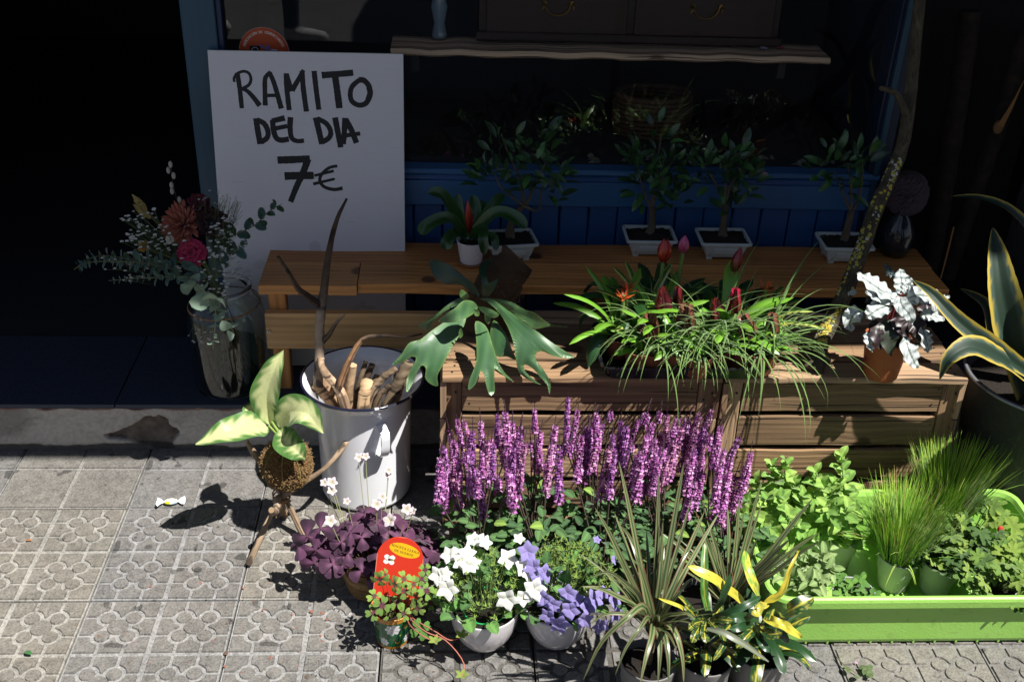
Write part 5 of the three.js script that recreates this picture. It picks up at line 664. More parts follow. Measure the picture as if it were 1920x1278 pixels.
// ---------------------------------------------------------------- lucky clover in its printed pot
SEED = 877;
{
  const b = V(.622, 0, .413), t = thing('clover_pot', 'lucky clover in a small green pot printed with white shamrocks and a tall red tag', 'potted plant', b), rb = .031, rt = .0405, h = .083;
  const cv = document.createElement('canvas'); cv.width = 1024; cv.height = 320; const c = cv.getContext('2d'); c.fillStyle = '#0c5a33'; c.fillRect(0, 0, 1024, 320);
  for (let i = 0; i < 160; i++) { c.fillStyle = `rgba(10,${60 + rnd() * 50},40,.35)`; c.fillRect(rnd() * 1024, 0, 3, 320); } c.fillStyle = '#b8791c'; c.fillRect(0, 0, 1024, 44); c.fillRect(0, 296, 1024, 24);
  const clover = (x, y, r) => { for (let i = 0; i < 4; i++) { const a = i * 1.571 + .5; c.fillStyle = '#d8d6d6'; c.beginPath(); c.ellipse(x + Math.cos(a - .33) * r * .62, y + Math.sin(a - .33) * r * .5, r * .5, r * .3, a - .4, 0, 7); c.fill(); c.beginPath(); c.ellipse(x + Math.cos(a + .33) * r * .62, y + Math.sin(a + .33) * r * .5, r * .5, r * .3, a + .4, 0, 7); c.fill(); c.strokeStyle = '#5c5560'; c.lineWidth = 3; c.beginPath(); c.moveTo(x, y); c.lineTo(x + Math.cos(a) * r * .9, y + Math.sin(a) * r * .75); c.stroke(); } c.lineWidth = 6; c.strokeStyle = '#d8d6d6'; c.beginPath(); c.moveTo(x, y); c.quadraticCurveTo(x - 10, y + r * .6, x - r * .4, y + r); c.stroke(); };
  const heart = (x, y, s, f) => { c.fillStyle = f; c.beginPath(); c.moveTo(x, y + s); c.bezierCurveTo(x - s * 1.4, y, x - s * .8, y - s, x, y - s * .3); c.bezierCurveTo(x + s * .8, y - s, x + s * 1.4, y, x, y + s); c.fill(); };
  for (let k = 0; k < 4; k++) { const x = 128 + k * 256; clover(x, 108, 62); clover(x - 96, 248, 46); heart(x + 8, 214, 10, '#a8302a'); heart(x + 92, 74, 9, '#a8302a'); heart(x - 62, 178, 9, '#9c5a2a'); heart(x + 66, 180, 9, '#c9a03a'); c.strokeStyle = '#c9942a'; c.lineWidth = 11; c.beginPath(); c.arc(x + 44, 244, 20, -.2, Math.PI + .2); c.stroke(); c.beginPath(); c.arc(x + 118, 110, 17, 0, 6.3); c.lineWidth = 7; c.stroke(); }
  const pt = new THREE.CanvasTexture(cv); pt.colorSpace = THREE.SRGBColorSpace; pt.wrapS = THREE.RepeatWrapping; pt.repeat.set(1, 1); pt.offset.set(.11, 0);
  part('printed_wall', new THREE.CylinderGeometry(rt, rb, h, 56, 1, true).translate(0, h / 2, 0), phy([1, 1, 1], .35, { map: pt, clearcoat: .3 }), t); part('pot_inside', lathe([[rt, h], [rt - .001, h + .001], [rt - .002, h], [rt - .004, h - .02], [rb, .006], [0, .004]], 40), std([.5, .08, .03], .6), t);
  part('gold_rim', new THREE.TorusGeometry(rt, .0012, 8, 56).rotateX(Math.PI / 2).translate(0, h, 0), std([.5, .26, .04], .4), t); part('soil', soilDisc(rt - .003).translate(0, h - .016, 0), soilM, t);
  // the card stands up at the back of the rim
  const cw = .091, chh = .136, cs = new THREE.Shape(); cs.moveTo(-cw * .5, 0); cs.lineTo(-cw * .5, chh - cw * .55); cs.absellipse(0, chh - cw * .55, cw * .5, cw * .55, Math.PI, 0, true); cs.lineTo(cw * .5, 0); cs.closePath();
  const k2 = document.createElement('canvas'); k2.width = 512; k2.height = 768; const d = k2.getContext('2d'); d.fillStyle = '#dc3a24'; d.fillRect(0, 0, 512, 768); d.save(); d.translate(296, 160); d.rotate(.20); d.fillStyle = '#f2c01c'; d.beginPath(); d.ellipse(0, 0, 172, 84, 0, 0, 7); d.fill(); d.fillStyle = '#5a2d12'; d.textAlign = 'center'; d.font = 'bold 39px serif'; d.fillText('MACETA LLENA', 0, -8); d.fillText('DE SUERTE', 0, 46); d.restore(); d.strokeStyle = '#f0a48c'; d.lineWidth = 7; d.strokeRect(2, 2, 508, 764);
  d.save(); d.translate(140, 300); for (let i = 0; i < 4; i++) { d.rotate(1.571); d.fillStyle = '#f0eeee'; d.beginPath(); d.ellipse(26, -22, 40, 28, -.5, 0, 7); d.ellipse(22, 24, 40, 28, .5, 0, 7); d.fill(); d.fillStyle = '#6e9a2e'; d.beginPath(); d.ellipse(24, 0, 20, 13, 0, 0, 7); d.fill(); } d.fillStyle = '#5a1c34'; d.beginPath(); d.arc(0, 0, 16, 0, 7); d.fill(); d.restore();
  const kt = new THREE.CanvasTexture(k2); kt.colorSpace = THREE.SRGBColorSpace; const cg = new THREE.ShapeGeometry(cs, 28), up = cg.attributes.position, uv = cg.attributes.uv; for (let i = 0; i < up.count; i++) { uv.setXY(i, up.getX(i) / cw + .5, up.getY(i) / chh); }
  const eg = new THREE.ExtrudeGeometry(cs, { depth: .0011, bevelEnabled: false, curveSegments: 28 }).translate(0, 0, -.0016); const card = part('red_card', eg, std([.70, .05, .025], .55), t, V(.006, h - .004, -rt + .010)); card.rotation.set(-.16, -.08, -.11); const pf = part('card_print', cg, std([1, 1, 1], .45, { map: kt }), card);
  const lc = (a, m, z) => { const g = new GB(); for (let i = 0; i < 4; i++) { const az = i * 1.571 + .3; for (const s of [-1, 1]) bladeInto(g, [V(0, 0, 0), V(Math.cos(az + s * .2) * .55, Math.sin(az + s * .2) * .55, .06), V(Math.cos(az + s * .30) * 1, Math.sin(az + s * .30) * 1, -.06)], (k) => .31 * Math.pow(Math.sin(Math.PI * cl(.06 + k * .86)), .7) * (.35 + .65 * k), { hint: V(0, 0, 1), n: 5, m: 3, fold: .1, col: (q, k) => k < .42 ? mixc(m, a, ss(.3, .42, k)) : a }); } return g.build(); };
  const cl4 = [lc([.17, .30, .045], [.09, .02, .035]), lc([.12, .22, .035], [.10, .02, .04]), lc([.22, .34, .06], [.11, .05, .04])], sg = new GB();
  const spots = [[712, 1085, .44], [740, 1095, .45], [790, 1085, .44], [757, 1108, .46], [716, 1135, .47], [700, 1148, .475], [757, 1150, .475], [722, 1078, .42], [797, 1068, .42], [808, 1130, .44], [780, 1118, .45], [745, 1128, .46], [702, 1118, .45], [825, 1105, .44], [783, 1140, .46], [728, 1150, .46], [775, 1095, .45], [800, 1108, .45], [757, 1085, .42]];
  for (const [x, y, z] of spots) { const p = Zp(x, y, z).sub(b); leafAt(pick(cl4), t, p, V(rr(-1, 1), rr(-1, 1), rr(-.3, .3)), V(rr(-.5, .5), .8, .5 + rr(-.3, .4)), rr(.013, .019)); tubeInto(sg, [V(p.x * .3 + rr(-.008, .008), h - .018, p.z * .3), V(p.x * .7, p.y * .8, p.z * .7), p], .0007, { n: 4, m: 4, caps: false, col: () => [.30, .07, .045] }); }
  for (const run of [[[770, 1160, .46], [800, 1185, .5], [835, 1200, .5], [870, 1245, .53], [866, 1268, .55]], [[770, 1155, .45], [815, 1183, .49], [845, 1200, .5], [866, 1193, .5]], [[765, 1165, .46], [790, 1190, .5], [815, 1203, .51]]]) { const P = run.map((p) => { const q = Zp(...p); if (q.y < .006) q.y = .006; return q.sub(b); }); tubeInto(sg, [V(.02, h - .02, .01), V(.036, h + .004, .012), ...P], .0012, { n: 24, m: 5, col: () => [.38, .12, .08] }); const e = P[P.length - 1]; for (let i = 0; i < 5; i++) { const a = i * 1.26; put('leaf', proto(oval(.24), () => [.22, .30, .05], { n: 5, m: 2 }), leafM, t, e, V(Math.cos(a), .5, Math.sin(a)), V(0, 1, .3), .016); } }
  { const p = Zp(788, 1180, .475).sub(b); leafAt(lc([.10, .26, .04], [.10, .25, .04]), t, p, V(1, .2, 0), V(.1, .5, .8), .022); }
  part('stalks', sg.build(), stemM, t);
}

// ---------------------------------------------------------------- bellflowers in two white bowl pots
SEED = 914;
function bowl(label, b, cat, flowers, colr, ring, nLeaf, bushy) {
  const t = thing('bellflower_bowl', label, 'potted plant', b), gl = phy([.60, .57, .585], .12, { clearcoat: .8, clearcoatRoughness: .04 });
  const pr = [[0, .001], [.022, .0005]]; for (let i = 0; i <= 14; i++) { const a = i / 14; pr.push([.022 + .0455 * Math.sin(a * Math.PI * .5), .004 + .092 * (1 - Math.cos(a * Math.PI * .5)) * .62 + .04 * a]); } const top = pr[pr.length - 1]; pr.push([top[0] + .0003, top[1] + .004], [top[0] - .0012, top[1] + .0058], [top[0] - .003, top[1] + .004], [top[0] - .004, top[1] - .015], [.02, .03], [0, .03]);
  part('bowl', lathe(pr, 64), gl, t); const hy = top[1]; part('soil', soilDisc(top[0] - .004).translate(0, hy - .012, 0), soilM, t);
  if (ring) { const r = new GB(), pts = []; for (let i = 0; i <= 30; i++) { const a = i / 30 * 6.283; pts.push(V(Math.cos(a) * .044, hy + .016 - .006 * Math.sin(a), Math.sin(a) * .044 + .014)); } tubeInto(r, pts, .0016, { n: 40, m: 5, col: () => [.01, .34, .08] }); for (const a of [.3, 1.5, 2.7]) tubeInto(r, [V(Math.cos(a) * .044, hy + .014, Math.sin(a) * .044 + .014), V(Math.cos(a) * .040, hy - .012, Math.sin(a) * .042 + .008)], .0012, { n: 3, m: 4, col: () => [.01, .3, .07] }); part('support_ring', r.build(), stemM, t); }
  const lf = [[.07, .18, .035], [.11, .25, .05], [.05, .13, .028]].map((c) => proto((k) => .42 * Math.pow(Math.sin(Math.PI * Math.pow(k, .75)), .65) * (1 + .07 * Math.sin(k * 40)), (s) => mixc(c, c.map((x) => x * 1.5), 1 - ss(0, .2, Math.abs(s))), { n: 12, m: 4, wave: .03, wf: 20 })), st = new GB(), bud = new GB();
  const dome = () => { const a = rnd() * 6.283, q = Math.sqrt(rnd()); return V(Math.cos(a) * q * .088, hy + .012 + .075 * (1 - q * q) * rr(.5, 1.1), Math.sin(a) * q * .08 - .012); };
  for (let i = 0; i < nLeaf; i++) { const p = dome(); put('leaf', pick(lf), leafM, t, p, V(p.x * 8 + rr(-.6, .6), rr(-.2, .8), p.z * 8 + rr(-.3, .9)), V(rr(-.4, .4), 1, .4), rr(.018, .034)); tubeInto(st, [V(p.x * .3, hy - .01, p.z * .3), p], .0008, { n: 2, m: 4, caps: false, col: () => [.10, .17, .04] }); }
  for (let i = 0; i < bushy; i++) { const p = dome().add(V(0, rr(.005, .035), bushy > 150 ? -.03 : 0)); if (bushy > 150) p.x = p.x * 1.15 + .012; for (let k = 0; k < 5; k++) { const a = rnd() * 6.283; bladeInto(bud, arc(p, a, rr(.3, 1.2), rr(.007, .013), .4, 3), lance(.0014), { side: sideOf(a), n: 3, m: 2, col: () => vary([.20, .31, .045], .35) }); } tubeInto(st, [V(p.x * .6, hy + .01, p.z * .6), p], .0006, { n: 2, m: 3, caps: false, col: () => [.14, .2, .05] }); }
  const bm = part('buds', bud.build(), leafM, t); bm.userData.kind = 'stuff'; const fl = bloomGeo(5, colr[0], colr[1], .37, { e: .62, d: .75, star: 1 });
  for (const [x, y, z, s, dx = 0, dy = .6, dz = .7] of flowers) { const p = Zp(x, y, z).sub(b); put('flower', fl, petalM, t, p, V(dx, dy, dz), V(rr(-1, 1), rr(-1, 1), .2), s); tubeInto(st, [V(p.x * .5, hy + .02, p.z * .5 - .01), p.clone().add(V(0, -.004, -.003))], .0008, { n: 3, m: 4, caps: false, col: () => [.14, .2, .05] }); }
  part('stems', st.build(), stemM, t);
}
const zz = (l) => l.map(([x, y, z, s, ...r]) => [790 + x / 4.563, 960 + y / 4.563, z, s, ...r]);
bowl('white-flowered bellflower in a white bowl pot with a green support ring', V(.802, 0, .435), 'potted plant', zz([[490, 245, .36, .019, 0, .9, .2], [445, 240, .37, .018, -.4, .8, .3], [540, 260, .38, .017, .4, .7, .5], [240, 370, .39, .020, -.4, .7, .5], [300, 362, .38, .018, 0, .9, .3], [390, 360, .39, .021, 0, .8, .5], [350, 420, .41, .022, -.2, .6, .7], [400, 450, .43, .021, .1, .5, .8], [455, 440, .42, .016, .3, .5, .8], [150, 540, .43, .022, -.4, .5, .7], [205, 530, .43, .017, 0, .6, .7], [225, 650, .47, .025, -.1, .35, .9], [740, 400, .40, .024, .1, .7, .6], [870, 470, .42, .024, .4, .6, .6], [905, 520, .43, .018, .5, .4, .7], [735, 735, .49, .026, -.1, .25, .95], [868, 725, .48, .021, .2, .3, .9], [965, 655, .47, .027, .1, .45, .85], [835, 230, .36, .014, 0, .8, .4]]), [[.82, .82, .70], [.86, .87, .88]], true, 62, 120);
bowl('violet-blue bellflower in a white bowl pot beside the white one', V(.945, 0, .430), 'potted plant', zz([[910, 335, .41, .024, 0, .5, .7], [960, 470, .43, .022, -.3, .5, .7], [1050, 515, .44, .020, .3, .5, .7], [1010, 590, .45, .021, -.1, .4, .8], [1190, 545, .44, .016, .5, .3, .6], [1050, 735, .48, .021, -.3, .3, .8], [1125, 790, .49, .020, .1, .2, .9], [1250, 690, .48, .022, -.1, .4, .9], [1320, 745, .48, .019, .3, .4, .8], [1270, 830, .5, .023, 0, .3, .9], [1090, 885, .51, .020, -.4, .2, .8], [1185, 945, .52, .024, -.1, .1, .9], [1385, 915, .51, .022, .2, .1, .9], [1465, 745, .48, .024, .5, .5, .5], [1420, 800, .49, .021, .3, .5, .7], [1640, 745, .46, .020, .5, .5, .5], [1650, 865, .48, .020, .5, .1, .7], [1530, 960, .5, .021, .2, .1, .9], [1500, 240, .38, .010, .2, .8, .3], [1640, 410, .42, .011, .6, .5, .3], [1560, 690, .45, .016, 0, .6, .6]]), [[.30, .24, .52], [.36, .31, .70]], false, 46, 230);

// ---------------------------------------------------------------- salvia in black trays before the crates
SEED = 951;
{
  const tm = phy([.014, .016, .02], .3), tray = (x, z, label) => { const b = V(x, 0, z), t = thing('nursery_tray', label, 'tray', b); part('tray_body', rectLoft([[.30, .18, .001, .012], [.31, .19, .045, .012], [.325, .205, .048, .014], [.325, .205, .052, .014], [.312, .192, .052, .012], [.305, .185, .008, .012]]), tm, t); for (let i = 0; i < 4; i++) part('rib', new THREE.BoxGeometry(.006, .040, .004).translate(-.12 + i * .08, .024, .0955), tm, t); };
  tray(.895, .235, 'black nursery tray under the left half of the salvia plants'); tray(1.225, .235, 'black nursery tray under the right half of the salvia plants, edge showing by the bellflowers');
  const spike = (L, bud, tone = [1, 1, 1]) => { const g = new GB(); tubeInto(g, [V(0, 0, 0), V(.002, L * .5, 0), V(0, L, 0)], (k) => .0016 * (1 - .6 * k), { n: 4, m: 4, caps: false, col: () => [.10, .02, .06] }); const n = Math.round(L / .0068); for (let i = 0; i < n; i++) { const k = i / n, y = L * k, closed = k > (bud ? .35 : .76), q = closed ? 4 : 6; for (let j = 0; j < q; j++) { const a = j / q * 6.283 + i * .9 + rr(-.3, .3), l = closed ? .0055 * (1.25 - k) + .0012 : rr(.0068, .0098) * (1 - .5 * k); bladeInto(g, arc(V(0, y, 0), a, .9, l * .7, .3, 2), lance(.0017), { side: sideOf(a), n: 2, m: 2, fold: .5, col: () => [.085, .012, .055] }); if (!closed && rnd() < .9) { const c = vary(pick([[.46, .14, .42], [.64, .31, .58], [.27, .06, .25]]), .2).map((x, q) => x * tone[q]), o = V(Math.cos(a) * l * .5, y + l * .35, Math.sin(a) * l * .5); bladeInto(g, arc(o, a, .7, l * .9, -.6, 3), (u) => .0020 * (.5 + u), { side: sideOf(a), n: 3, m: 2, fold: .5, col: () => c }); bladeInto(g, arc(o, a, .1, l * .95, 1.5, 3), (u) => .0012 + .0026 * u, { side: sideOf(a), n: 3, m: 2, fold: -.2, col: () => c.map((x) => x * 1.25) }); } } } return g.build(); };
  const protoS = [[.175, 0], [.155, 0], [.135, 0], [.12, 0], [.08, 1], [.165, 0, [.72, .62, .85]], [.145, 0, [1.12, 1.25, 1.1]], [.15, 0, [.85, .9, .75]]].map(([l, bd, tn]) => [spike(l, bd, tn), l]), lg = [[.04, .10, .032], [.06, .14, .04], [.085, .18, .05], [.2, .32, .05]].map((c) => proto((k) => .30 * Math.pow(Math.sin(Math.PI * Math.pow(k, .72)), .8), (s, k) => mixc(c, c.map((x) => x * 1.5), 1 - ss(0, .18, Math.abs(s))), { n: 8, m: 4, wave: .02, wf: 24, fold: .35 }));
  const tips = []; const z6 = [[105, 420], [160, 270], [240, 230], [285, 225], [435, 190], [510, 385], [640, 120], [600, 260], [710, 215], [775, 280], [795, 225], [890, 150], [960, 285], [850, 330], [1070, 250], [1035, 420], [1170, 30], [1260, 140], [1290, 290], [1215, 330], [1390, 150], [1340, 250], [345, 620], [460, 500], [700, 560], [120, 500], [310, 450], [560, 420], [650, 330]], z7 = [[75, 150], [30, 240], [200, 140], [130, 230], [220, 330], [290, 220], [340, 240], [455, 240], [400, 400], [540, 110], [590, 220], [500, 330], [625, 130], [670, 170], [720, 300], [780, 190], [820, 240], [760, 380], [890, 160], [860, 330], [930, 260], [965, 150], [1080, 120], [1030, 260], [1100, 330], [1160, 460], [1310, 340], [1345, 560], [1240, 480], [1000, 420], [900, 470], [640, 420], [580, 440], [470, 440], [700, 480], [970, 520], [1120, 560], [1200, 600], [250, 480]];
  for (const [x, y] of z6) tips.push([800 + x / 4.406, 720 + y / 4.406]); for (const [x, y] of z7) tips.push([1100 + x / 4.406, 720 + y / 4.406]);
  const NP = 10, plants = []; for (let i = 0; i < NP; i++) { const col = i % 5, row = i < 5 ? 0 : 1, b = V(.785 + col * .128 + row * .012, .006, row ? .29 : .185); const t = thing('salvia', 'bushy salvia with upright purple-pink flower spikes in the black trays', 'salvia', b, 'salvia plants in the black trays'); part('pot', lathe([[0, .002], [.034, 0], [.042, .062], [.044, .068], [.041, .068], [.038, .05], [0, .05]], 20), blackPl, t); plants.push(t); }
  for (let i = 0, n = tips.length; i < n; i += 1) if (rnd() < .8) tips.push([tips[i][0] + rr(-16, 16), tips[i][1] + rr(4, 60)]);
  for (const [x, y] of tips) { const rear = y < 800, z = rear ? rr(.13, .20) : rr(.22, .32), tip = Zp(x, y, z); let best = plants[0], bd = 9; for (const p of plants) { const d = Math.abs(p.position.x - tip.x) + Math.abs(p.position.z - z) * .8; if (d < bd) { bd = d; best = p; } } const q = rnd() < .16 ? protoS[4] : pick([0, 1, 2, 3, 5, 6, 7, 5, 6, 7].map((k) => protoS[k])), lean = V((tip.x - 1.0) * .3 + rr(-.13, .13), 1, rr(-.08, .25)).normalize(), lt = tip.clone().sub(best.position), s = rr(.65, 1.12); const m = put('flower_spike', q[0], petalM, best, lt.clone().addScaledVector(lean, -q[1] * s), lean, V(rr(-1, 1), 0, rr(-1, 1)), s); part('stem', tube([V(rr(-.01, .01), .06, rr(-.01, .01)), lt.clone().addScaledVector(lean, -q[1] * s)], .0015, { n: 3, m: 4, caps: false, col: () => [.07, .05, .035] }), stemM, best); }
  for (const t of plants) for (let i = 0; i < 130; i++) { const a = rnd() * 6.283, q = Math.sqrt(rnd()), p = V(Math.cos(a) * q * .078, rr(.05, .215) - q * .045, Math.sin(a) * q * .06 + .012); put('leaf', rnd() < .04 ? lg[3] : pick(lg.slice(0, 3)), leafM, t, p, V(Math.cos(a) + rr(-.6, .6), rr(-.5, .5), Math.sin(a) + rr(-.3, 1)), V(rr(-.4, .4), 1, .5), rr(.019, .034)); }
}

// ---------------------------------------------------------------- green tray with potted herbs
SEED = 988;
{
  const b = V(1.668, 0, .290), t = thing('green_planter', 'long lime green plastic planter box holding pots of herbs and grass', 'planter', b), gm = phy([1, 1, 1], .42, { clearcoat: .1, map: rep(tex(512, 512, (u, v) => { const a = fbm(u * 4, v * 4, 4, 4, 3, 4), d = ss(.70, .80, fbm(u * 34, v * 34, 34, 34, 8, 2)), sc = ss(.79, .82, fbm(u * 6, v * 70, 6, 70, 19, 2)); return mixc(mixc([.29, .58, .095], [.34, .62, .13], a), [.16, .15, .07], d * .18 + sc * .2); }), 2.2, 2.2), bumpMap: rep(concB, 1, 1), bumpScale: .0004 }), w = .637, d = .353;
  part('box', rectLoft([[w - .055, d - .05, .006, .03], [w - .05, d - .045, .012, .03], [w - .048, d - .043, .016, .03], [w - .038, d - .034, .112, .032], [w - .012, d - .01, .114, .04], [w - .004, d - .002, .117, .042], [w - .001, d, .132, .042], [w - .004, d - .003, .1385, .042], [w - .012, d - .011, .1405, .04], [w - .026, d - .024, .139, .036], [w - .036, d - .033, .130, .032], [w - .062, d - .058, .018, .028], [w - .075, d - .07, .0125, .02], [.02, .02, .012, .005]], [1, 1, 1], true, 7), gm, t);
  for (let i = 0; i < 13; i++) part('foot_rib', new THREE.BoxGeometry(.004, .010, .004).translate(-.264 + i * .044, .0075, (d - .051) / 2), gm, t);
  const pm = std([.42, .43, .43], .45), pg = lathe(potPro(.030, .043, .085), 36), herbPot = (p, x, z, s = 1, y = .013) => { p.position.set(x, y, z); part('pot', pg, pm, p).scale.setScalar(s); part('soil', soilDisc(.039 * s).translate(0, .074 * s, 0), soilM, p); };
  const lf = (c, w = .36, o = {}) => proto((k) => w * Math.pow(Math.sin(Math.PI * Math.pow(k, .78)), .75), (s, k) => mixc(c, c.map((x) => x * 1.4), 1 - ss(0, .18, Math.abs(s))), { n: 8, m: 4, fold: .3, wave: .03, wf: 12, ...o });
  const mint = [[.23, .40, .07], [.30, .47, .09], [.17, .33, .055]].map((c) => lf(c, .34)), sage = [[.20, .30, .10], [.26, .36, .13]].map((c) => lf(c, .26));
  function leafy(name, label, x, z, tops, L, geos, baseY = .07, s = 1) { const p = thing(name, label, 'herb', V(0, 0, 0), 'potted herbs in the green planter'); herbPot(p, x, z, s); const st = new GB(); for (const [px, py, pz] of tops) { const e = Zp(px, py, pz).sub(p.position), o = V(rr(-.02, .02), baseY, rr(-.018, .018)), P = [o, o.clone().lerp(e, .5).add(V(rr(-.008, .008), .01, rr(-.006, .006))), e]; tubeInto(st, P, (k) => .0018 - .0008 * k, { n: 6, m: 5, col: () => [.12, .18, .05] }); const cv = curve(P), len = cv.getLength(), n = Math.max(4, Math.round(len / .017)); for (let i = 1; i <= n; i++) { const k = i / n, q = cv.getPoint(k), T = cv.getTangent(k), a0 = i * 1.57 + rr(-.3, .3), e1 = T.clone().cross(V(.3, .1, .9)).normalize(); for (const sd of [0, Math.PI]) { const dd = e1.clone().applyAxisAngle(T, a0 + sd); put('leaf', pick(geos), leafM, p, q, dd.clone().addScaledVector(T, lerp(.15, 1.1, Math.pow(k, 3))).add(V(0, -.1, 0)), T.clone().addScaledVector(V(0, .4, .5), .6), L * lerp(1, .55, Math.pow(k, 3)) * rr(.8, 1.2)); } } } part('stems', st.build(), stemM, p); return p; }
  leafy('oregano_pot', 'largest bushy light green mint at the back left of the green planter', 1.435, .20, [[1400, 935, .20], [1420, 905, .18], [1448, 872, .17], [1475, 870, .17], [1490, 905, .2], [1440, 935, .23], [1465, 930, .24], [1505, 930, .22], [1412, 985, .27], [1435, 975, .28], [1480, 965, .27], [1395, 960, .24], [1520, 960, .24], [1500, 985, .29], [1455, 1000, .30]], .046, mint);
  leafy('mint_pot', 'tall light green mint with its upright shoot against the crate boards', 1.572, .215, [[1578, 856, .19], [1530, 885, .2], [1545, 910, .22], [1565, 905, .21], [1592, 925, .22], [1590, 950, .26], [1550, 945, .26], [1570, 980, .27]], .044, mint);
  leafy('sage_pot', 'short grey-green sage at the planter front left', 1.447, .385, [[1500, 1060, .38], [1520, 1045, .37], [1545, 1040, .37], [1560, 1065, .40], [1480, 1055, .37], [1510, 1085, .43], [1540, 1085, .43], [1470, 1080, .41], [1555, 1030, .34]], .044, sage, .07, .98);
  const lobed = (c, n, w) => { const g = new GB(); for (let i = 0; i < n; i++) { const a = (i / (n - 1) - .5) * 3.6, l = .62 + .38 * Math.cos(a * .5), dr = V(Math.sin(a), Math.cos(a), 0); const P = [V(0, .28, 0), dr.clone().multiplyScalar(l * .4).add(V(0, .28, .03)), dr.clone().multiplyScalar(l * .72).add(V(0, .28, -.03))]; bladeInto(g, P, (k) => w * (.45 + .75 * Math.sin(Math.PI * cl(k * .85 + .05))) * (1 + .18 * Math.sin(k * 22)), { hint: V(0, 0, 1), n: 8, m: 3, fold: .25, col: (s, k) => mixc(c.map((x) => x * 1.35), c, ss(0, .3, Math.abs(s)) * .8 + .2 * k) }); } return g.build(); };
  const ger = [[.085, .17, .022], [.13, .23, .03], [.05, .115, .018], [.20, .30, .04]].map((c) => lobed(c, 5, .13)), par = [[.13, .28, .04], [.08, .20, .03]].map((c) => lobed(c, 3, .2));
  function frilly(name, label, x, z, n, R, H, geos, L, dz = 0) { const p = thing(name, label, 'herb', V(0, 0, 0), 'potted herbs in the green planter'); herbPot(p, x, z, .98); const st = new GB(); for (let i = 0; i < n; i++) { const a = rnd() * 6.283, q = Math.sqrt(rnd()), e = V(Math.cos(a) * q * R, .075 + H * (1 - .6 * q * q) * rr(.35, 1.05), Math.sin(a) * q * R * .9 + dz); put('leaf', pick(geos), leafM, p, e, V(Math.cos(a) + rr(-.5, .5), rr(-.2, .8), Math.sin(a) + rr(-.4, .6)), V(rr(-.4, .4), 1, rr(.1, .8)), rr(.7, 1.2) * L); tubeInto(st, [V(e.x * .2, .072, (e.z - dz) * .2), V(e.x * .6, e.y * .8, e.z * .6), e], .0009, { n: 4, m: 4, caps: false, col: () => [.12, .17, .05] }); } part('stems', st.build(), stemM, p); }
  frilly('parsley_pot', 'sparse low parsley with bare soil at the planter front middle', 1.545, .392, 26, .038, .03, par, .020);
  frilly('geranium_pot', 'scented geranium with cut leaves beside the front tuft of grass', 1.762, .30, 74, .085, .085, ger, .034, -.015); frilly('geranium_pot', 'scented geranium with cut leaves at the right front corner of the planter', 1.845, .375, 74, .08, .075, ger, .034); frilly('geranium_pot', 'dark scented geranium at the right back of the planter', 1.84, .24, 60, .085, .10, ger, .036);
  function grass(label, x, z, n, H, tilt) { const p = thing('grass_pot', label, 'grass', V(0, 0, 0), 'potted herbs in the green planter'); herbPot(p, x, z); const g = new GB(); for (let i = 0; i < n; i++) { const a = rnd() * 6.283, q = Math.sqrt(rnd()) * .040, o = V(Math.cos(a) * q, .075, Math.sin(a) * q), az = a + rr(-.7, .7), c = rnd() < .05 ? [.42, .36, .14] : vary(pick([[.14, .34, .025], [.23, .44, .045], [.33, .52, .07]]), .4), wild = rnd() < .03; bladeInto(g, arc(o, az, wild ? rr(.6, 1.1) : rr(1.3, 1.56) - q * 4, H * rr(.65, 1.1), wild ? .8 : rr(.05, .35), 4), grassW(rr(.001, .0021)), { side: sideOf(az), n: 5, m: 1, fold: 0, col: (s, k) => mixc(c.map((x) => x * .75), [c[0] * 1.3, c[1] * 1.15, c[2]], k) }); } const m = part('grass_blades', g.build(), leafM, p); m.userData.kind = 'stuff'; m.rotation.set(tilt, 0, 0); }
  grass('nearer dense tuft of bright cat grass in the middle of the green planter', 1.676, .285, 1050, .165, -.02); grass('farther tuft of cat grass at the back right before the agave tub', 1.815, .165, 1000, .185, 0);
  single('red_flower_bud', new THREE.SphereGeometry(.006, 10, 8).scale(1, 1.4, .8), std([.6, .03, .02], .6), 'tiny red flower bud at the right rim of the green planter', 'flower', Zp(1876, 992, .27));
}

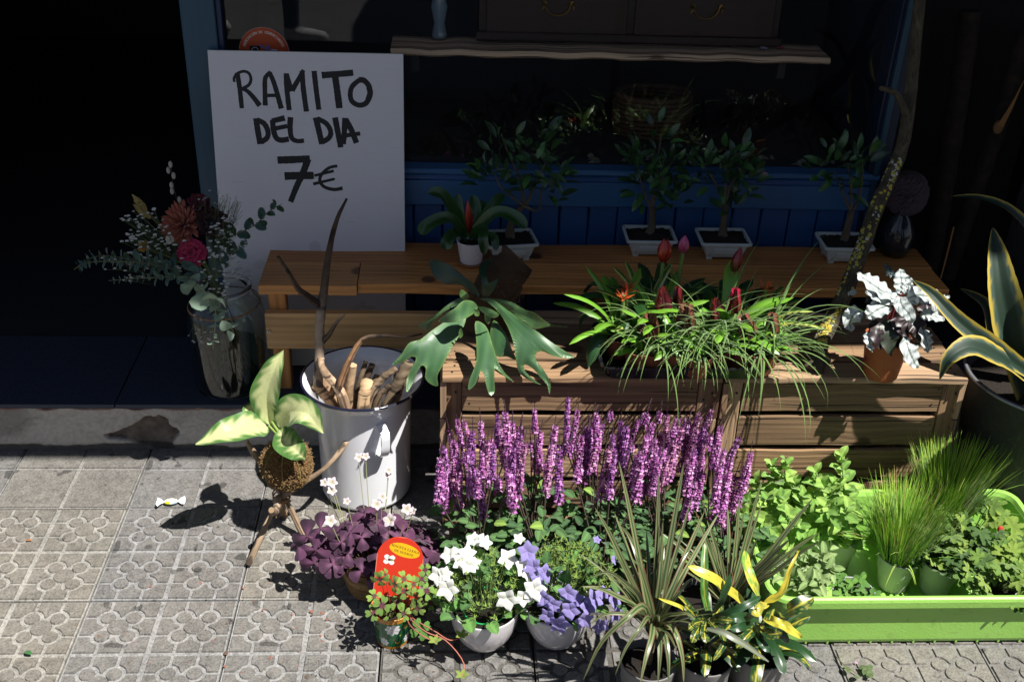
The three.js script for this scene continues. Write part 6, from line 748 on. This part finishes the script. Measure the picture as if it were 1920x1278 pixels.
// ---------------------------------------------------------------- dracaenas and crotons at the very front
SEED = 1025;
{
  const pg = lathe(potPro(.040, .052, .108, .005), 48), X = (x) => 1090 + x / 2.987, Y = (y) => 850 + y / 2.987;
  const potOf = (t) => { part('pot', pg, greyPot, t); part('soil', soilDisc(.048).translate(0, .092, 0), soilM, t); };
  const dcol = (k0) => (s, t) => { const a = Math.abs(s + .06 * Math.sin(t * 7)); const red = ss(.82, .92, a), cream = ss(.26, .38, a) * (1 - ss(.62, .80, a)); return mixc(mixc([.055, .115, .032], [.30, .31, .15], cream * .85), mixc([.30, .07, .065], [.22, .13, .07], k0), red).map((c) => c * (1 - .45 * k0)); };
  function drac(label, pos, base, leaves) { const t = thing('dracaena', label, 'potted plant', pos); potOf(t); const B = Zp(...base).sub(pos); part('stem', tube([V(0, .09, 0), V(B.x * .5, lerp(.09, B.y, .5), B.z * .5), B], .0065, { n: 6, m: 8, col: () => [.14, .12, .06] }), stemM, t); for (const [x, y, z, bow = .02, w0 = 11] of leaves) { const w = w0 * .92; const e = Zp(X(x), Y(y), z).sub(pos), o = B.clone().add(V(rr(-.004, .004), rr(-.012, .012), rr(-.004, .004))), m = o.clone().lerp(e, .5).add(V(0, bow, bow * .3)); part('leaf', blade([o, o.clone().lerp(m, .55).add(V(0, bow * .3, 0)), m, m.clone().lerp(e, .6).add(V(0, bow * .25, 0)), e], (k) => w / 860 / 2 * (k < .25 ? .8 + .8 * k : Math.pow(Math.max(0, 1 - (k - .25) / .75), .6)), { n: 16, m: 10, fold: .28, roll: rr(-.5, .5), col: dcol(rnd()) }), glossM, t); } for (let i = 0; i < 14; i++) { const az = rnd() * 6.283; part('leaf', blade(arc(B.clone().add(V(0, rr(-.015, .005), 0)), az, rr(.9, 1.45), rr(.13, .24), rr(.1, .8), 6), (k) => .0056 * (k < .25 ? .8 + .8 * k : Math.pow(Math.max(0, 1 - (k - .25) / .75), .6)), { side: sideOf(az), n: 14, m: 10, fold: .28, col: dcol(rr(.4, 1)) }), glossM, t); } }
  drac('red-edged dracaena in the leftmost grey pot at the front', V(1.099, .002, .585), [1226, 1184, .575], [[210, 40, .50, .01, 13], [75, 300, .56, .02, 13], [435, 100, .48, .005, 13], [575, 50, .45, .005, 14], [185, 330, .5, .01, 11], [190, 555, .6, .01, 11], [215, 400, .46, .05, 12], [0, 745, .62, .03, 13], [60, 690, .65, .07, 9], [770, 335, .44, .01, 12], [690, 325, .46, .0, 13], [620, 250, .46, 0, 10], [600, 550, .5, .02, 12], [450, 440, .50, .04, 11], [640, 690, .6, .03, 10], [365, 430, .5, 0, 10], [150, 650, .58, .02, 10], [300, 560, .6, .01, 12], [640, 930, .66, .03, 11], [480, 600, .5, .0, 14], [10, 1270, .68, .13, 13], [190, 1240, .7, .08, 9], [330, 1290, .72, .06, 14], [430, 1290, .71, .06, 13], [490, 1290, .71, .065, 13], [575, 1290, .7, .08, 14], [50, 955, .62, .05, 9], [270, 900, .52, .02, 11], [460, 760, .55, .02, 11]]);
  drac('red-edged dracaena rising behind the two crotons', V(1.235, .002, .42), [1366, 1135, .43], [[820, 300, .36, .005, 14], [888, 235, .36, .005, 14], [912, 318, .36, 0, 11], [1012, 140, .35, .0, 14], [1300, 248, .38, .01, 15], [1172, 478, .46, .01, 15], [1340, 440, .44, .02, 11], [1344, 490, .48, .02, 12], [650, 370, .36, .01, 14], [705, 372, .36, .01, 13], [452, 445, .38, .02, 13], [720, 480, .4, .01, 12], [1160, 530, .46, .01, 14], [780, 560, .42, 0, 13], [990, 470, .42, .01, 12], [620, 600, .4, .03, 12]]);
  // one long dracaena leaf hanging down between the croton pots
  const yel = [.52, .46, .05], grn = [.06, .17, .02], dk = [.010, .040, .012];
  const varg = (a, b, f) => (s, t) => { const v = fbm(t * 9 + 3, s * 2.2 + 9, 999, 999, 5, 3), m = 1 - ss(.05, .14, Math.abs(s)); return mixc(mixc(a, b, ss(f - .06, f + .06, v)), yel, m * .6); };
  const dark = (s, t) => { const m = 1 - ss(.06, .13, Math.abs(s)), sp = ss(.66, .72, fbm(t * 16, s * 5 + 9, 99, 99, 8, 2)); return mixc(mixc(dk, [.02, .065, .018], t), yel, Math.max(m * .9, sp * .5)); };
  const dk2 = (s, t) => mixc(dk, [.018, .06, .016], t), P = (l) => l.map(([x, y, z]) => [X(x), Y(y), z]);
  const shape = (W) => (t) => W * (t < .1 ? .3 + t * 5 : .8 + .2 * Math.sin(t * Math.PI)) * (t > .75 ? Math.sqrt(Math.max(0, 1 - Math.pow((t - .75) / .25, 2))) : 1), o = { shape, n: 22, m: 10, fold: .22, wave: .0012, wf: 18 };
  { const t = thing('croton', 'croton with one long yellow leaf in the middle grey pot at the front', 'potted plant', V(1.205, .002, .575)); potOf(t); traced(t, 'leaf', glossM, [[P([[930, 850, .56], [830, 770, .59], [720, 690, .61], [596, 632, .60]]), 21, { col: varg(yel, grn, .78), roll: .3 }], [P([[715, 900, .55], [690, 780, .54], [690, 640, .52], [692, 495, .48]]), 15, { col: varg([.10, .24, .05], [.05, .13, .02], .5) }], [P([[720, 905, .57], [760, 860, .60], [800, 780, .61], [835, 672, .60]]), 18, { roll: .5, col: dk2 }], [P([[700, 930, .57], [600, 890, .6], [540, 850, .62], [430, 810, .62]]), 7, { col: () => yel }], [P([[720, 930, .58], [830, 890, .60], [920, 850, .6], [1010, 798, .58]]), 15, { col: dk2 }], [P([[690, 930, .58], [640, 900, .6], [600, 870, .61], [580, 850, .61]]), 16], [P([[690, 940, .58], [640, 950, .62], [600, 985, .64]]), 15], [P([[700, 940, .6], [690, 1000, .64], [700, 1060, .66]]), 17], [P([[720, 940, .6], [760, 980, .64], [800, 1010, .65]]), 16], [P([[730, 930, .59], [790, 930, .62], [850, 935, .63]]), 14], [P([[680, 950, .6], [640, 1010, .65], [620, 1060, .66]]), 15], [P([[740, 960, .6], [800, 1060, .66], [740, 1160, .68]]), 12]], dark, o);
    for (let i = 0; i < 13; i++) { const az = i * 2.4, cv = pick([dk2, dark, dark]); part('leaf', blade(arc(V(Math.cos(az) * .008, rr(.105, .15), Math.sin(az) * .008), az, rr(.3, 1.0), rr(.075, .115), rr(.5, 1.4), 5), shape(.0105), { side: sideOf(az), n: 14, m: 8, fold: .22, wave: .001, col: cv }), glossM, t); }
    part('stem', tube([V(0, .09, 0), Zp(X(712), Y(960), .58).sub(t.position), Zp(X(712), Y(880), .565).sub(t.position)], .004, { n: 5, m: 6, col: () => [.07, .09, .03] }), stemM, t); }
  { const t = thing('croton', 'croton with dark leaves and ragged yellow ones in the right grey pot at the front', 'potted plant', V(1.312, .002, .560)); potOf(t); traced(t, 'leaf', glossM, [[P([[1000, 805, .56], [970, 740, .58], [930, 640, .56], [916, 543, .52]]), 20, { col: varg([.16, .30, .05], yel, .55), roll: .25 }], [P([[1030, 835, .55], [1120, 780, .55], [1165, 660, .53], [1225, 530, .50]]), 15, { col: varg([.46, .37, .03], [.24, .24, .03], .62), roll: -.4, shape: (W) => (t) => W * (t < .15 ? .4 + t * 4 : Math.pow(Math.max(0, 1 - (t - .15) / .85), .6)) }], [P([[1090, 940, .58], [1150, 890, .62], [1220, 850, .63], [1302, 803, .62]]), 30, { hint: V(.1, .9, .4) }], [P([[1015, 935, .60], [1080, 940, .64], [1150, 970, .65], [1230, 1030, .64]]), 18, { col: varg(yel, [.20, .18, .02], .76), wave: .004 }], [P([[1040, 845, .58], [1000, 860, .61], [985, 890, .62], [955, 880, .62]]), 17, { col: varg([.42, .36, .05], [.2, .22, .04], .6), wave: .004 }], [P([[990, 930, .58], [920, 915, .61], [860, 920, .62], [800, 950, .62]]), 18, { col: dk2 }], [P([[1000, 960, .6], [1060, 975, .63], [1110, 1000, .64], [1160, 1060, .64]]), 20, { col: dk2 }], [P([[985, 950, .6], [1060, 1010, .65], [1130, 1000, .66]]), 20], [P([[970, 960, .6], [900, 970, .63], [830, 985, .64]]), 16, { col: dk2 }], [P([[980, 970, .6], [920, 1030, .65], [870, 1090, .66]]), 18], [P([[990, 970, .6], [1010, 1060, .65], [1060, 1110, .66]]), 15, { col: dk2 }], [P([[975, 900, .57], [968, 860, .56], [965, 830, .55]]), 14, { col: dk2 }]], dark, o);
    for (let i = 0; i < 14; i++) { const az = i * 2.4 + 1, cv = pick([dk2, dark, dk2]); part('leaf', blade(arc(V(Math.cos(az) * .008, rr(.105, .155), Math.sin(az) * .008), az, rr(.2, 1.0), rr(.075, .12), rr(.5, 1.4), 5), shape(.0115), { side: sideOf(az), n: 14, m: 8, fold: .22, wave: .001, col: cv }), glossM, t); }
    part('stem', tube([V(0, .09, 0), Zp(X(985), Y(980), .58).sub(t.position), Zp(X(985), Y(890), .57).sub(t.position)], .004, { n: 5, m: 6, col: () => [.07, .09, .03] }), stemM, t); }
  single('fallen_dracaena_leaf', blade([Zp(X(705), Y(980), .64), Zp(X(800), Y(1005), .66), Zp(X(900), Y(1060), .67), Zp(X(1050), Y(1165), .66)], (k) => .0062 * Math.pow(Math.sin(Math.PI * cl(.08 + .9 * k)), .6), { n: 16, m: 4, fold: .3, col: (s) => mixc([.22, .24, .17], [.12, .14, .09], Math.abs(s)) }), glossM, 'loose pale dracaena leaf lying across the two croton pots', 'leaf');
}

// ---------------------------------------------------------------- things on the ground
SEED = 1062;
{
  const p = Yp(320, 940, .008), t = thing('candy_wrapper', 'candy in a white and yellow-green twist wrapper lying on the smooth slabs', 'candy', p); t.rotation.y = .12;
  const cv = document.createElement('canvas'); cv.width = 256; cv.height = 128; const c = cv.getContext('2d'); c.fillStyle = '#f4f4ee'; c.fillRect(0, 0, 256, 128); const gr = c.createLinearGradient(0, 0, 256, 0); c.fillStyle = '#d6d62a'; c.fillRect(20, 30, 216, 98); c.fillStyle = '#58b84a'; c.fillRect(20, 92, 216, 22); c.fillStyle = '#eef4f0'; c.fillRect(60, 36, 130, 46); c.strokeStyle = '#2aa6c8'; c.lineWidth = 5; for (let i = 0; i < 3; i++) { c.beginPath(); c.moveTo(72, 46 + i * 13); c.lineTo(178 - i * 14, 46 + i * 13); c.stroke(); } const tx = new THREE.CanvasTexture(cv); tx.colorSpace = THREE.SRGBColorSpace;
  const bd = new THREE.SphereGeometry(1, 24, 16).scale(.016, .0065, .009); part('candy_body', bd, phy([1, 1, 1], .3, { map: tx, clearcoat: .4 }), t);
  const wing = (s) => { const g = new GB(); for (let i = 0; i < 5; i++) bladeInto(g, [V(s * .016, 0, 0), V(s * .024, rr(-.001, .004), (i - 2) * .003), V(s * .031, rr(-.002, .006), (i - 2) * .0052)], (k) => .001 + .0032 * k, { n: 4, m: 2, fold: rr(-.4, .4), col: () => [.82, .83, .84] }); return g.build(); }; part('twist', wing(-1), stemM, t); part('twist', wing(1), stemM, t);
  const leaf = (name, x, y, s, col, label, cat, ry) => { const q = Yp(x, y, .003), m = put(name, proto(oval(.28), (a, k) => mixc(col, col.map((v) => v * 1.4), 1 - ss(0, .15, Math.abs(a))), { n: 8, m: 4 }), leafM, scene, q, V(Math.cos(ry), .05, Math.sin(ry)), V(0, 1, 0), s); m.name = numbered(name); tag(m, label, cat); };
  leaf('fallen_leaf', 45, 1222, .018, [.03, .14, .03], 'small green leaf lying on the paving at the lower left', 'leaf', .4); leaf('fallen_leaf', 48, 1012, .013, [.34, .13, .04], 'small orange-brown leaf on the leftmost flower slab', 'leaf', .2); leaf('fallen_petal', 1603, 1240, .008, [.6, .3, .5], 'tiny pink petal on the paving below the green planter', 'petal', 1);
  const g = new GB(); const put2 = (x, y, r, c) => { const q = Yp(x, y, .001); const k = g.v(q.clone().setY(r * .8), c), ring = []; for (let i = 0; i < 6; i++) { const a = i / 6 * 6.283, rk = r * rr(.7, 1.3); ring.push(g.v(q.clone().add(V(Math.cos(a) * rk, -.001, Math.sin(a) * rk)), c)); } for (let i = 0; i < 6; i++) g.t(k, ring[(i + 1) % 6], ring[i]); };
  const red = [.26, .09, .055], brown = [.10, .06, .04]; for (const [x, y, r] of [[423, 1223, .0055], [376, 1092, .0035], [425, 1168, .003], [604, 1148, .004], [583, 1145, .0045], [584, 1152, .003], [456, 1102, .003], [231, 1100, .003], [282, 1098, .003], [600, 1190, .003], [420, 1248, .003], [508, 1090, .002], [492, 1143, .0025], [398, 1199, .0025], [507, 1232, .003], [185, 1190, .003], [547, 1150, .003], [575, 1268, .004], [612, 1160, .003], [555, 1175, .002]]) put2(x, y, r, rnd() < .6 ? red : brown);
  for (let i = 0; i < 150; i++) put2(rr(0, 1) < .55 ? rr(380, 840) : rr(60, 640), rr(885, 1275), rr(.0008, .0019), pick([brown, [.05, .04, .035], red, [.2, .17, .14]]));
  for (let i = 0; i < 90; i++) put2(rr(560, 900), rr(1080, 1275), rr(.0008, .0022), pick([brown, [.03, .024, .02]]));
  const dm = single('crumbs', g.build(), stemM, 'reddish crumbs and grit scattered over the paving at the left', 'crumbs'); dm.userData.kind = 'stuff';
  const sp = Yp(1600, 1262, .004), st = thing('fallen_sprig', 'wilted green sprig lying on the slabs under the green planter', 'sprig', sp); part('stalk', tube([V(-.02, .0, -.045), V(-.012, .003, -.02), V(.006, .003, .004)], .0012, { n: 6, m: 4, col: () => [.16, .17, .08] }), stemM, st); for (let i = 0; i < 7; i++) put('leaf', proto(oval(.3), () => vary([.10, .15, .05], .3), { n: 5, m: 2 }), leafM, st, V(rr(-.015, .025), .004, rr(-.012, .02)), V(rr(-1, 1), .15, rr(-1, 1)), V(0, 1, .2), rr(.014, .024));
}

// ---------------------------------------------------------------- behind the window
SEED = 1099;
{
  const zs = -.75, plank = thing('shelf_plank', 'rough live-edge wooden shelf plank inside the shop window', 'shelf', V(1.14, .852, -.80)); const g = new GB(); part('plank', board(1.12, .017, .13, { n: 46, j: .0008, ch: .005 }), woodMat(driftW, .85, .003, .3, .2, [1.5, 1.35, 1.15]), plank); for (const x of [-.5, .45]) part('bracket', new THREE.BoxGeometry(.02, .05, .2).translate(x, -.035, -.08), std([.02, .02, .02], .6), plank);
  const dr = thing('wooden_dresser', 'dark red-brown wooden drawer chest with brass bail pulls standing on the shelf plank', 'dresser', V(1.19, .8635, -.93)), wd = woodMat(pineA, .35, .0004, .4, .6, [.030, .019, .019]);
  part('carcass', new RoundedBoxGeometry(.78, .42, .22, 2, .004).translate(0, .225, 0), wd, dr); for (const [i, y] of [.09, .24].entries()) for (const x of [-.19, .19]) { const d = part('drawer', new RoundedBoxGeometry(.36, .13, .014, 2, .003).translate(x, y, .114), woodMat(pineA, .3, .0004, i * .3, x, [.04, .022, .022]), dr); const br = std([.25, .15, .04], .35, { metalness: 1 }); const h = new GB(); const pts = []; for (let k = 0; k <= 12; k++) { const a = Math.PI + k / 12 * Math.PI; pts.push(V(x + Math.cos(a) * .03, y + .005 + Math.sin(a) * .022, .128)); } tubeInto(h, pts, .0022, { n: 20, m: 6 }); for (const s of [-1, 1]) for (let k = 0; k < 6; k++) bladeInto(h, [V(x + s * .03, y + .005, .126), V(x + s * (.036 + .006 * Math.cos(k)), y + .012 + .006 * Math.sin(k * 1.1), .128), V(x + s * .034 + .014 * Math.cos(k * 1.05), y + .005 + .014 * Math.sin(k * 1.05), .126)], oval(.003), { n: 4, m: 2 }); part('brass_pull', h.build(), br, d); }
  part('base_rail', board(.79, .022, .03, { n: 6 }).translate(0, .016, .11), wd, dr);
  const bk = thing('wicker_basket', 'brown wicker basket in the shadow under the window shelf', 'basket', V(1.28, .606, -.88)), wg = new GB(); for (let i = 0; i < 9; i++) { const pts = [], r = .10 + .006 * Math.sin(i * .4); for (let k = 0; k <= 48; k++) { const a = k / 48 * 6.283; pts.push(V(Math.cos(a) * (r + .002 * (k % 2 ? 1 : -1) * (i % 2 ? 1 : -1)), .008 + i * .0125, Math.sin(a) * (r + .002 * (k % 2 ? 1 : -1)) * .75)); } tubeInto(wg, pts, i === 8 ? .009 : .0062, { n: 72, m: 6, caps: false, col: () => vary([.06, .03, .01], .2) }); } part('weave', wg.build(), stemM, bk);
  const pl = new GB(); for (let i = 0; i < 30; i++) { const p = V(rr(.9, 1.72), .609, rr(-.70, -.60)), a = rnd() * 6.28; bladeInto(pl, [p, p.clone().add(V(Math.cos(a) * .018, .006, Math.sin(a) * .012)), p.clone().add(V(Math.cos(a) * .034, .003, Math.sin(a) * .022))], oval(rr(.004, .009)), { n: 4, m: 2, col: () => pick([[.3, .3, .29], [.05, .08, .03], [.14, .13, .03], [.2, .17, .12]]) }); } const lm = single('leaf_litter', pl.build(), petalM, 'fallen petals and leaves strewn along the inner window ledge', 'petals'); lm.userData.kind = 'stuff';
  for (const [x, y, c, l] of [[1052, 76, [.7, .7, .7], 'tiny white petal on the window shelf near its middle'], [1150, 80, [.5, .3, .5], 'lilac petal on the window shelf right of the white one'], [1432, 91, [.5, .42, .6], 'pale violet blossom near the right end of the window shelf'], [1464, 90, [.5, .05, .06], 'red blossom near the right end of the window shelf']]) { const q = Yp(x, y, .866); q.z = Math.min(q.z, -.745); const f = bloomGeo(5, c, c, .4); const m = put('fallen_blossom', f, petalM, scene, q, V(0, 1, .1), V(1, 0, 0), .012); m.name = numbered('fallen_blossom'); tag(m, l, 'blossom'); }
  const vs = thing('glass_ornament', 'pale blue glass ornament beside the drawer chest in the window', 'ornament', V(.70, .8635, -.84)); part('body', lathe([[0, 0], [.018, 0], [.02, .01], [.014, .04], [.022, .08], [.012, .12], [.016, .15], [0, .15]], 28), phy([.15, .21, .25], .15, { clearcoat: .6 }), vs);
  // sticker on the pane
  const cv = document.createElement('canvas'); cv.width = cv.height = 512; const c = cv.getContext('2d'); c.fillStyle = '#c8501e'; c.fillRect(0, 0, 512, 512); c.fillStyle = '#f0e6dc'; c.font = 'bold 37px sans-serif'; c.textAlign = 'center'; const txt = 'ASOCIACIÓN DE COMERCIANTES'; for (let i = 0; i < txt.length; i++) { const a = -Math.PI / 2 + (i - (txt.length - 1) / 2) * .098; c.save(); c.translate(256 + Math.cos(a) * 208, 256 + Math.sin(a) * 208); c.rotate(a + Math.PI / 2); c.fillText(txt[i], 0, 12); c.restore(); }
  c.strokeStyle = '#4a78c8'; c.lineWidth = 16; c.beginPath(); c.moveTo(215, 170); c.bezierCurveTo(215, 200, 240, 190, 262, 205); c.bezierCurveTo(272, 212, 268, 222, 285, 226); c.stroke(); c.beginPath(); c.moveTo(285, 240); c.lineTo(300, 185); c.lineTo(322, 240); c.stroke(); c.fillStyle = '#14101a'; c.fillRect(110, 190, 110, 90); c.strokeStyle = '#e8e0dc'; c.lineWidth = 6; c.beginPath(); c.arc(165, 240, 34, 0, 7); c.stroke(); c.fillStyle = '#b8d0f0'; c.fillRect(330, 222, 60, 14);
  const stx = new THREE.CanvasTexture(cv); stx.colorSpace = THREE.SRGBColorSpace; const sc = Zp(495, 98, -.5635); single('shop_sticker', new THREE.CylinderGeometry(.058, .058, .0008, 56).rotateX(Math.PI / 2).rotateY(0), std([1, 1, 1], .5, {}), 'round orange traders association sticker on the window pane above the sign', 'sticker', sc); const sk = scene.children[scene.children.length - 1]; part('sticker_print', new THREE.CircleGeometry(.0578, 56), std([.75, .75, .75], .5, { map: stx }), sk, V(0, 0, .0007));
}

// ---------------------------------------------------------------- dark corner right of the window
SEED = 1136;
{
  const bm = std([.12, .08, .055], .95, { map: rep(barkT, 3, 3), bumpMap: rep(barkB, 3, 3), bumpScale: .006 });
  const pole = (label, pts, r, knot) => { const b = pts[0].clone(), t = thing('bark_pole', label, 'pole', b, 'rough poles leaning in the corner'); part('pole', tube(pts.map((p) => p.clone().sub(b)), r, { n: 26, m: 12, rough: .08 }), bm, t); if (knot) { const q = knot.sub(b); part('knot', new THREE.SphereGeometry(.014, 14, 10).scale(1, 1.3, .5), std([.16, .085, .03], .8), t, q); part('knot_scar', blade([q.clone().add(V(0, .005, .006)), q.clone().add(V(.018, .06, .004)), q.clone().add(V(.036, .13, 0))], (k) => .009 * (1 - k), { n: 8, m: 2, fold: .2, hint: V(0, 0, 1), col: () => [.26, .13, .035] }), stemM, t); } };
  pole('brown bark-covered pole with a pale knot leaning by the stone pillar', [Zp(1775, 520, -.60), Zp(1825, 370, -.62), Zp(1875, 230, -.64), Zp(1925, 60, -.66)], .022, Zp(1873, 238, -.615)); pole('dark bark pole in the corner nearest the window frame', [Zp(1735, 560, -.62), Zp(1765, 380, -.64), Zp(1795, 200, -.66), Zp(1820, 20, -.68)], .026);
  const q = Zp(1735, 362, -.47), vz = thing('dark_bottle_vase', 'dark glazed vase on the bench end under the shaggy ball', 'vase', V(q.x - .05, YB, -.46)); part('body', lathe([[0, 0], [.03, 0], [.038, .02], [.04, .06], [.026, .095], [.014, .11], [.016, .118], [0, .118]], 32), phy([.01, .014, .02], .2, { clearcoat: .5 }), vz);
  const sb = thing('shaggy_ball', 'shaggy brown-violet dried fibre ball above the bench end', 'ornament', V(q.x - .05, YB + .118 + .05, -.46)), f = new GB(); for (let i = 0; i < 1500; i++) { const d = V(rr(-1, 1), rr(-1, 1), rr(-1, 1)).normalize(), p = d.clone().multiplyScalar(.045), T = d.clone().cross(V(.2, 1, .1)).normalize(); bladeInto(f, [p, p.clone().addScaledVector(T, .012).addScaledVector(d, .005), p.clone().addScaledVector(T, .02).addScaledVector(V(0, -1, 0), .012).addScaledVector(d, .002)], () => .0007, { n: 2, m: 1, col: () => vary([.085, .06, .065], .4) }); } part('core', new THREE.SphereGeometry(.046, 24, 18).scale(1, 1.12, 1), std([.03, .02, .02], 1), sb); part('fibre', f.build(), stemM, sb).userData.kind = 'stuff';
  single('reed_stick', tube([Zp(1764, 522, -.42), Zp(1778, 470, -.44), Zp(1789, 425, -.47)], .0022, { n: 6, m: 5, col: () => [.22, .11, .03] }), stemM, 'thin orange-brown reed stick standing at the bench end', 'stick');
}

// ---------------------------------------------------------------- passer-by behind the viewer, mirrored in the window
SEED = 4321;
{
  const g0 = Yp(556, 72, 0), mz = -1.13 - g0.z, b = V(g0.x - .16, 0, mz), t = thing('person', 'passer-by in blue jeans and white shoes, dark jacket, mid-stride on the street behind the viewer', 'person', b);
  const N = 112, half = .92, cy = .90, mc = new MarchingCubes(N, undefined, false, false, 200000), F = mc.field; mc.isolation = 0;
  const B = [[[0, .98, 0], [0, 1.18, 0], .125, .12], [[0, 1.18, 0], [.01, 1.38, 0], .13, .14], [[.01, 1.42, -.16], [.01, 1.42, .16], .065, .065], [[.01, 1.44, 0], [.02, 1.55, 0], .055, .05], [[.025, 1.60, 0], [.03, 1.68, 0], .078, .092], [[.10, 1.61, 0], [.115, 1.60, 0], .014, .012],
    [[0, .94, -.085], [.16, .52, -.09], .092, .062], [[.16, .52, -.09], [.15, .09, -.09], .058, .04], [[.15, .05, -.09], [.31, .035, -.10], .045, .035], [[0, .94, .085], [-.10, .52, .09], .092, .062], [[-.10, .52, .09], [-.33, .14, .09], .058, .04], [[-.33, .11, .09], [-.24, .03, .09], .045, .034],
    [[.01, 1.42, -.19], [-.12, 1.16, -.23], .052, .043], [[-.12, 1.16, -.23], [-.02, .93, -.24], .041, .03], [[.01, 1.42, .19], [.10, 1.15, .23], .052, .043], [[.10, 1.15, .23], [.26, .98, .22], .041, .03]];
  for (const [hx, hy, hz, s] of [[-.02, .93, -.24, 1], [.26, .98, .22, 1]]) { B.push([[hx, hy, hz], [hx + .02, hy - .07, hz], .032, .028]); for (let i = 0; i < 4; i++) B.push([[hx + .01 + i * .014 - .02, hy - .085, hz], [hx + .03 + i * .013 - .02, hy - .15 - (i === 1 ? .012 : 0), hz + .006], .011, .009]); B.push([[hx + .03, hy - .04, hz], [hx + .062, hy - .09, hz + .01], .012, .010]); }
  const pre = B.map(([a, c, ra, rc]) => ({ a, d: [c[0] - a[0], c[1] - a[1], c[2] - a[2]], l: (c[0] - a[0]) ** 2 + (c[1] - a[1]) ** 2 + (c[2] - a[2]) ** 2, ra, rc }));
  for (let k = 0; k < N; k++) for (let j = 0; j < N; j++) for (let i = 0; i < N; i++) { const x = (i - N / 2) / (N / 2) * half, y = (j - N / 2) / (N / 2) * half + cy, z = (k - N / 2) / (N / 2) * half; let v = .4; if (Math.abs(z) < .45 && Math.abs(x) < .6) for (const q of pre) { const px = x - q.a[0], py = y - q.a[1], pz = z - q.a[2], h = cl((px * q.d[0] + py * q.d[1] + pz * q.d[2]) / q.l), d = Math.hypot(px - q.d[0] * h, py - q.d[1] * h, pz - q.d[2] * h) - lerp(q.ra, q.rc, h); const kk = .02, m = Math.max(kk - Math.abs(v - d), 0) / kk; v = Math.min(v, d) - m * m * kk * .25; } F[i + j * N + k * N * N] = -v; }
  mc.update(); const n = mc.count, P = Array.from(mc.positionArray.subarray(0, n * 3)), Q = Array.from(mc.normalArray.subarray(0, n * 3)), C = [];
  for (let i = 0; i < n; i++) { P[i * 3] *= half; P[i * 3 + 1] = P[i * 3 + 1] * half + cy; P[i * 3 + 2] *= half; const [x, y, z] = P.slice(i * 3, i * 3 + 3); const foot = y < .085 || (x < -.2 && y < .15 && x > -.42); C.push(...(foot ? [.72, .72, .72] : y < .97 && !(Math.abs(z) > .18 && y > .7) ? [.055, .085, .16] : y > 1.5 || (Math.abs(z) > .18 && y < 1.0) ? [.45, .28, .2] : [.03, .03, .035])); }
  const g = new THREE.BufferGeometry(); g.setAttribute('position', new THREE.Float32BufferAttribute(P, 3)); g.setAttribute('normal', new THREE.Float32BufferAttribute(Q, 3)); g.setAttribute('color', new THREE.Float32BufferAttribute(C, 3));
  part('body', g, std([1, 1, 1], .85, VC), t); part('hair', new THREE.SphereGeometry(.104, 24, 16, 0, 6.283, 0, 1.75).scale(1, 1.05, .95).rotateZ(.45), std([.03, .02, .014], .8), t, V(.018, 1.675, 0));
  for (const z of [-.032, .032]) { part('eye', new THREE.SphereGeometry(.010, 10, 8), std([.6, .6, .6], .3), t, V(.112, 1.645, z)); part('ear', new THREE.SphereGeometry(.02, 10, 8).scale(.7, 1.3, .4), std([.45, .28, .2], .8), t, V(.02, 1.63, Math.sign(z) * .093)); } part('mouth', new THREE.SphereGeometry(.018, 10, 8).scale(.35, .25, 1), std([.35, .12, .1], .7), t, V(.102, 1.572, 0));
}
//@@END
renderer.render(scene, camera);
